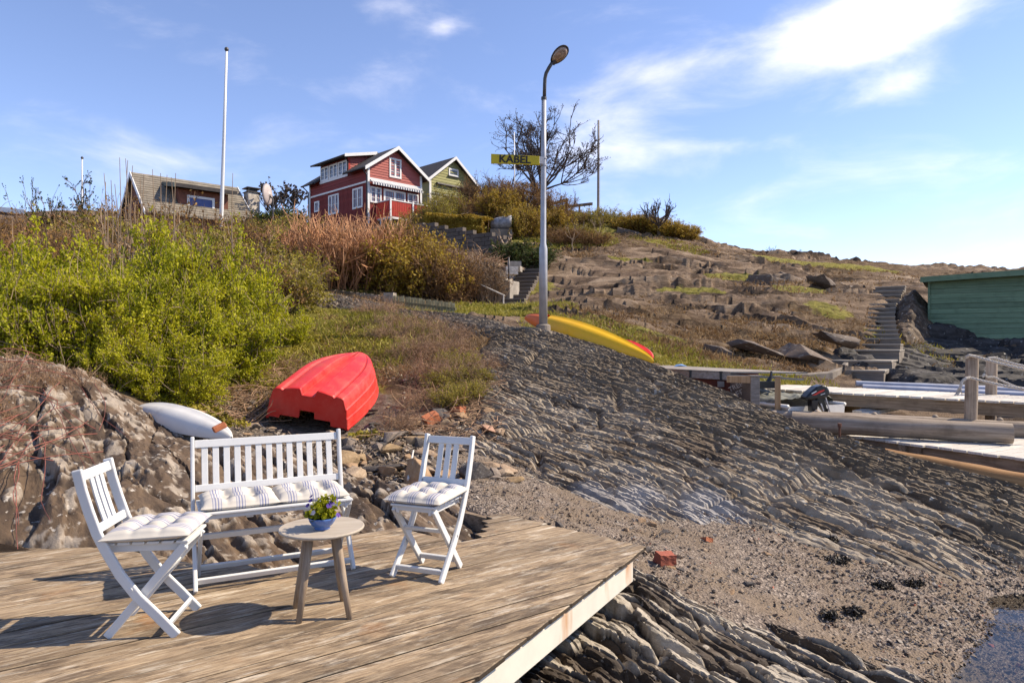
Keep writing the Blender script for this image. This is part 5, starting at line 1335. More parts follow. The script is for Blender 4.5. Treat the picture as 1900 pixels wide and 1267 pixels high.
# corner of a roof at the edge of the picture
q = P(46, 397, 46)
t = thing('flat_roof_hut', 'dark hut with a white roof edge half hidden by shrubs', 'hut', q); t['_w'] = 1
e0 = P(-160, 372, 52); e1 = P(46, 394, 46)
m = MB(); m.beam(e0, e1, .10, .30); m.build('roof_edge', MAT['trim'], t)
bk = Vector((-5, 3.4, .5)); m = MB(); m.add([e0 + Vector((0, .06, .16)), e1 + Vector((0, .06, .16)), e1 + bk + Vector((0, 0, .6)), e0 + bk + Vector((0, 0, .6)), e0 + Vector((0, .06, .02)), e1 + Vector((0, .06, .02)), e1 + bk, e0 + bk], [(0, 1, 2, 3), (7, 6, 5, 4), (0, 4, 5, 1), (1, 5, 6, 2), (2, 6, 7, 3), (3, 7, 4, 0)]); m.build('roof', MAT['shedtrim'], t)
m = MB(); w0 = e0 + Vector((-.3, .5, -.1)); w1 = e1 + Vector((-.5, .5, -.1)); m.add([w0, w1, w1 + Vector((0, 0, -3.5)), w0 + Vector((0, 0, -3.5)), w0 + bk * .9, w1 + bk * .9, w1 + bk * .9 + Vector((0, 0, -4)), w0 + bk * .9 + Vector((0, 0, -4))], [(0, 1, 2, 3), (1, 5, 6, 2), (5, 4, 7, 6), (4, 0, 3, 7), (0, 4, 5, 1)]); m.build('wall', MAT['boxwood'], t)

# flagpoles
def flagpole(label, u0, v0, u1, v1, d, r0, r1, mat, knob=True):
    b = P(u0, v0, d); tp = P(u1, v1, d); t = thing('flagpole', label, 'flagpole', b, group='flagpoles on the hill'); t['_w'] = 1
    base = b + (b - tp).normalized() * 2.0
    m = MB(); m.tube([base, b, b.lerp(tp, .5), tp], [r0, r0, (r0 + r1) / 2, r1], 10); m.build('pole', mat, t, smooth=True)
    if knob:
        m = MB(); m.lathe([(0, -.02), (.07, 0), (.11, .06), (.11, .14), (.06, .2), (0, .22)], 10, tp); m.build('finial', MAT['darksteel'], t, smooth=True)
    m = MB(); m.tube([b.lerp(tp, .08) + Vector((r0 + .03, -.05, 0)), tp + Vector((r1 + .03, -.05, -.1))], .006, 4); m.build('halyard', MAT['whiteplastic'], t)
flagpole('tallest white flagpole with a dark knob, leaning slightly in front of the grey roof cabin', 410, 420, 420.5, 96, 37, .105, .055, MAT['trim'])
flagpole('short white flagpole behind the leafy small tree on the left slope', 151.5, 420, 152.5, 296, 58, .09, .055, MAT['trim'])
flagpole('plain grey flagpole on the bare hilltop beside the pergola', 1110, 400, 1110.5, 224, 60, .12, .09, MAT['greywood'], False)
flagpole('thin white flagpole in front of the big bare tree', 955, 420, 954, 246, 52, .055, .035, MAT['trim'], False)
# ---------------------------------------------------------------- walls, steps, shed on the hill
def arr_obj(name, mat, parent, mesh): return link(name, mesh, mat, parent)
_unit = {}
def unit_box(name, mat, bev=.02):
    k = (name, mat)
    if k not in _unit:
        bm = bmesh.new(); bmesh.ops.create_cube(bm, size=1.0); me = bpy.data.meshes.new(name); bm.to_mesh(me); bm.free(); me.materials.append(MAT[mat]); _unit[k] = me
    return _unit[k]
def block(name, mat, parent, c, size, rz=0.0, off=None):
    o = link(name, unit_box(name, mat), None, parent); off = parent.location if off is None else off
    o.location = Vector(c) - Vector(off); o.scale = size; o.rotation_euler = (0, 0, rz); return o
rw = random.Random(3)
# stepped wall of dark blocks under the olive hedge
def block_wall():
    a = P(786, 440, 41); b = P(935, 452, 37.5); t = thing('block_wall', 'dark block retaining wall with a stepped top under the clipped hedge', 'wall', (a.x, a.y, a.z))
    d = Vector((b.x - a.x, b.y - a.y, 0)); L = d.length; d.normalize(); rz = math.atan2(d.y, d.x); nrm = Vector((-d.y, d.x, 0))
    bl, bh = .52, .235; z0 = 1.4 + (634 - 474) * 39 / 1300 - .3
    rows = 13
    for r in range(rows):
        n = int(L / bl) + 1
        for i in range(n):
            s = (i + (.5 if r % 2 else 0)) * bl; f = s / L
            vtop = np.interp(f, [0, .18, .181, .34, .341, .52, .521, .75, 1.0], [414, 414, 417, 417, 424, 424, 429, 431, 436])
            dd = 41 + (37.5 - 41) * f; zt = EYE + (V0 - vtop) * dd / F
            z = z0 + (r + .5) * bh
            if z + bh * .3 > zt or s > L + .2: continue
            block('block', 'block', t, a.lerp(b, f) * Vector((1, 1, 0)).length * 0 + Vector((a.x + d.x * s, a.y + d.y * s, z)) + nrm * rw.uniform(-.02, .02), (bl - .025, .30, bh - .022), rz)
    m = MB(); c = (Vector((a.x, a.y, 0)) + Vector((b.x, b.y, 0))) / 2 + nrm * .12; m.box((c.x, c.y, z0 + .5), (L - .1, .2, 1.0), Matrix.Rotation(rz, 3, 'Z')); m.build('mortar_core', MAT['oldconcrete'], t, off=t.location)
    # plain concrete length beside it
    p0 = P(700, 440, 44); q = thing('concrete_wall', 'plain brown concrete wall running from the balcony to the block wall', 'wall', p0); q['_w'] = 1
    e = P(785, 415, 41.2); m = MB()
    top0 = P(712, 432, 44.5); m.prism([(top0.x, top0.y, 5.5), (e.x, e.y, 5.5), (e.x, e.y, EYE + (V0 - 414) * 41.2 / F), (e.x - 1.3, e.y + .9, EYE + (V0 - 419) * 41.9 / F), (top0.x, top0.y, top0.z)], nrm * .25); m.build('wall_face', MAT['oldconcrete'], q)
block_wall()

# ruined outbuilding overgrown with creeper
def ruin():
    a = P(840, 560, 29); t = thing('ruined_outbuilding', 'crumbling whitewashed outbuilding smothered in dead creeper', 'shed', (a.x, a.y, a.z)); t['_w'] = 1
    pts = [P(835, 570, 29), P(912, 572, 28.2)]; d = (pts[1] - pts[0]); d.z = 0; d.normalize(); n = Vector((-d.y, d.x, 0))
    zt0 = EYE + (V0 - 488) * 29 / F; zt1 = EYE + (V0 - 497) * 28.2 / F
    m = MB(); m.prism([(pts[0].x, pts[0].y, 2.2), (pts[1].x, pts[1].y, 2.2), (pts[1].x, pts[1].y, zt1), (pts[0].x, pts[0].y, zt0)], n * 2.4); m.build('wall', MAT['whitewash'], t)
    for f, w in ((.30, .10), (.52, .09), (.86, .16)):
        c = pts[0].lerp(pts[1], f); m = MB(); m.beam((c.x, c.y, 2.2), (c.x, c.y, zt1 - .05), w, .12, up=n); m.build('timber_post', MAT['beam'], t)
    m = MB(); m.add([pts[0] - d * .4 - n * .5 + Vector((0, 0, zt0 - pts[0].z + .02)), pts[1] + d * .35 - n * .5 + Vector((0, 0, zt1 - pts[1].z + .02)), pts[1] + d * .35 + n * 2.6 + Vector((0, 0, zt1 - pts[1].z + .1)), pts[0] - d * .4 + n * 2.6 + Vector((0, 0, zt0 - pts[0].z + .1))], [(0, 1, 2, 3)])
    o = m.build('roof', MAT['beam'], t); so = o.modifiers.new('th', 'SOLIDIFY'); so.thickness = .12
ruin()
def wall_box(name, label, p0, p1, zb, thick, mat, cat='wall', back=1):
    p0 = Vector(p0); p1 = Vector(p1); t = thing(name, label, cat, p0); t['_w'] = 1
    d = (p1 - p0); d.z = 0; d.normalize(); n = Vector((-d.y, d.x, 0)) * back
    m = MB(); m.prism([(p0.x, p0.y, zb), (p1.x, p1.y, zb), tuple(p1), tuple(p0)], n * thick); m.build('wall_face', mat, t, bevel=.03); return t
wall_box('concrete_wall', 'pale concrete retaining wall at the foot of the garden steps', P(912, 519, 27.6), P(946, 521, 27.2), 2.2, .8, MAT['concrete'])
for u, v, d, s, lb, mt in ((926, 512, 27.2, .42, 'squared brown stone on the concrete wall by the garden steps', 'block'), (948, 503, 28, .5, 'large pale stone beside the iron post of the garden steps', 'whitewash'), (954, 494, 28.5, .55, 'pale slab of stone tilted above the garden wall', 'concrete'), (961, 500, 28.2, .35, 'small pale stone next to the garden steps', 'concrete')):
    o = block('stone', mt, thing('garden_stone', lb, 'stone', P(u, v + 8, d)), P(u, v, d), (s, s * .8, s * .62), rw.uniform(0, 1.5))
# garden steps
def steps(name, label, path, width, mat, rise_drop=.6, riser=True):
    """path: list of (u, v, d) of the front edge centre of each tread, lowest first"""
    pts = [P(*p) for p in path]; t = thing(name, label, 'steps', pts[0])
    for i, p in enumerate(pts):
        nx = pts[min(i + 1, len(pts) - 1)]; pv = pts[max(i - 1, 0)]
        d = Vector((nx.x - pv.x, nx.y - pv.y, 0)).normalized(); rz = math.atan2(d.y, d.x); run = max(.2, Vector((nx.x - p.x, nx.y - p.y, 0)).length if i < len(pts) - 1 else .35)
        h = (p.z - pts[i - 1].z + .06) if i else .25
        block('step', mat, t, p + d * (run * .5 + .06) - Vector((0, 0, h / 2)), (run + .14, width[i] if isinstance(width, list) else width, h), rz + rw.uniform(-.02, .02))
        block('tread', 'concrete' if mat == 'oldconcrete' else 'oldconcrete', t, p + d * (run * .5 + .03) + Vector((0, 0, .022)), (run + .16, (width[i] if isinstance(width, list) else width) + .03, .04), rz + rw.uniform(-.02, .02))  # paler tread slab: light caught by the step edges put into its colour
    return t
n = 12
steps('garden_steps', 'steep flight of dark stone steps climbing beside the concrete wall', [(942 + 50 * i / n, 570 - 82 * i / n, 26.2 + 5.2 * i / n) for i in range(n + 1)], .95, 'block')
def rail(name, label, pts, r, mat, posts=()):
    t = thing(name, label, 'handrail', pts[0]); t['_w'] = 1
    m = MB(); m.tube(pts, r, 8); m.build('rail', mat, t, smooth=True)
    for a, b in posts:
        m = MB(); m.tube([a, b], r, 8); m.build('rail_post', mat, t)
rail('handrail', 'sloping pale metal handrail in front of the ruined outbuilding', [P(846, 508, 27.4), P(936, 549, 25.8)], .028, MAT['whitewash'], [(P(934, 548, 25.8), P(934, 566, 25.8)), (P(850, 510, 27.3), P(850, 560, 27.3))])
rail('iron_post', 'thin iron post standing on the concrete wall by the garden steps', [P(944, 520, 26.9), P(944, 478, 26.9)], .03, MAT['darksteel'])
# low palisade of mossy boards and the stone kerb above the rock
def palisade():
    n = 21; t = thing('board_fence', 'low leaning fence of upright mossy boards above the rock', 'fence', at(790, 23))
    for i in range(n):
        f = i / (n - 1); u = 733 + 110 * f; d = 23.6 - 1.6 * f; vt = 549 + 13 * f + rw.uniform(-1.2, 1.2); vb = 578 + 12 * f
        a = P(u, vb + 6, d); b = P(u - 1.5 + rw.uniform(-.8, .8), vt, d + .22); m = MB(); m.beam(a, b, .088, .03, up=(0, 1, 0)); m.build('board', MAT['palisade'], t, off=t.location)
    m = MB(); m.beam(P(731, 560, 23.75), P(846, 574, 22.1), .05, .07); m.build('rail', MAT['palisade'], t, off=t.location)
palisade()
def kerb():
    t = thing('stone_kerb', 'row of low stone kerb blocks edging the slope below the red twigged shrub', 'kerb', at(670, 24.2))
    for i in range(9):
        f = i / 8; u = 618 + 106 * f; v = 541 + 13 * f; d = 24.6 - .4 * f; p = P(u, v, d); block('kerb_stone', 'block' if i < 4 else 'oldconcrete', t, p - Vector((0, 0, .1)), (.26 + .03 * (i % 3), .3, .30), R(-8))
    block('kerb_stone', 'concrete', t, P(724, 552, 24.2) - Vector((0, 0, .1)), (.34, .4, .5), R(-8))
kerb()
# covered barrow or barrel under the ochre shrub
q = P(930, 424, 42); t = thing('covered_barrel', 'barrel lying under a grey tarpaulin beside the ochre shrub', 'barrel', q)
V = []; n = 16; prof = [(-.65, .0), (-.62, .26), (-.3, .36), (.1, .40), (.45, .42), (.62, .40), (.66, 0)]
for x, r in prof:
    for j in range(n): a = 2 * math.pi * j / n; V.append((x, r * math.cos(a) * (1 + .06 * math.sin(5 * a + x * 4)), .3 + r * math.sin(a) + x * .12))
m = MB(); m.add(V, [(i * n + j, i * n + (j + 1) % n, (i + 1) * n + (j + 1) % n, (i + 1) * n + j) for i in range(len(prof) - 1) for j in range(n)]); m.build('tarpaulin', MAT['tarp'], t, smooth=True)
m = MB(); m.tube([(.67, 0, .38), (.74, 0, .38)], .36, 16); m.build('barrel_end', MAT['leaf_dark'], t)
m = MB(); m.box((0, 0, -.35), (1.3, .7, .5)); m.build('plinth', MAT['oldconcrete'], t)
# pergola frame on the hilltop
def pergola():
    c = P(1052, 395, 56); t = thing('pergola', 'open timber pergola frame with a string of lights on the hilltop', 'pergola', c); t['_w'] = 1
    A = P(1053, 371, 55); B = P(1098, 379, 55); C_ = P(1010, 383, 60); D = P(1050, 386, 62)
    for nm, a, b in (('beam', C_, A), ('beam', D - Vector((.6, 0, 0)), B)):
        m = MB(); m.beam(a, b, .16, .22); m.build(nm, MAT['beam'], t)
    for p, q in ((A + Vector((-.1, .1, 0)), P(1053, 404, 55)), (P(1075, 382, 57), P(1075, 404, 57)), (C_, C_ - Vector((0, 0, 1.6))), (D, D - Vector((0, 0, 1.3)))):
        m = MB(); m.beam(q - Vector((0, 0, .5)), p, .15, .15, up=(0, 1, 0)); m.build('post', MAT['newwood'], t)
    for a, b in ((A, B), (C_.lerp(A, .5), D.lerp(B, .55))):
        m = MB(); pts = [a.lerp(b, i / 10) - Vector((0, 0, .25 * 4 * (i / 10) * (1 - i / 10))) for i in range(11)]; m.tube(pts, .014, 4)
        for p in pts[1::2]: m.lathe([(0, -.16), (.03, -.13), (.03, -.06), (0, 0)], 6, p)
        m.build('light_string', MAT['black'], t)
pergola()
c = P(1187, 408, 52); t = thing('garden_furniture', 'pale garden table with two chair backs showing over the hedge on the hilltop', 'table', c); t['_w'] = 1
def bq(u, v): return P(u, v, 52)
m = MB(); m.prism([bq(1162, 402), bq(1196, 397), bq(1210, 401), bq(1208, 404), bq(1196, 401), bq(1162, 406)], (0, 1.0, .0)); m.build('table_top', MAT['trim'], t)
for u in (1163, 1197, 1209): m = MB(); m.beam(bq(u, 402), bq(u, 425), .07, .07, up=(0, 1, 0)); m.build('leg', MAT['trim'], t)
m = MB(); m.prism([bq(1182, 401), bq(1197, 400), bq(1197, 412), bq(1182, 412)], (0, .1, 0)); m.build('chest', MAT['whitewash'], t)
for a, b, v, w in ((1164.5, 1173.5, 397, 404), (1181.5, 1191.5, 393.5, 401)):
    m = MB(); m.tube([bq(a, w + 6), bq(a, v), bq(b, v - .5), bq(b, w + 6)], .03, 6); m.build('chair_back', MAT['beam'], t)

# steps cut beside the green shed
n = 13
hs = []
for i in range(n):
    f = i / (n - 1); hs.append((1637 + 10 * f + (4 if i > 8 else 0) - 12 * math.sin(math.pi * f), 630 - 96 * f, 21.4 + 5.6 * f))
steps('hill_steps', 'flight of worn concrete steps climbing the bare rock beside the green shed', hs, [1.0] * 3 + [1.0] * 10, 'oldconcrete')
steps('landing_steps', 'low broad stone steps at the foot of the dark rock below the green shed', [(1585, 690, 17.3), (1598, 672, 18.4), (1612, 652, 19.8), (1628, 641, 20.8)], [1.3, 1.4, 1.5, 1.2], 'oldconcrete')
def curved_wall():
    t = thing('low_concrete_wall', 'low curving concrete wall edging the grass behind the docks', 'wall', at(1500, 16.4)); t['_w'] = 1
    up = [(1448, 694, 16.4), (1500, 694, 16.5), (1545, 690, 16.8), (1566, 681, 17.5), (1574, 672, 18.2)]
    pts = [P(*q) for q in up]; m = MB(); V = []
    for p in pts: V += [p, p + Vector((.05, .34, 0)), p + Vector((.05, .34, -.6)), p + Vector((0, 0, -.6))]
    fs = [(0, 1, 2, 3), (16, 19, 18, 17)]
    for i in range(4):
        for k in range(4): fs.append((4 * i + k, 4 * i + 4 + k, 4 * i + 4 + (k + 1) % 4, 4 * i + (k + 1) % 4))
    m.add(V, fs); m.build('wall_body', MAT['oldconcrete'], t, bevel=.03)
curved_wall()

# green boathouse
def green_shed():
    z0 = EYE + (V0 - 629) * 24.2 / F; a = P(1722, 632, 24.2); rz = R(-33)
    t = thing('green_shed', 'green boarded boathouse with a low pitched roof on a dark stone footing', 'shed', (a.x, a.y, z0), rz)
    L, dep = 6.5, 4.0; zt0 = (629 - 521) * 24.2 / F; sl = .034; bh = .172
    def top(x): return zt0 + sl * x + .03
    nb = 14
    for i in range(30):
        z = i * bh
        if z > top(L): break
        xs = 0 if z + bh <= top(0) else min(L, max(0, (z + bh * .5 - top(0)) / sl))
        if L - xs < .3: continue
        m = MB(); l = L - xs; zz = min(bh - .008, top(L) - z); m.add([(-l / 2, -.022, 0), (l / 2, -.022, 0), (l / 2, -.008, zz), (-l / 2, -.008, zz), (-l / 2, .02, 0), (l / 2, .02, 0), (l / 2, .02, zz), (-l / 2, .02, zz)], [(0, 1, 2, 3), (5, 4, 7, 6), (0, 4, 5, 1), (3, 2, 6, 7), (0, 3, 7, 4), (1, 5, 6, 2)])
        o = m.build('board', MAT['shedgreen'], t); o.location = (xs + l / 2, rw.uniform(-.004, .004), z)
    m = MB(); m.prism([(0.01, .03, -.02), (L, .03, -.02), (L, .03, top(L)), (.01, .03, top(0))], (0, dep, 0)); m.build('wall', MAT['shedgreen'], t)
    m = MB(); m.prism([(-.22, -.30, top(-.22)), (L + .3, -.30, top(L + .3)), (L + .3, -.30, top(L + .3) + .07), (-.22, -.30, top(-.22) + .07)], (0, dep + .6, 0)); m.build('roof', MAT['shedtrim'], t)
    m = MB(); m.prism([(-.22, -.325, top(-.22) - .10), (L + .3, -.325, top(L + .3) - .10), (L + .3, -.325, top(L + .3) + .085), (-.22, -.325, top(-.22) + .085)], (0, .024, 0)); m.build('fascia', MAT['shedgreen'], t)
    m = MB(); m.box((.03, -.04, zt0 / 2), (.07, .05, zt0)); m.build('corner_board', MAT['shedgreen'], t)
    m = MB(); m.box((L / 2, .05, -.10), (L + .1, .24, .16)); m.build('sill', MAT['oldconcrete'], t)
    m = MB(); m.box((L / 2 + .3, dep / 2, -1.1), (L + .3, dep - .1, 1.9)); m.build('footing', MAT['darkstone'], t)
    for x, z in ((.42, .42), (3.35, .50)):
        m = MB(); m.box((x, -.04, z), (.07, .04, .13)); m.build('hinge_plate', MAT['whiteplastic'], t)
green_shed()
# ---------------------------------------------------------------- jetties, timber, dinghy at the landing
def jetty(name, label, z, near0, near1, width, pitch, n0, n1, back, bevel=0):
    """near0, near1: plan points of the nearer edge; planks lie across"""
    a = Vector((near0[0], near0[1], z)); b = Vector((near1[0], near1[1], z)); d = (b - a).normalized(); L = (b - a).length; n = Vector((-d.y, d.x, 0)); rz = math.atan2(n.y, n.x)
    t = thing(name, label, 'dock', a)
    k = 0; s = 0; r_ = random.Random(len(label))
    while s < L:
        ln = width + r_.uniform(-.02, .05); off = r_.uniform(-.03, .03); m = MB(); m.box((0, 0, 0), (ln, pitch - .016, .034)); o = m.build('plank', MAT['dockplank'], t, bevel=.004, seg=1)
        o.location = a + d * (s + pitch / 2) + n * (width / 2 + off) - t.location + Vector((0, 0, -.017 + r_.uniform(-.004, .004))); o.rotation_euler = (0, 0, rz); s += pitch
    for off in (.10, width - .14):
        m = MB(); m.box((0, 0, 0), (L, .10, .20)); o = m.build('bearer', MAT['beam'], t); o.location = a + d * L / 2 + n * off - t.location - Vector((0, 0, .136)); o.rotation_euler = (0, 0, math.atan2(d.y, d.x))
    return t, a, d, n, L
e0 = GP(1560, 806, .02); e1 = GP(1905, 851, .02); dd = (e1 - e0).normalized()
t, a, d, n, L = jetty('lower_jetty', 'nearer low jetty of pale bleached planks with logs lying on it', .02, tuple((e0 - dd * 1.3).xy), tuple((e1 + dd * 2.5).xy), 2.35, .182, 0, 0, 0)
for s, dep in ((2.25, .07), (4.9, .07)):
    m = MB(); p = a + d * s - n * -.02 - t.location; g = -.85; m.beam((p.x, p.y, g), (p.x, p.y, -.04), .10, .10, up=d); m.beam(p + d * .20 + Vector((0, 0, g)), p + d * .20 + Vector((0, 0, -.04)), .03, .10, up=d); m.build('support_post', MAT['beam'], t)
e0 = GP(1545, 728, .5); e1 = GP(1905, 747, .5); dd = (e1 - e0).normalized()
t2, a2, d2, n2, L2 = jetty('upper_jetty', 'upper jetty of grey planks on a heavy beam behind the rope posts', .5, tuple((e0 - dd * 1.6).xy), tuple((e1 + dd * 2.5).xy), 1.5, .178, 0, 0, 0)
for s in (1.9,):
    m = MB(); p = a2 + d2 * s + n2 * .5 - t2.location; m.box((p.x, p.y, -.50), (.35, .6, .55)); m.build('support_pier', MAT['newwood'], t2)
for s in (4.6, 6.6):
    p = a2 + d2 * s + n2 * 1.0 - t2.location; m = MB(); m.beam((p.x, p.y, -.9), (p.x, p.y, -.1), .14, .14, up=d2); m.build('support_post', MAT['post'], t2)

def log(name, label, p0, p1, r0, r1, mat, cat='log', crack=True, knots=0, rings=True, group=None):
    p0 = Vector(p0); p1 = Vector(p1); L = (p1 - p0).length; t = thing(name, label, cat, (p0 + p1) / 2, group=group); t.rotation_euler = (p1 - p0).to_track_quat('X', 'Z').to_euler()
    V = []; n = 18; m_ = 26
    for i in range(m_ + 1):
        s = i / m_; r = r0 + (r1 - r0) * s
        for j in range(n):
            a = 2 * math.pi * j / n; rr = r * (1 + .025 * math.sin(3 * a + s * 9) + .02 * math.sin(7 * s * 3 + a)); V.append(((s - .5) * L, rr * math.cos(a), rr * math.sin(a)))
    m = MB(); m.add(V, [(i * n + j, i * n + (j + 1) % n, (i + 1) * n + (j + 1) % n, (i + 1) * n + j) for i in range(m_) for j in range(n)] + [tuple(reversed(range(n))), tuple(m_ * n + j for j in range(n))])
    o = link('trunk', m.mesh('trunk', None, True), MAT[mat], t); o.data.set_sharp_from_angle(angle=R(50))
    for k in range(knots):
        s = (k + .7) / knots - .45; mm = MB(); mm.lathe([(r0 * .34, 0), (r0 * .28, r0 * .16), (r0 * .12, r0 * .30), (0, r0 * .31)], 9, (s * L, .1 * r0, r0 * .86)); mm.build('branch_stub', MAT[mat], t, smooth=True)
    for e in (-1, 1):
        mm = MB(); mm.tube([(e * L / 2, 0, 0), (e * (L / 2 + .004), 0, 0)], (r0 if e < 0 else r1) * .24, 10); mm.build('end_heart', MAT['beam'], t)
    return t
z_l = .02
log('log', 'thick round log lying along the low jetty, its sawn end showing', P(1470, 783, 10.5), P(1878, 805, 9.38), .155, .135, 'log')
log('log', 'long knotted log lying behind the round log on the low jetty', P(1420, 775, 11.45), P(1990, 802, 9.85), .14, .12, 'log', knots=5)
log('log', 'orange brown log lying on the gravel beneath the low jetty edge', (GP(1640, 849, -.10)), GP(1960, 916, -.24), .12, .16, 'orangelog')
log('pole', 'longer blue grey pole lying behind the upper jetty', P(1588, 712, 14.2), P(1990, 728, 13.2), .06, .06, 'pvc', 'pole', group='poles behind the upper jetty')
log('pole', 'shorter blue grey pole lying in front of its twin behind the upper jetty', P(1600, 720, 13.7), P(1990, 738, 12.7), .075, .075, 'pvc', 'pole', group='poles behind the upper jetty')
# offcut boards below the upper jetty
bd_ = thing('board_stack', 'two short pale boards stacked on the gravel under the upper jetty', 'boards', P(1590, 768, 11.8))
for k, (p0, p1) in enumerate(((P(1590, 766, 11.9), P(1655, 752, 12.6)), (P(1602, 769, 11.8), P(1661, 757, 12.4)))):
    m = MB(); m.beam(p0, p1, .16, .06); m.build('board', MAT['dockplank'], bd_, off=bd_.location)

def mooring_post(label, u, vt, vb, d, r, lean=0.0):
    b = P(u, vb, d); tp = P(u + lean, vt, d); t = thing('mooring_post', label, 'post', b, group='posts with ropes on the upper jetty'); t['_w'] = 1
    m = MB(); m.tube([b - Vector((0, 0, .5)), b, b.lerp(tp, .5), tp], [r * 1.05, r, r * 1.02, r], 14); o = m.build('post_shaft', MAT['post'], t, smooth=True); o.data.set_sharp_from_angle(angle=R(50))
    m = MB(); m.tube([tp + Vector((0, 0, .001)), tp + Vector((0, 0, .006))], r * .9, 14); m.build('post_top', MAT['post'], t)
    return tp
mooring_post('thick wooden post standing before the upper jetty with two ropes tied to it', 1801, 663, 782, 10.35, .083, 3)
mooring_post('slimmer wooden post on the far side of the upper jetty carrying the other ropes', 1838, 672, 778, 11.9, .083, 2)
def rope(name, label, pts, r, coil=True):
    pts = [Vector(p) for p in pts]; t = None
    # dense centre line
    ctr = []
    for a, b in zip(pts[:-1], pts[1:]):
        for i in range(12): ctr.append(a.lerp(b, i / 12))
    ctr.append(pts[-1])
    t = thing(name, label, 'rope', ctr[0], group='mooring ropes between the posts'); t['_w'] = 1
    for k in range(3):
        V = []; 
        for i, c in enumerate(ctr):
            tg = (ctr[min(i + 1, len(ctr) - 1)] - ctr[max(i - 1, 0)]).normalized(); u = tg.orthogonal().normalized(); w = tg.cross(u); a = 2 * math.pi * (k / 3 + i * .11 * (.9 if len(pts) < 20 else 1)); V.append(c + (u * math.cos(a) + w * math.sin(a)) * r * .6)
        m = MB(); m.tube(V, r * .72, 6); m.build('strand', MAT['rope'], t, smooth=True)
def sag(a, b, s, n=8): return [a.lerp(b, i / n) - Vector((0, 0, s * 4 * (i / n) * (1 - i / n))) for i in range(n + 1)]
r1 = P(1801, 662, 10.25)
rope('rope', 'upper rope running from the top of the thick post', [P(1793, 664, 10.3), P(1797, 659.5, 10.25), P(1806, 661, 10.25)] + sag(P(1810, 662, 10.25), P(1990, 700, 9.4), .03), .017)
rope('rope', 'lower rope tied round the thick post with a frayed hanging end', [P(1781, 722, 10.2), P(1785, 708, 10.2), P(1793, 702, 10.2)] + sag(P(1800, 701, 10.22), P(1990, 732, 9.4), .04), .017)
rope('rope', 'upper rope running from the top of the slimmer post', [P(1829, 670, 11.8), P(1834, 665, 11.8), P(1845, 664, 11.8)] + sag(P(1848, 665, 11.8), P(1990, 690, 10.9), .05), .017)
rope('rope', 'lower rope knotted to the slimmer post', [P(1824, 700, 11.8), P(1826, 694, 11.8), P(1832, 700, 11.8)] + sag(P(1845, 700, 11.8), P(1990, 745, 10.9), .06), .015)
tf = thing('rope_tassel', 'frayed rope end hanging from the thick post', 'rope end', P(1781, 722, 10.2)); tf['_w'] = 1
for k in range(9):
    m = MB(); p = P(1781 + rw.uniform(-1.5, 1.5), 718, 10.2); m.tube([p, p + Vector((rw.uniform(-.05, .03), rw.uniform(-.02, .02), -.06)), p + Vector((rw.uniform(-.08, .05), 0, -.13))], .006, 5); m.build('strand', MAT['rope'], tf)
pr = P(1558, 803, 9.05); pr.z = H1(pr.x, pr.y); t = thing('iron_pin', 'short rusty mooring pin driven into the rock crest', 'mooring pin', pr)
m = MB(); m.tube([(0, 0, -.1), (0, 0, .20)], .016, 8); m.tube([(0, 0, .19), (0, 0, .235)], .026, 8); m.build('pin', MAT['rusty'], t)

# red-brown bait box with lid, timber frame and posts
def bait_box():
    c = P(1300, 700, 13.2); t = thing('timber_box', 'low red brown plywood box with a weathered timber rim and strap hinges', 'box', c); t['_w'] = 1
    A = P(1252, 690, 13.4); B = P(1355, 692, 12.6); d = (B - A); d.z = 0; d.normalize(); n = Vector((-d.y, d.x, 0))
    def q(s, w, z): return Vector((A.x, A.y, 0)) + d * s + n * w + Vector((0, 0, z))
    L = (Vector((B.x, B.y, 0)) - Vector((A.x, A.y, 0))).length; zt = .83
    m = MB(); m.prism([q(0, 0.03, -.3), q(L, .03, -.3), q(L, .03, zt - .02), q(0, .03, zt - .02)], n * 1.1); m.build('body', MAT['boxwood'], t)
    m = MB(); m.beam(q(-.9, .0, zt - .03), q(L, .0, zt - .06), .06, .13); m.build('rim', MAT['greywood'], t, bevel=.004)
    m = MB(); m.beam(q(L - .02, .02, zt - .03), q(L + .9, 1.0, zt - .12), .06, .035); m.prism([q(-.9, -.04, zt + .035), q(L + .02, -.04, zt + .005), q(L + .9, 1.2, zt - .02), q(-.9, 1.2, zt + .04)], (0, 0, .025)); m.build('lid', MAT['greywood'], t)
    for s in (.36, .98):
        m = MB(); m.box(q(s, -.05, zt - .05), (.035, .02, .17)); m.box(q(s, -.05, zt + .02), (.06, .04, .02)); m.build('strap_hinge', MAT['black'], t)
    m = MB(); m.box(q(.98, -.045, zt - .2), (.12, .02, .10)); m.build('catch_plate', MAT['greywood'], t)
    m = MB(); p0 = P(1350, 704, 12.0); p1 = P(1400, 705, 11.6); m.beam(p0, p1, .06, .11); m.build('fresh_rail', MAT['newwood'], t, bevel=.004)
bait_box()
for lab, u, vt, vb, d, w, mt in (('broad square timber post standing beside the timber box', 1401, 698, 752, 11.6, .14, 'greywood'), ('slim square timber post of fresh wood next to the tarpaulin covered dinghy', 1443, 699, 766, 11.4, .085, 'newwood')):
    b = P(u, vb, d); t = thing('square_post', lab, 'post', b); t['_w'] = 1; m = MB(); m.beam(b - Vector((0, 0, .5)), P(u, vt, d), w, w * .7, up=(.25, 1, 0)); m.build('post_shaft', MAT[mt], t, bevel=.004)
    m = MB(); m.box(P(u, vt - .4, d), (w + .05, w, .016)); m.build('post_cap', MAT['greywood'], t)
wp = thing('wrapped_timber', 'dark printed timber wrap leaning behind the broad post', 'wrapped package', P(1378, 745, 12.2)); wp['_w'] = 1
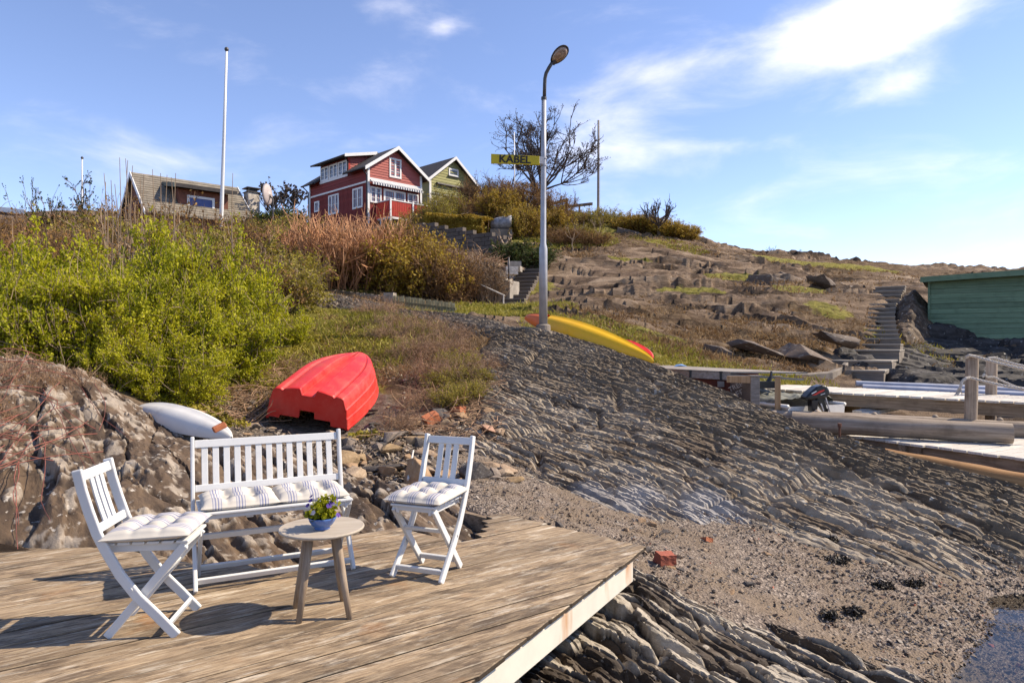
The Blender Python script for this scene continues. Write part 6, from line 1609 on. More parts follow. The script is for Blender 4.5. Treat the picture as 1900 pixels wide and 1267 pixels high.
A = P(1359, 706, 12.3); B = P(1392, 708, 12.0); m = MB(); m.prism([A, B, P(1392, 762, 12.0), P(1359, 745, 12.3)], (.05, .3, 0)); m.build('wrapper', MAT['wrap'], wp)
for k, (u, v, tx) in enumerate(((1368, 716, 'TREBA'), (1372, 730, 'FE'), (1385, 722, 'TRE'))):
    lettering(tx, .115 if k == 0 else .15, MAT['printwhite'], wp, P(u, v, 12.18 - .012 * 0) - wp.location + Vector((0, -.03 if k < 2 else .06, 0)), (R(90), R(-28), R(-13)), extrude=.002)
rag = P(1262, 681, 13.1); m = MB(); m.add([rag + Vector((-.12, 0, 0)), rag + Vector((0, -.05, .03)), rag + Vector((.14, .02, .01)), rag + Vector((.05, .08, .05)), rag + Vector((-.06, .07, .04))], [(0, 1, 4), (1, 3, 4), (1, 2, 3), (0, 2, 1), (0, 4, 3, 2)]); tag(m.build('rag', MAT['bluerag']), 'blue rag lying on the corner of the timber box', 'rag')
for pt_ in ():
    pass

# tarpaulin covered dinghy with its outboard motor tipped up
def dinghy():
    c = P(1460, 770, 11.9); t = thing('covered_dinghy', 'small white dinghy under a camouflage tarpaulin moored by the upper jetty', 'boat', c); t['_w'] = 1
    zf = -.05
    S = []   # stern end (towards the right) to bow
    st = P(1516, 752, 11.5); bw = P(1395, 745, 12.9); ax = (bw - st); ax.z = 0; L = 2.4; ax.normalize(); n = Vector((-ax.y, ax.x, 0))
    def sec(s):
        w = .62 * (1 - max(0, s - .55) ** 2 * 2.2); o = []
        for k in range(13):
            a = math.pi * k / 12; y = math.cos(a) * w; z = .40 - abs(math.sin(a)) ** .55 * .42 * (1 - .2 * s)
            o.append(Vector((st.x, st.y, zf)) + ax * (s * L) + n * y + Vector((0, 0, z)))
        return o
    V, f = loft([sec(i / 12) for i in range(13)]); V = V - np.array(t.location)
    link('hull', np_mesh('hull', V, f, True), MAT['whitehull'], t)
    m = MB(); q = [p for p in sec(0)]; m.add(q, [tuple(range(13))]); m.build('transom', MAT['whitehull'], t)
    m = MB()
    for sg in (-1, 1): m.tube([sec(i / 12)[0 if sg > 0 else -1] for i in range(13)], .035, 8)
    m.build('gunwale', MAT['whitehull'], t, smooth=True)
    # tarpaulin: sagging wrinkled sheet over the middle
    nu, nv = 46, 40; V = []
    for i in range(nu):
        s = .10 + .85 * i / (nu - 1)
        for j in range(nv):
            y = -1 + 2 * j / (nv - 1); w = .70 * (1 - max(0, s - .55) ** 2 * 2.2); ay = abs(y)
            z = .47 + .06 * (1 - y * y) - (.0 if ay < .88 else (ay - .88) * 2.6) + .05 * float(fbm(np.array(s * 7.0), np.array(y * 3.0), 5)) + .05 * float(fbm(np.array(s * 22.0), np.array(y * 6.0 + 2), 8, 3)) + .16 * math.exp(-((s - .75) / .1) ** 2 - (y / .5) ** 2)
            V.append(Vector((st.x, st.y, zf)) + ax * (s * L) + n * (y * w) + Vector((0, 0, z)) - t.location)
    link('tarpaulin', np_mesh('tarpaulin', np.array([tuple(v) for v in V]), grid_faces(nu, nv), True), MAT['camo'], t)
    # near side cloth hanging down with folds
    V = []
    for i in range(40):
        s = .28 + .62 * i / 39
        for j in range(10):
            z = .44 - .36 * j / 9; V.append(Vector((st.x, st.y, zf)) + ax * (s * L) + n * (.66 + .05 * math.sin(i * 1.1) * j / 9 + .03 * math.sin(i * 2.7 + 1)) * (1 - max(0, s - .55) ** 2 * 2.2) * (1 if (n.y < 0) else -1) + Vector((0, 0, z)) - t.location)
    link('tarpaulin_skirt', np_mesh('tarpaulin_skirt', np.array([tuple(v) for v in V]), grid_faces(40, 10), True), MAT['tarp'], t)
    m = MB(); p = P(1425, 712, 12.3); m.tube([p, p + Vector((.05, 0, .12)), p + Vector((.06, 0, .22))], [.05, .03, .018], 8); m.box(p + Vector((-.05, 0, -.02)), (.35, .2, .12)); m.build('tiller', MAT['blackplastic'], t)
    # outboard
    o = thing('outboard_motor', 'black outboard motor with a red stripe tilted on the stern of the covered dinghy', 'outboard motor', P(1525, 745, 11.3)); k = 11.3 / F
    def w(u, v, y=0.0): return Vector(((u - 1525) * k, y, -(v - 745) * k))
    cowl = [(1488, 738), (1499, 726), (1510, 717), (1520, 714), (1528, 715), (1533, 723), (1535, 731), (1528, 737), (1512, 739), (1497, 742)]
    m = MB(); m.prism([w(u, v, -.13) for u, v in cowl], (0, .26, 0)); m.build('cowl', MAT['blackplastic'], o, bevel=.035, seg=3)
    m = MB(); m.prism([w(u, v, -.138) for u, v in ((1500, 733), (1514, 724.5), (1523, 722), (1522, 724.5), (1507, 732))], (0, .004, 0)); m.build('red_flash', MAT['redplastic'], o)
    m = MB(); m.prism([w(u, v, -.138) for u, v in ((1499, 729), (1508, 724.3), (1508, 726.3), (1500, 730.5))], (0, .004, 0)); m.prism([w(u, v, -.138) for u, v in ((1516, 731), (1524, 728.4), (1524, 729.6), (1516, 732.2))], (0, .004, 0)); m.build('white_mark', MAT['whiteplastic'], o)
    m = MB(); m.prism([w(u, v, -.05) for u, v in ((1512, 738), (1526, 736), (1530, 750), (1535, 766), (1528, 766), (1518, 752))], (0, .10, 0)); m.build('leg', MAT['blackplastic'], o, bevel=.01)
    m = MB(); m.tube([w(1527, 735, -.08), w(1536, 765, -.08)], .012, 8); m.tube([w(1518, 748, -.1), w(1523, 762, -.1)], .012, 8); m.build('tilt_strut', MAT['galv'], o)
    m = MB(); m.prism([w(u, v, -.09) for u, v in ((1502, 742), (1515, 741), (1512, 764), (1503, 764))], (0, .18, 0)); m.build('clamp_bracket', MAT['blackplastic'], o, bevel=.01)
    m = MB(); m.lathe([(0, 0), (.03, .0), (.03, .08), (0, .1)], 8, w(1532, 768, 0)); 
    for a in (0, 120, 240): m.box(w(1532, 768) + Vector((.0, math.cos(R(a)) * .07, math.sin(R(a)) * .07)), (.02, .08, .06))
    m.build('propeller', MAT['blackplastic'], o)
dinghy()
# ---------------------------------------------------------------- loose stones, bricks, pebbles
def hull_mesh(name, seed, n=22, sub=0, rough=.0, flat=.75, cuts=6):
    r_ = random.Random(seed); bm = bmesh.new()
    for i in range(n):
        v = Vector((r_.gauss(0, 1), r_.gauss(0, 1), r_.gauss(0, 1))).normalized() * r_.uniform(.86, 1.08); bm.verts.new((v.x * .5, v.y * .5 * r_.uniform(.7, 1), v.z * .5 * flat))
    res = bmesh.ops.convex_hull(bm, input=bm.verts)
    bmesh.ops.delete(bm, geom=[g for g in res['geom_interior'] if isinstance(g, bmesh.types.BMVert)], context='VERTS')
    if sub:
        bmesh.ops.bevel(bm, geom=list(bm.edges), offset=.014, segments=1, affect='EDGES', clamp_overlap=True)
        bmesh.ops.triangulate(bm, faces=bm.faces)
        bmesh.ops.subdivide_edges(bm, edges=bm.edges, cuts=1)
        co = np.array([v.co[:] for v in bm.verts]); d = rough * (fbm(co[:, 0] * 5 + seed, co[:, 1] * 5 + co[:, 2] * 4, seed, 4))
        for v, q in zip(bm.verts, d): v.co += v.co.normalized() * q
    me = bpy.data.meshes.new(name); bm.to_mesh(me); bm.free()
    me.polygons.foreach_set('use_smooth', np.full(len(me.polygons), bool(sub)));
    if sub: me.set_sharp_from_angle(angle=R(38))
    return me
STONES = [hull_mesh('stone', 100 + i, 10 + (i % 4) * 2, 1, .05, .62 + .06 * (i % 4)) for i in range(9)]
rs = random.Random(77)
def stone(u, v, d, size, mat, label, group=None, flat=1.0, cat='stone', rz=None, name='stone', asp=1.0, sink=.12, k=None, tilt=.25):
    """a stone seen at (u, v): it sits on the ground at that bearing and distance"""
    me = STONES[rs.randrange(len(STONES)) if k is None else k]
    o = bpy.data.objects.new(name, me); COL.objects.link(o)
    if not me.materials: me.materials.append(MAT['rubble'])
    p = at(u, d); o.location = (p.x, p.y, p.z + size * flat * (.34 - sink)); o.scale = (size * asp, size, size * flat)
    o.rotation_euler = (rs.uniform(-tilt, tilt), rs.uniform(-tilt, tilt), rs.uniform(0, 6.28) if rz is None else rz)
    o.material_slots[0].link = 'OBJECT'; o.material_slots[0].material = MAT[mat]
    return tag(o, label, cat, group)
GR = 'rubble stones between the bench and the red boat'
GL = 'angular brown stone in the rubble heap between the bench and the slab of rock'
# distance for a stone whose foot is seen at pixel (u, v)
def dist_of(u, v, d0=4.5, d1=30):
    ds = np.linspace(d0, d1, 400); x = (u - U0) * ds / F; z = H(x, ds); vv = V0 + (EYE - z) * F / ds
    c = np.nonzero(vv <= v)[0]
    return float(ds[c[0]]) if len(c) else d1
for u, v, s, mat, lab, kw in (
    (897, 806, .36, 'pinkstone', 'large pinkish boulder at the edge of the sloping rock behind the folding chair', dict(asp=1.25, flat=.75)),
    (770, 905, .44, 'rubble', 'big upright brown boulder partly hidden by the folding chair back', dict(flat=1.2, asp=.9)),
    (885, 895, .36, 'darkstone', 'large dark grey boulder just right of the folding chair back', dict(flat=.95, asp=1.05)),
    (728, 845, .33, 'ochrestone', 'rounded ochre stone with a pale top in the middle of the rubble', dict(flat=.8, asp=1.1)),
    (640, 868, .34, 'ochrestone', 'ochre stone with a broken dark face beside the bench post', dict(flat=.8, asp=1.15)),
    (718, 880, .40, 'darkstone', 'long flat dark slab lying low in the rubble', dict(flat=.42, asp=1.5, rz=.1)),
    (735, 822, .38, 'rubble', 'dark brown block of stone below the dead brambles', dict(flat=.75, asp=1.2)),
    (812, 778, .40, 'darkstone', 'grey layered stone under the green brambles', dict(flat=.6, asp=1.2)),
    (825, 797, .26, 'rubble', 'small dark pointed stone beside the orange brick in the rubble', dict(flat=1.0)),
    (905, 770, .22, 'rubble', 'small reddish stone beside the pinkish boulder', dict(flat=.7)),
    (655, 895, .34, 'rubble', 'pale brown stone beside the cushioned end of the bench', dict(flat=.6, asp=1.2)),
    (915, 890, .22, 'rubble', 'narrow brown stone next to the large dark grey boulder', dict(flat=1.0)),
    (760, 918, .20, 'rubble', 'small pale stone at the foot of the upright brown boulder', dict(flat=.8)),
    (945, 900, .26, 'ochrestone', 'low tan stone at the upper edge of the gravel beach', dict(flat=.5, asp=1.4))):
    stone(u, v, dist_of(u, v), s, mat, lab, GR, **kw)
for i in range(125):
    f = rs.random(); u = rs.uniform(600, 940); v = rs.uniform(775, 925)
    if v > 905 and u < 700: continue
    if u > 880 and v < 790: continue
    if u < 715 and v < 815: continue
    d = dist_of(u, v)
    s = rs.choice((.10, .13, .16, .2, .25, .29)) * rs.uniform(.8, 1.15)
    stone(u, v, d, s, rs.choice(('rubble', 'rubble', 'rubble', 'rubble', 'rubble', 'ochrestone', 'rubble', 'darkstone')), GL, GR, flat=rs.uniform(.5, .95), asp=rs.uniform(.9, 1.5))
GL2 = 'small stone on the earth bank around the red boat'
for i in range(110):
    u = rs.gauss(0, 1) * 75 + rs.choice((470, 520, 640, 700, 420)); v = rs.uniform(690, 830)
    if not (385 < u < 760): continue
    d = dist_of(u, v)
    stone(u, v, d, rs.choice((.06, .08, .1, .13, .17)) * rs.uniform(.8, 1.2), rs.choice(('rubble', 'rubble', 'ochrestone', 'darkstone')), GL2, 'stones on the bank around the red boat', flat=rs.uniform(.4, .8), asp=rs.uniform(.9, 1.6))
stone(400, 706, dist_of(400, 706), .34, 'ochrestone', 'flat tan stone on the bank under the green shrubs', None, flat=.35, asp=1.4)
stone(360, 772, dist_of(360, 772), .30, 'rubble', 'flat tan stone behind the nose of the grey white kayak', None, flat=.35, asp=1.5)
# bricks
def brick(u, v, d, size, mat, label, rz, tilt=(0.1, .12)):
    bm = bmesh.new(); bmesh.ops.create_cube(bm, size=1); bmesh.ops.subdivide_edges(bm, edges=bm.edges, cuts=3, use_grid_fill=True)
    co = np.array([q.co[:] for q in bm.verts]); n_ = fbm(co[:, 0] * 3 + u, co[:, 1] * 3 + co[:, 2] * 3, int(u), 3)
    for q, k in zip(bm.verts, n_): q.co *= 1 + .16 * k; q.co.x += .22 * q.co.z * q.co.y
    me = bpy.data.meshes.new('brick'); bm.to_mesh(me); bm.free()
    o = link('brick', me, MAT[mat]); p = at(u, d); o.location = p + Vector((0, 0, size[2] * .45 + .035)); o.scale = size; o.rotation_euler = (tilt[0], tilt[1], rz)
    tag(o, label, 'brick')
def zd(u, v): return dist_of(u, v)
brick(1234, 1055, zd(1234, 1058), (.15, .10, .085), 'redbrick', 'broken red brick on the gravel beside the deck corner', .4)
brick(1311, 1014, zd(1311, 1014), (.10, .07, .04), 'orangebrick', 'small orange brick fragment out on the gravel', 1.9, (.3, .3))
brick(799, 790, zd(799, 792), (.20, .14, .11), 'orangebrick', 'orange brick lying in the rubble above the folding chair', .7, (.2, -.3))
brick(850, 772, zd(850, 775), (.18, .10, .09), 'orangebrick', 'dull orange brick wedged among the rubble below the slab of rock', 2.4)
for u, v, s, lab in ((1195, 1030, .14, 'dark angular stone on the gravel behind the red brick'), (1262, 1068, .10, 'dark upright stone on the gravel next to the red brick'), (1395, 1096, .08, 'small dark stone alone on the middle of the gravel'), (1335, 1085, .07, 'small grey stone on the gravel below the dark angular one'), (1505, 963, .0, ''), (1390, 1190, .0, ''), (1640, 1175, .0, '')):
    if s: stone(u, v, zd(u, v), s, 'darkstone', lab, None, flat=.7, asp=1.2, sink=-.15)
for i in range(120):
    u = rs.uniform(930, 1450); v = rs.uniform(935, 1120)
    p = at(u, zd(u, v))
    if poly_sdf(np.array([p.x]), np.array([p.y]), BEACH)[0] < .12 or poly_sdf(np.array([p.x]), np.array([p.y]), DECK)[0] > -.05: continue
    stone(u, v, p.y, rs.choice((.035, .045, .06, .085)), rs.choice(('rubble', 'darkstone', 'rubble')), 'small angular stone strewn on the gravel beach', 'small stones on the gravel beach', flat=rs.uniform(.5, .9), asp=rs.uniform(1, 1.5), sink=-.2)

# pebbles by the ten thousand: one mass
def pebbles():
    protos = []
    for i in range(7):
        bm = bmesh.new(); r_ = random.Random(900 + i)
        for k in range(9):
            v = Vector((r_.gauss(0, 1), r_.gauss(0, 1), r_.gauss(0, 1))).normalized(); bm.verts.new((v.x * .5, v.y * .42, v.z * .33))
        res = bmesh.ops.convex_hull(bm, input=bm.verts); bmesh.ops.delete(bm, geom=[g for g in res['geom_interior'] if isinstance(g, bmesh.types.BMVert)], context='VERTS')
        bm.verts.ensure_lookup_table(); bm.verts.index_update(); protos.append((np.array([v.co[:] for v in bm.verts]), np.array([[v.index for v in f.verts] for f in bm.faces]))); bm.free()
    rg = np.random.default_rng(5)
    N = 60000
    d = np.exp(rg.uniform(math.log(4.2), math.log(9.0), N)); x = rg.uniform(-1.2, 7.0, N); y = d
    sd = poly_sdf(x, y, BEACH); dens = .5 + .8 * fbm(x * 1.1, y * 1.1, 401)
    keep = (sd > .02) & (rg.uniform(size=N) < np.clip(dens + .35 * (x > 2.2) , .12, 1)) & (poly_sdf(x, y, DECK) < -.0)
    x = x[keep]; y = y[keep]; n = len(x); base = H(x, y) + .042 + .05 * fbm(x * .9, y * .9, 14)
    size = .013 * np.exp(rg.normal(0, .5, n)) * (1 + .35 * sstep(x, 1.5, 3.5)); size = np.clip(size, .007, .055)
    ang = rg.uniform(0, 6.28, n); ti = rg.normal(0, .35, n)
    pal = np.array([(.10, .08, .062), (.18, .145, .115), (.26, .21, .17), (.34, .28, .225), (.21, .145, .10), (.46, .40, .33), (.30, .19, .125), (.07, .055, .048), (.23, .20, .18)]) * .74
    Vs, Fs, Cs, off = [], [], [], 0
    which = rg.integers(0, 7, n)
    for k, (pv, pf) in enumerate(protos):
        m = which == k; c = int(m.sum()); 
        ca, sa = np.cos(ang[m])[:, None], np.sin(ang[m])[:, None]; ct, st_ = np.cos(ti[m])[:, None], np.sin(ti[m])[:, None]; s = size[m][:, None]
        px, py, pz = pv[:, 0][None] * s, pv[:, 1][None] * s, pv[:, 2][None] * s
        px, pz = px * ct + pz * st_, -px * st_ + pz * ct
        V = np.stack([px * ca - py * sa + x[m][:, None], px * sa + py * ca + y[m][:, None], pz + base[m][:, None] + s * .08], -1).reshape(-1, 3)
        Fs.append((pf[None] + (np.arange(c) * len(pv))[:, None, None] + off).reshape(-1, 3)); off += len(V); Vs.append(V)
        ci = rg.integers(0, len(pal), c); col = pal[ci] * rg.uniform(.75, 1.25, c)[:, None]
        red = rg.uniform(size=c) < .006; col[red] = (.40, .10, .05)
        Cs.append(np.repeat(np.concatenate([col, np.ones((c, 1))], 1), len(pv), 0))
    me = np_mesh('pebbles', np.concatenate(Vs), np.concatenate(Fs)); attr_color(me, 'tone', np.concatenate(Cs))
    tag(link('pebbles', me, MAT['pebble']), kind='stuff')
pebbles()
# chips of stone on the earth bank
def chips(name, areas, N, smin, smax, mat, seed):
    rg = np.random.default_rng(seed); pts = []
    for (u0, u1, v0, v1, share) in areas:
        m_ = int(N * share); u = rg.uniform(u0, u1, m_); v = rg.uniform(v0, v1, m_)
        d = np.array([dist_of(a, b) for a, b in zip(u[:260], v[:260])]); uu = u[:260]
        # spread about the sampled spots
        k = rg.integers(0, len(d), m_); dd = d[k] + rg.normal(0, .12, m_); xx = (uu[k] - U0) * d[k] / F + rg.normal(0, .12, m_); pts.append(np.stack([xx, dd], 1))
    p = np.concatenate(pts); p = p[np.hypot((p[:, 0] + 2.4) / .85, (p[:, 1] - 9.8) / 1.4) > 1]; z = H(p[:, 0], p[:, 1]); n = len(p)
    tet = rg.normal(size=(n, 4, 3)); tet /= np.linalg.norm(tet, axis=2)[:, :, None]; s = rg.uniform(smin, smax, n)[:, None, None]
    V = tet * s * np.array([.6, .6, .4]) + np.stack([p[:, 0], p[:, 1], z + .02], 1)[:, None]
    f = np.array([(0, 1, 2), (0, 3, 1), (1, 3, 2), (2, 3, 0)]); Fc = (f[None] + 4 * np.arange(n)[:, None, None]).reshape(-1, 3)
    me = np_mesh(name, V.reshape(-1, 3), Fc); pal = np.array([(.22, .165, .115), (.33, .26, .19), (.15, .11, .08), (.42, .35, .27)]); c = pal[rg.integers(0, 4, n)] * rg.uniform(.7, 1.2, n)[:, None]
    attr_color(me, 'tone', np.repeat(np.concatenate([c, np.ones((n, 1))], 1), 4, 0))
    tag(link(name, me, MAT[mat]), kind='stuff')
chips('rubble_chips', ((400, 760, 690, 840, .5), (600, 930, 800, 925, .4), (860, 960, 860, 930, .1)), 7000, .02, .085, 'pebble', 31)
# black seaweed left by the tide
for i, (u, v, w) in enumerate(((1555, 1050, .20), (1640, 1100, .13), (1695, 1098, .14), (1583, 1152, .12), (1540, 1160, .09), (1540, 1013, .10))):
    p = at(u, zd(u, v)); rg = np.random.default_rng(50 + i); n = 300
    c = np.stack([p.x + np.clip(rg.normal(0, 1, n), -1.4, 1.4) * w * .33, p.y + np.clip(rg.normal(0, 1, n), -1.4, 1.4) * w * .24, np.full(n, p.z + .05)], 1) + rg.normal(0, .012, (n, 3))
    V, f = leaf_quads(c, .016, rg, 1.5, 2.6); o = link('seaweed', np_mesh('seaweed', V, f), MAT['seaweed']); tag(o, 'dried black seaweed clump on the gravel beach', 'seaweed', 'seaweed clumps on the beach')

# outcrops on the bare hill
HR = [hull_mesh('outcrop', 300 + i, 12, 1, .10, .7) for i in range(5)]
def outcrop(u, v, d, size, label, flat=.7, asp=1.4, rz=0.0, k=0, dz=0.0, tilt=(0, 0), mat='hillrock'):
    o = bpy.data.objects.new('rock_outcrop', HR[k]); COL.objects.link(o)
    if not HR[k].materials: HR[k].materials.append(MAT['hillrock'])
    p = P(u, v, d); o.location = p + Vector((0, 0, dz)); o.scale = (size * asp, size, size * flat); o.rotation_euler = (tilt[0], tilt[1], rz)
    o.material_slots[0].link = 'OBJECT'; o.material_slots[0].material = MAT[mat]
    tag(o, label, 'rock', 'rock outcrops on the bare hill')
outcrop(1413, 528, 30, 1.7, 'dark faced rock outcrop left of the pointed boulder on the bare hill', .8, 1.5, .2, 0)
outcrop(1448, 520, 31, 1.5, 'pale brown rounded outcrop behind the dark faced one on the hill', .8, 1.3, -.3, 1)
outcrop(1522, 525, 29, 1.25, 'pointed dark boulder jutting up in the middle of the bare hill', .9, 1.2, .4, 2, 0, (.1, .35))
outcrop(1548, 545, 28.5, 1.5, 'broad brown block below the pointed dark boulder', .55, 1.6, -.15, 3, 0, (0, -.15))
outcrop(1490, 555, 27, 1.1, 'low split rock with a white lichened face on the hill', .7, 1.9, .0, 4)
outcrop(1425, 556, 27, 1.2, 'long low rock ledge under the dark faced outcrop', .5, 2.2, .05, 2)
outcrop(1395, 650, 18, 1.0, 'sloping layered rock nose above the timber box', .75, 1.6, -.30, 4, 0, (0, .25))
outcrop(1330, 655, 18, .8, 'dark broken rock at the grass edge above the timber box', .75, 1.5, -.2, 0, 0, (0, .2))
outcrop(1480, 655, 18, 1.0, 'layered rock nose ending above the curved low wall', .75, 1.7, -.32, 1, 0, (0, .25))
outcrop(1540, 630, 19.5, 1.1, 'layered rock shelf left of the foot of the stone steps', .7, 1.6, -.2, 2, 0, (0, .2))
outcrop(1165, 438, 46, 1.8, 'dark rock knob under the garden furniture on the hilltop', .8, 1.7, -.5, 3, 0, (0, .3))
outcrop(1275, 458, 47, 1.5, 'dark rock knob at the right end of the hilltop shrubs', .7, 1.8, -.3, 0, 0, (0, .2))
outcrop(1365, 470, 49, 1.7, 'flat dark rock on the skyline of the bare hill', .4, 2.6, -.1, 4, 0, (0, .1))
outcrop(1245, 481, 38, .9, 'small black rock in the middle of the brown slope', .6, 1.4, .3, 2)
# ---------------------------------------------------------------- plants
def strands(paths, rad, sides=3):
    """thin tubes along many polylines at once: paths (N, M, 3), rad (N, M)"""
    N, M, _ = paths.shape
    t = np.gradient(paths, axis=1); t /= np.linalg.norm(t, axis=2)[..., None] + 1e-9
    ref = np.where(np.abs(t[..., 2:3]) < .9, np.array([0, 0, 1.0]), np.array([1.0, 0, 0]))
    a = np.cross(t, ref); a /= np.linalg.norm(a, axis=2)[..., None] + 1e-9; b = np.cross(t, a)
    ring = []
    for k in range(sides):
        q = 2 * math.pi * k / sides; ring.append(paths + (a * math.cos(q) + b * math.sin(q)) * rad[..., None])
    V = np.stack(ring, 2).reshape(-1, 3)
    idx = np.arange(N * M * sides).reshape(N, M, sides); f = []
    for k in range(sides):
        k2 = (k + 1) % sides; f.append(np.stack([idx[:, :-1, k], idx[:, :-1, k2], idx[:, 1:, k2], idx[:, 1:, k]], -1).reshape(-1, 4))
    return V, np.concatenate(f)
def grow(start, dirs, length, M, rg, wander=.25, gravity=0.0, up=0.0):
    """N bent twigs: start (N,3), dirs (N,3), length (N,)"""
    N = len(start); P_ = np.empty((N, M, 3)); P_[:, 0] = start; d = dirs / np.linalg.norm(dirs, axis=1)[:, None]; st = (length / (M - 1))[:, None]
    for i in range(1, M):
        d = d + rg.normal(0, wander, (N, 3)) * .5 + np.array([0, 0, up - gravity]); d /= np.linalg.norm(d, axis=1)[:, None]; P_[:, i] = P_[:, i - 1] + d * st
    return P_
def pick(paths, n, rg, lo=.2, hi=1.0):
    """n points along random paths with the local direction"""
    N, M, _ = paths.shape; k = rg.integers(0, N, n); s = rg.uniform(lo, hi, n) * (M - 1.001); i = s.astype(int); f = (s - i)[:, None]
    return paths[k, i] * (1 - f) + paths[k, i + 1] * f, paths[k, i + 1] - paths[k, i], k, s / (M - 1)
def join(parts):
    V, Fc, o = [], [], 0
    for v, f in parts: V.append(v); Fc.append(f + o); o += len(v)
    return np.concatenate(V), np.concatenate(Fc)
class Shrub:
    """stems, twigs and leaf points of one shrub of unit height and spread"""
    def __init__(s, seed, stems=14, n1=90, n2=500, spread=.5, height=1.0, flare=.8, r0=.012, wander=.25, up=.05, low=.1, twiglen=(.25, .16), dome=False):
        rg = s.rg = np.random.default_rng(seed); a = rg.uniform(0, 6.28, stems); q = np.sqrt(rg.uniform(0, 1, stems))
        st = np.stack([q * .25 * spread * np.cos(a), q * .25 * spread * np.sin(a), np.full(stems, -.05)], 1)
        out = q * flare * rg.uniform(.5, 1.2, stems)
        d = np.stack([np.cos(a) * out, np.sin(a) * out, np.ones(stems)], 1); ln = height * rg.uniform(.7, 1.08, stems) * (1 if not dome else np.clip(1.05 - .25 * out, .5, 1.1))
        s.p0 = grow(st, d, ln, 8, rg, wander * .5, 0, up)
        b, t, _, f = pick(s.p0, n1, rg, low, .95); t /= np.linalg.norm(t, axis=1)[:, None]
        s.p1 = grow(b, t * .8 + rg.normal(0, .55, (n1, 3)) + np.array([0, 0, .15]), twiglen[0] * height * rg.uniform(.5, 1.2, n1), 6, rg, wander, 0, up)
        b, t, _, f = pick(s.p1, n2, rg, .1, 1.0); t /= np.linalg.norm(t, axis=1)[:, None]
        s.p2 = grow(b, t * .8 + rg.normal(0, .6, (n2, 3)) + np.array([0, 0, .1]), twiglen[1] * height * rg.uniform(.4, 1.2, n2), 4, rg, wander, 0, up)
        s.r0 = r0
    def wood(s, k=(1, .55, .32)):
        out = []
        for p, r in ((s.p0, s.r0 * k[0]), (s.p1, s.r0 * k[1]), (s.p2, s.r0 * k[2])):
            N, M, _ = p.shape; out.append(strands(p, np.broadcast_to(np.linspace(1, .45, M)[None], (N, M)) * r))
        return join(out)
    def sticks(s, n, r):
        b, t, _, _ = pick(s.p1, n, s.rg, .1, .9); p = grow(b, t / np.linalg.norm(t, axis=1)[:, None] * .6 + s.rg.normal(0, .7, (n, 3)), s.rg.uniform(.25, .6, n), 7, s.rg, .3); return strands(p, np.broadcast_to(np.linspace(1, .4, 7)[None], (n, 7)) * r)
    def leaves(s, n, size, jit=.02, lo=.15, aspect=1.5, flat=.3, share=.75):
        a, _, _, _ = pick(s.p2, int(n * share), s.rg, lo, 1); b, _, _, _ = pick(s.p1, n - int(n * share), s.rg, .4, 1)
        c = np.concatenate([a, b]); c = c + s.rg.normal(0, jit, c.shape); return leaf_quads(c, size, s.rg, flat, aspect)
def shrub_proto(name, seed, wood, leaf, nleaf, lsize, kw, kwood=(1, .55, .32), lw={}, low=None):
    s = Shrub(seed, **kw); V, f = s.wood(kwood)
    if leaf == 'leaf_green': V, f = join([(V, f), s.sticks(110, .0055)])
    ms = np_mesh('stems', V, f); ms.materials.append(MAT[wood]); ml = None
    zt = np.percentile(V[:, 2], 98.5); rt = np.percentile(np.hypot(V[:, 0], V[:, 1]), 95)
    nrm_ = np.array([.62 / rt, .62 / rt, 1 / zt])
    ms.vertices.foreach_set('co', np.ascontiguousarray(V * nrm_, dtype=np.float32).ravel())
    if nleaf:
        V, f = s.leaves(nleaf, lsize / (.62 / rt) ** .5, **lw); ml = np_mesh('foliage', V * nrm_, f); ml.materials.append(MAT[leaf])
    return ms, ml
def plant(name, proto, label, cat, loc, scale, rz, group=None):
    t = thing(name, label, cat, loc, rz, group); ms, ml = proto
    sc = scale if isinstance(scale, tuple) else (scale, scale, scale)
    a = link('stems', ms, None, t); a.scale = sc
    if ml: b = link('foliage', ml, None, t); b.scale = sc
    return t
rp = random.Random(21)
G1 = dict(stems=26, n1=240, n2=1500, spread=1.6, flare=.95, r0=.010, wander=.35, up=.02, low=.06, twiglen=(.42, .24), dome=True)
GREEN = [shrub_proto('g', 500 + i, 'twig_grey', 'leaf_green', 30000, .0235, G1, (1, .5, .30), dict(jit=.030, lo=.0)) for i in range(3)]
OLIVE = [shrub_proto('o', 520 + i, 'twig_grey', 'leaf_yellow', 6000, .032, G1, (1, .5, .32), dict(jit=.03)) for i in range(2)]
BROWN = [shrub_proto('b', 540 + i, 'twig_brown', 'leaf_brown', 3200, .026, dict(G1, stems=40, n1=420, n2=2200, r0=.011), (1, .55, .36), dict(jit=.02)) for i in range(3)]
OCHRE = [shrub_proto('c', 560 + i, 'twig_brown', 'leaf_ochre', 9000, .034, dict(G1, stems=30, n1=300, n2=1800), (1, .55, .34), dict(jit=.028)) for i in range(2)]
SPARSE = [shrub_proto('s', 590 + i, 'twig_grey', 'leaf_brown', 300, .022, dict(stems=9, n1=45, n2=150, spread=1.2, flare=.5, r0=.012, wander=.2, up=.04, low=.25, twiglen=(.3, .16)), (1, .55, .3), dict(jit=.01)) for i in range(2)]
BARE = [shrub_proto('d', 580 + i, 'twig_grey', 'leaf_brown', 1200, .022, dict(stems=46, n1=300, n2=1300, spread=1.4, flare=.62, r0=.010, wander=.2, up=.04, low=.25, twiglen=(.38, .2)), (1, .6, .36), dict(jit=.01)) for i in range(2)]
ORANGE = [shrub_proto('e', 600 + i, 'twig_orange', 'leaf_brown', 0, .02, dict(stems=60, n1=430, n2=1300, spread=1.3, flare=.58, r0=.0095, wander=.16, up=.07, low=.3, twiglen=(.36, .18)), (1, .62, .42)) for i in range(2)]
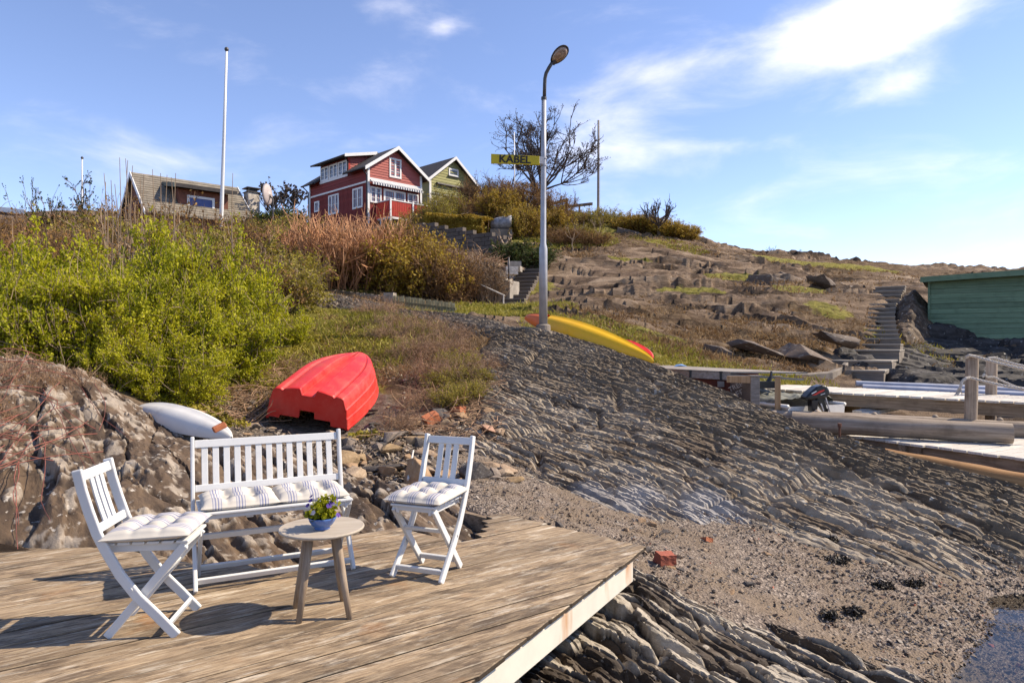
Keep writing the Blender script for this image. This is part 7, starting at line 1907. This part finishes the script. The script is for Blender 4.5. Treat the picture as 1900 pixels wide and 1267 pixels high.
DARKG = [shrub_proto('f', 620 + i, 'twig_brown', 'leaf_dark', 9000, .045, dict(G1, stems=24, n1=260, n2=1200), (1, .5, .3), dict(jit=.035)) for i in range(1)]
DEAD = [shrub_proto('h', 640 + i, 'twig_dead', 'leaf_brown', 500, .02, dict(stems=70, n1=420, n2=1300, spread=2.2, flare=1.5, r0=.006, wander=.6, up=-.10, low=.1, twiglen=(.6, .3), dome=True), (1, .8, .6), dict(jit=.02)) for i in range(2)]
def put(kind, protos, u, d, h, w, label, group, cat='shrub', name=None, sink=.05):
    p = at(u, d); h = h * (.58 if kind == 'bramble' or kind == 'green_bramble' else .70 if d > 25 else .74 if d > 14 else .92 if d > 9 else 1.0); p.z -= sink * h
    return plant(name or kind, protos[rp.randrange(len(protos))], label, cat, p, (w, w, h), rp.uniform(0, 6.28), group)
GG = 'bright green shrubs in the thicket above the rock mound'; GLB = 'bright green leafy shrub in the dense thicket above the lichened rock mound'
for u, d, h, w in ((-60, 9.3, 1.35, 1.5), (40, 9.3, 1.45, 1.45), (130, 9.2, 1.4, 1.4), (215, 9.4, 1.5, 1.45), (300, 9.6, 1.45, 1.4), (385, 10.1, 1.35, 1.35), (440, 10.9, 1.15, 1.2), (330, 8.9, .8, 1.0), (250, 8.7, .75, .9), (90, 10.8, 1.75, 1.7), (190, 11.0, 1.9, 1.7), (285, 11.2, 2.25, 1.7), (375, 11.4, 2.0, 1.6), (445, 12.2, 1.5, 1.5), (500, 12.8, .8, 1.2), (0, 11.2, 1.7, 1.7), (-90, 11.5, 1.8, 1.8), (340, 9.2, .6, .9)):
    put('green_shrub', GREEN, u, d, h, w, GLB, GG)
GB = 'brown budding shrubs above the green thicket'
for u, d, h, w in ((20, 15, 2.3, 2.4), (-60, 16, 2.4, 2.5), (110, 15.5, 2.4, 2.2), (70, 17.5, 2.6, 2.4), (150, 18.5, 2.6, 2.4), (-20, 19, 2.7, 2.8), (30, 24, 2.6, 3), (110, 25, 2.7, 3), (-40, 25, 2.6, 3), (170, 16.5, 2.7, 2.3), (330, 17, 2.8, 2.3), (400, 16.5, 2.5, 2.2), (455, 17, 2.2, 2.2), (500, 18, 1.9, 2.2), (60, 21, 1.8, 3), (200, 22, 2.8, 3), (280, 23, 3.0, 3), (360, 23, 2.8, 3), (440, 24, 2.6, 3), (250, 25, 3.6, 3), (330, 26, 3.7, 3), (410, 26, 3.5, 3), (520, 23, 1.7, 2.6)):
    put('brown_shrub', BROWN if (u % 20 or u < 100) else OLIVE, u, d, h, w, 'brown budding shrub massed above the bright green thicket', GB)
for u, d, h, w, lb in ((250, 15.5, 3.3, 1.9, 'bare upright shrub whose stems rise before the grey roof'), (215, 15.2, 3.9, 1.0, 'tall sparse shrub with stems standing clear against the sky'), (300, 16, 3.4, 1.6, 'bare shrub whose thin stems cross the roof dormer')): put('bare_shrub', SPARSE, u, d, h, w, lb, 'bare shrubs before the grey roof cabin')
for u, d, h, w, lb in ((395, 15.5, 2.9, 1.7, 'leafing shrub growing across the blue curtained window'), (445, 16, 2.9, 1.6, 'leafing shrub growing before the white chimney'), (350, 16.2, 2.6, 1.6, 'leafing shrub before the brick dormer')): put('budding_shrub', SPARSE, u, d, h, w, lb, 'leafing shrubs before the grey roof cabin')
for u, d, h, w, lb in ((608, 26, 4.0, 3.2, 'shrub of orange brown bare stems below the red house'), (668, 26.5, 4.0, 3.0, 'second orange stemmed shrub below the balcony of the red house'), (575, 27.5, 3.3, 2.6, 'smaller orange stemmed shrub at the corner of the red house')): put('orange_stemmed_shrub', ORANGE, u, d, h, w, lb, 'orange stemmed shrubs below the red house')
for u, d, h, w in ((700, 27, 2.9, 2.6), (740, 26.5, 2.7, 2.6), (780, 26, 2.9, 2.6), (815, 26, 2.6, 2.3), (645, 27.5, 2.4, 2.4), (720, 29, 3.6, 2.8), (770, 29.5, 3.3, 2.8), (600, 27, 2.2, 2.3), (560, 27, 2.2, 2.5), (842, 26.3, 2.2, 1.8)):
    put('brown_shrub', OCHRE if (u in (780, 770, 740)) else BROWN, u, d, h, w, 'dense russet shrub on the slope in front of the ruined outbuilding', 'russet shrubs on the slope before the ruin')
for u, d, h, w in ((500, 34, 2.3, 2.8), (535, 35, 2.5, 2.6), (560, 33, 2.0, 2.5), (470, 33, 2.2, 2.6)): put('olive_shrub', OLIVE, u, d, h, w, 'olive green shrub below the hedge left of the red house', 'olive shrubs left of the red house')
for u, d, h, w in ((510, 42, 2.2, 2.0), (535, 42.5, 2.3, 2.0), (490, 42, 2.0, 2.0)): put('evergreen_shrub', DARKG, u, d, h, w, 'dark evergreen shrub left of the red house', 'dark evergreen shrubs left of the red house')
for u, d, h, w, lb in ((775, 47, 1.3, 1.8, 'shrub screening the red balcony'), (812, 46.5, 2.6, 2.0, 'taller budding shrub at the right end of the red balcony'), (830, 51, 2.7, 2.2, 'budding shrub in front of the olive green cottage')): put('budding_shrub', OLIVE, u, d, h, w, lb, 'shrubs before the two cottages')
for u, d, h, w in ((880, 56, 3.2, 2.8), (910, 54, 3.3, 2.8), (940, 53, 3.1, 2.8), (985, 52, 2.9, 2.8), (1030, 50, 2.5, 2.8), (900, 50, 2.3, 2.6), (930, 49, 2.6, 2.6)): put('brown_shrub', BROWN if u != 930 else OCHRE, u, d, h, w, 'russet shrub in the belt behind the barrel on the hilltop', 'russet shrubs on the hilltop')
for u, d, h, w, lb in ((970, 42.5, 2.9, 2.2, 'ochre yellow shrub standing right beside the covered barrel'), (1025, 44, 2.2, 2.4, 'ochre shrub behind the lamp post on the hilltop')): put('ochre_shrub', OCHRE, u, d, h, w, lb, 'ochre shrubs behind the lamp post')
for u, d, h, w in ((1180, 47, 1.5, 2.4), (1205, 46.5, 1.5, 2.2), (1235, 46, 1.5, 2.2), (1262, 46.5, 1.4, 2.0), (1275, 47, 1.2, 1.6)): put('ochre_shrub', OCHRE, u, d, h, w, 'low ochre shrub in the clipped row behind the pollarded tree', 'ochre hedge shrubs behind the pollarded tree')
for u, d, h, w in ((1060, 47, 1.5, 2.2), (1090, 47, 1.7, 2.2), (1130, 48, 1.6, 1.8), (1070, 43, 1.2, 2), (1100, 41, 1.2, 1.8), (1040, 41, 1.3, 2)): put('brown_shrub', OLIVE if u % 20 else BROWN, u, d, h, w, 'low scrubby shrub on the grassy shoulder of the hill', 'scrub on the shoulder of the hill')
put('evergreen_shrub', DARKG, 965, 32, 1.5, 2.0, 'glossy evergreen shrub beside the top of the garden steps', None)
put('evergreen_shrub', DARKG, 985, 31.5, 1.3, 1.8, 'second evergreen shrub right by the lamp post above the garden steps', None)
for u, d, h, w in ((868, 27.6, 2.2, 2.0), (895, 27.2, 2.3, 1.8), (850, 28, 2.5, 2.0), (910, 27, 1.6, 1.3)): put('dead_creeper', BARE, u, d, h, w, 'tangle of dead creeper growing over the ruined outbuilding', 'dead creeper on the ruin', 'creeper')
# creeper thatch over the ruin roof
rg = np.random.default_rng(91); n = 900
c = np.stack([np.interp(rg.uniform(0, 1, n), [0, 1], [P(800, 470, 29).x, P(918, 490, 28).x]), rg.uniform(27.6, 30.5, n), np.zeros(n)], 1); c[:, 2] = EYE + (V0 - 487 - 12 * (c[:, 0] + 3.2) / 2.4) * 28.5 / F + .15 + rg.normal(0, .10, n)
pt = grow(c, rg.normal(0, 1, (n, 3)) * np.array([1, .6, .35]), rg.uniform(.4, 1.1, n), 6, rg, .5, .05); V, f = strands(pt, np.full(pt.shape[:2], .012))
t = thing('dead_creeper', 'brown mat of dead creeper lying over the roof of the ruined outbuilding', 'creeper', (float(c[0, 0]), 28, 5)); link('stems', np_mesh('stems', V - np.array(t.location), f), MAT['twig_dead'], t)
# clipped hedge
def hedge():
    a = P(800, 418, 44); b = P(908, 424, 41.5); t = thing('hedge', 'clipped olive hedge running along the top of the block wall', 'hedge', a); rg = np.random.default_rng(12)
    n = 26000; s = rg.uniform(0, 1, n); q = rg.uniform(0, 6.28, n); r = 1 - .3 * rg.uniform(0, 1, n) ** 2
    top = 1.15 + .12 * fbm(s * 9, s * 0, 3)
    w = .7 * np.abs(np.cos(q)) ** .6 * np.sign(np.cos(q)) * r; z = np.clip(.5 + .5 * np.abs(np.sin(q)) ** .6 * np.sign(np.sin(q)) * r, 0, 1) * top
    dx, dy = b.x - a.x, b.y - a.y; L = math.hypot(dx, dy); nx, ny = -dy / L, dx / L
    c = np.stack([s * dx + nx * w, s * dy + ny * w, s * (b.z - a.z) + z - .5], 1) + rg.normal(0, .03, (n, 3))
    V, f = leaf_quads(c, .075, rg, .2); link('foliage', np_mesh('foliage', V, f), MAT['leaf_ochre'], t)
    m = MB()
    for i in range(14):
        k = (i + .5) / 14; m.tube([(k * dx, k * dy, k * (b.z - a.z) - .8), (k * dx + .1, k * dy, k * (b.z - a.z) + .5)], .03, 5)
    m.build('stems', MAT['twig_brown'], t, off=(0, 0, 0))
hedge()
# ---- trees
def tree(name, label, loc, H_, trunk_h, r, seed, spread, levels, mat='bark', buds=None, up=.12, first=6, wander=.22, lean=(0, 0), bud_size=.12, nb=None, lowangle=.9, rfall=.62, width=None):
    rg = np.random.default_rng(seed); t = thing(name, label, 'tree', loc)
    tp = np.array([[(lean[0] * z * H_ + .03 * math.sin(z * 9), lean[1] * z * H_, z * trunk_h) for z in np.linspace(-.06, 1, 7)]])
    V, f = strands(tp, np.linspace(1.25, .85, 7)[None] * r, 10); o = link('trunk', np_mesh('trunk', V, f, True), MAT[mat], t)
    parts = []; keepall = []; par = tp; rad = r; L = (H_ - trunk_h)
    for lv in range(levels):
        n = first if lv == 0 else int(len(par) * nb[lv - 1])
        b, d, k, s = pick(par, n, rg, .55 if lv == 0 else .25, 1.0); d /= np.linalg.norm(d, axis=1)[:, None]
        if lv == 0:
            a = np.linspace(0, 6.28, n, endpoint=False) + rg.uniform(-.3, .3, n); el = (.12 + 1.9 * ((np.arange(n) * 5) % n) / max(1, n - 1) if n > 11 else rg.uniform(.15, 1.3, n)) * lowangle; dr = np.stack([np.cos(a) * spread, np.sin(a) * spread, el], 1)
            ln = L * (rg.uniform(.9, 1.0, n) if n > 11 else rg.uniform(.75, 1.05, n)) * np.clip(.75 + .3 * el, .6, 1.1)
        else:
            dr = d * .9 + rg.normal(0, .55, (n, 3)) + np.array([0, 0, .1]); ln = L * (.52 ** lv) * rg.uniform(.5, 1.2, n)
        p = grow(b, dr, ln, 8 if lv < 2 else 5, rg, wander, 0, up); rad = rad * rfall
        N, M, _ = p.shape; parts.append(strands(p, np.broadcast_to(np.linspace(1, .4, M)[None], (N, M)) * rad, 6 if lv < 1 else 3)); par = p; keepall.append(p)
        if lv == 0: keep0 = p
    V, f = join(parts); kz = H_ / V[:, 2].max(); V[:, 2] = np.where(V[:, 2] > trunk_h, trunk_h + (V[:, 2] - trunk_h) * (H_ - trunk_h) / (V[:, 2].max() - trunk_h), V[:, 2]); kx = (width / 2 / np.percentile(np.hypot(V[:, 0], V[:, 1]), 97) if width else 1.0); V[:, :2] *= kx; zm_ = np.array([p_[..., 2].max() for p_ in keepall]).max()
    link('branches', np_mesh('branches', V, f), MAT[mat], t)
    if buds:
        n, m_ = buds; c, _, _, _ = pick(par, n, rg, .55, 1.0); c = np.concatenate([c, par[:, -1]]); c = np.repeat(c, 3, 0) + rg.normal(0, bud_size * .3, (len(c) * 3, 3)); c[:, 2] = np.where(c[:, 2] > trunk_h, trunk_h + (c[:, 2] - trunk_h) * (H_ - trunk_h) / (zm_ - trunk_h), c[:, 2]); c[:, :2] *= kx; V, f = leaf_quads(c, bud_size, rg, 0, 1.3); link('buds', np_mesh('buds', V, f), MAT[m_], t)
    return t
p = at(1003, 57); 
tree('bare_tree', 'large bare tree with dark buds on the hilltop behind the KABEL sign', (p.x, p.y, p.z - .2), 8.3, 1.9, .20, 5, .95, 5, buds=(350, 'bark'), first=12, nb=(4.6, 4.2, 4.0, 4.0), up=.08, lowangle=1.0, wander=.16, bud_size=.06, rfall=.62, width=9.4)
p = at(128, 24)
tree('small_tree', 'small wide crowned leafing tree left of the grey roof cabin', (p.x, p.y, p.z - .1), 3.7, 1.5, .07, 15, 1.5, 4, mat='twig_brown', buds=(1800, 'leaf_dark'), first=8, nb=(4, 4, 4), up=.0, lowangle=.75, bud_size=.032, width=2.9)
p = at(85, 25)
tree('small_tree', 'smaller leaning leafing tree at the far left above the thicket', (p.x, p.y, p.z - .1), 3.6, 1.4, .06, 19, 1.4, 4, mat='twig_brown', buds=(1300, 'leaf_dark'), first=7, nb=(4, 4, 4), up=.0, lowangle=.8, bud_size=.03, width=2.4)
p = at(1222, 45)
tree('pollarded_tree', 'small pollarded tree with knobbly bare branches on the hilltop', (p.x, p.y, p.z - .1), 2.75, 1.25, .085, 8, .85, 3, first=11, nb=(4, 3), up=.16, mat='bark', rfall=.62, wander=.28, width=2.3)
p = at(935, 34.5)
tree('stump_tree', 'pale pollarded trunk with short stubs below the block wall', (p.x, p.y, p.z - .1), 1.7, .8, .2, 28, .9, 2, first=6, nb=(2,), up=.1, mat='twig_grey', rfall=.5)
for u, d, h in ((1062, 38.5, 1.8), (1110, 41.5, 2.0)): p = at(u, d); tree('sapling', 'thin bare sapling on the brown slope right of the lamp post' if u < 1100 else 'thin forked sapling near the grassy patch on the hill', p, h, .7, .03, u, .6, 3, first=5, nb=(3, 3), mat='twig_grey')
for u, d in ((530, 44), (505, 44)): p = at(u, d); tree('bud_tree', 'dark twiggy tree top behind the satellite dish' if u < 520 else 'dark twiggy tree top touching the corner of the red house', (p.x, p.y, p.z), 3.4, 1.5, .06, u, .8, 3, first=7, nb=(5, 4), mat='bark', buds=(500, 'bark'), bud_size=.09)
for u in (1431, 1478): p = at(u, 49); tree('sapling', 'tiny leafless bush on the skyline of the bare hill' if u < 1450 else 'tiniest leafless bush on the skyline of the bare hill', p, .7, .15, .03, u, .9, 2, first=7, nb=(4,), mat='bark')
# long straight shoots before the cabin
sh = thing('tall_shoots', 'slender straight shoots standing against the sky before the grey roof', 'shoots', at(235, 14.8)); rg = np.random.default_rng(9)
for u, vt in ((222, 293), (233, 295), (237, 298), (246, 308), (193, 322), (206, 335), (196, 338), (213, 342), (283, 315), (267, 325), (298, 322), (310, 325), (326, 322), (260, 330), (318, 330), (432, 322)):
    d = 15.0 + rg.uniform(-.4, .4); q = at(u + 4, d); tp = P(u, vt, d); m = MB(); m.tube([q, q.lerp(tp, .35) + Vector((rg.uniform(-.06, .06), 0, 0)), q.lerp(tp, .7) + Vector((rg.uniform(-.07, .07), 0, 0)), tp], [.015, .013, .010, .006], 5); m.build('shoot', MAT['twig_grey'], sh, off=sh.location)
# ---- brambles and dead stalks near the boat
for u, d, h, w, lb, pr in ((745, 8.7, .55, .50, 'pale dead bramble tangle right beside the red boat', DEAD), (780, 9.6, .55, .6, 'dead brambles behind the red boat', DEAD), (800, 10.8, .75, .75, 'thick brown brambles on the bank right of the red boat', DEAD), (850, 10.6, .7, .7, 'brown brambles against the sloping slab of rock', DEAD), (770, 12.2, .8, .8, 'russet brambles above the red boat', DEAD), (830, 12.5, .8, .8, 'russet brambles under the lamp post rock', DEAD), (895, 11.6, .5, .6, 'thin dead brambles overhanging the slab of rock', DEAD), (720, 13.6, .7, .8, 'brown brambles beyond the bow of the red boat', DEAD)):
    put('bramble', pr, u, d, h, w, lb, 'brambles on the bank', 'bramble')
for u, d, h, w in ((835, 9.6, .50, .5), (865, 9.9, .45, .5), (820, 10.3, .5, .5), (880, 10.6, .45, .5), (850, 11.4, .55, .6)): put('green_bramble', OLIVE, u, d, h, w, 'low olive green bramble above the rubble stones', 'olive brambles above the rubble', 'bramble')
for u, d, h, w in ((735, 15.5, .7, .9), (790, 14.5, .7, .9), (700, 17.5, .8, 1.2), (840, 13.6, .6, .8)): put('bramble', DEAD, u, d, h, w, 'low brown scrub on the grassy bank above the red boat', 'low scrub above the red boat', 'bramble')
for u, d, h, w, lb in ((10, 6.9, .34, .55, 'matted dead twigs at the left edge of the lichened rock mound'), (85, 7.0, .30, .5, 'dead twigs on the top of the lichened rock mound under the green shrubs'), (150, 7.3, .22, .4, 'small tuft of dead twigs on the shoulder of the lichened rock mound'), (-40, 6.2, .35, .6, 'dead twigs low at the left edge of the lichened rock mound')): put('dead_twig_tangle', DEAD, u, d, h, w, lb, 'dead twigs on the rock mound', 'bramble')
# red trailing stems over the mound
def vines():
    rg = np.random.default_rng(17); t = thing('red_creeper', 'bare reddish creeper stems trailing over the lichened rock mound', 'creeper', at(120, 6.4)); paths = []
    for i in range(46):
        u = rg.uniform(-30, 210); d = rg.uniform(5.5, 7.4); x = (u - U0) * d / F; y = d; hd = rg.choice([R(225), R(250), R(195), R(275), R(300)]) + rg.normal(0, .25); L = rg.uniform(.6, 1.9); p = []
        for k in range(10):
            p.append((x, y)); hd += rg.normal(0, .13); x += math.cos(hd) * L / 9; y += math.sin(hd) * L / 9
        paths.append(p)
    A = np.array(paths); Z = H(A[..., 0], A[..., 1]) + .14 + .05 * rg.uniform(size=(len(A), 1)) + .05 * np.sin(np.linspace(0, 3.1, 10))[None] * rg.uniform(0, 2, (len(A), 1)); Pp = np.concatenate([A, Z[..., None]], -1)
    V, f = strands(Pp, np.broadcast_to(np.linspace(1, .5, 10)[None], Pp.shape[:2]) * .0042, 4); link('stems', np_mesh('stems', V - np.array(t.location), f), MAT['twig_red'], t)
vines()
# ---- grass
def blades(name, spots, per, hgt, mat, seed, wid=.012, lean=.5):
    rg = np.random.default_rng(seed); C = []
    for x, y, r, k in spots:
        n = int(per * r * r * k); a = rg.uniform(0, 6.28, n); q = np.sqrt(rg.uniform(0, 1, n)) * r; C.append(np.stack([x + q * np.cos(a), y + q * np.sin(a)], 1))
    C = np.concatenate(C); cl = fbm(C[:, 0] * 1.6, C[:, 1] * 1.6, seed); C = C[(cl + rg.normal(0, .15, len(C))) > -.14]; n = len(C); z = H(C[:, 0], C[:, 1])
    b = np.stack([C[:, 0], C[:, 1], z - .02], 1); dr = rg.normal(0, lean, (n, 3)); dr[:, 2] = 1; dr /= np.linalg.norm(dr, axis=1)[:, None]; h = (hgt * np.exp(rg.normal(0, .35, n)))[:, None]
    sd = np.cross(dr, rg.normal(size=(n, 3))); sd /= np.linalg.norm(sd, axis=1)[:, None]; sd *= (wid * rg.uniform(.6, 1.3, n) * np.clip(C[:, 1] / 14, .7, 2.4))[:, None]
    m_ = b + dr * h * .6; tp = b + dr * h + rg.normal(0, .25, (n, 3)) * h * np.array([1, 1, .1]); 
    V = np.stack([b - sd, b + sd, m_ + sd * .7, m_ - sd * .7, tp], 1).reshape(-1, 3); i = 5 * np.arange(n)[:, None]
    f = np.concatenate([i + np.array([[0, 1, 2]]), i + np.array([[0, 2, 3]]), i + np.array([[3, 2, 4]])])
    tag(link(name, np_mesh(name, V, f), MAT[mat]), kind='stuff')
def sp(L, k=1.0): return [((u - U0) * d / F, d, r, k) for u, d, r in L]
blades('green_grass', sp([(u, d, r) for u, d, r in ((620, 12.5, 1.5), (640, 14, 2.2), (680, 15.2, 1.6), (560, 13.5, 1.8), (590, 16, 2.2), (350, 10, 1.2), (500, 11.5, 1.3), (430, 10, .9))], 1.0) + sp(((1060, 17.0, 1.3), (1110, 18, 1.6), (1180, 16.4, 1.2), (1260, 16.6, 1.0), (1310, 15.6, .9), (1400, 15.6, 1.1), (900, 20.5, 2.2), (930, 23, 2.4), (860, 22, 1.6), (980, 22, 1.6), (1240, 18, 1.0), (1690, 21.6, 1.3), (1490, 15.6, .8), (1040, 16.4, .8)), .7) + sp(((1110, 50, 2.5), (1240, 43, 2.5), (1060, 43, 3), (1010, 42, 3)), .25), 1700, .11, 'grass_green', 71)
blades('dry_grass', sp(((700, 12.2, 1.6), (560, 10.8, 1.2), (500, 10.5, 1.4), (640, 11.6, 1.4), (760, 13.5, 1.6), (620, 14.5, 2.4), (450, 9.6, .8)), .8) + sp(((1260, 17.6, 1.5), (1300, 19, 1.5), (1400, 19, 2), (1180, 18.5, 2.0), (1340, 17, 1.4), (1550, 22.4, 1.8), (1590, 20.5, 1.0), (1440, 21, 1.6), (1690, 21.5, 1.2), (1500, 18, 1.0), (1100, 21, 2.0)), .55) + sp(((1220, 24, 2.0), (1500, 25, 2.4), (1060, 38, 3), (1400, 30, 2.4), (1600, 40, 4), (700, 24, 3), (620, 23, 2.5), (1480, 44, 4), (1300, 44, 3), (1200, 43, 3), (750, 21, 2)), .10), 1500, .13, 'grass_dry', 72, .011, .8)
# ground cover of low leaves where the thicket meets the bank
rg = np.random.default_rng(44); n = 22000; u = rg.uniform(220, 720, n); d = rg.uniform(8.3, 14.5, n); x = (u - U0) * d / F; k = fbm(x * 1.1, d * 1.1, 47) + .35 * sstep(d, 9, 12) - .25 * sstep(u, 520, 700); m = (k > .02) & (poly_sdf(x, d, MOUND) < 0)
c = np.stack([x[m], d[m], H(x[m], d[m]) + rg.uniform(.0, .10, m.sum())], 1); V, f = leaf_quads(c, .045, rg, 1.5); tag(link('ground_cover', np_mesh('ground_cover', V, f), MAT['leaf_yellow']), kind='stuff')
# twigs and dead stalks lying on the bank
rg = np.random.default_rng(45); n = 1500; u = rg.uniform(400, 930, n); d = np.where(u < 700, rg.uniform(8.6, 11.5, n), rg.uniform(8.2, 11, n)); x = (u - U0) * d / F; ok_ = np.hypot((x + 2.4) / 1.0, (d - 9.8) / 1.7) > 1; x = x[ok_]; d = d[ok_]; n = len(x)
c = np.stack([x, d, H(x, d) + .05], 1); pt = grow(c, rg.normal(0, 1, (n, 3)) * np.array([1, 1, .22]), rg.uniform(.15, .55, n), 6, rg, .35); V, f = strands(pt, np.full(pt.shape[:2], .0045)); tag(link('dead_twigs', np_mesh('dead_twigs', V, f), MAT['twig_dead']), kind='stuff')
m = MB(); a = P(757, 890, 6.7); b = P(767, 836, 7.2); st = thing('broken_stick', 'pale broken stick leaning on the upright brown boulder', 'stick', a); m.tube([a, b], [.012, .009], 6); m.build('stick', MAT['dockplank'], st, off=a)
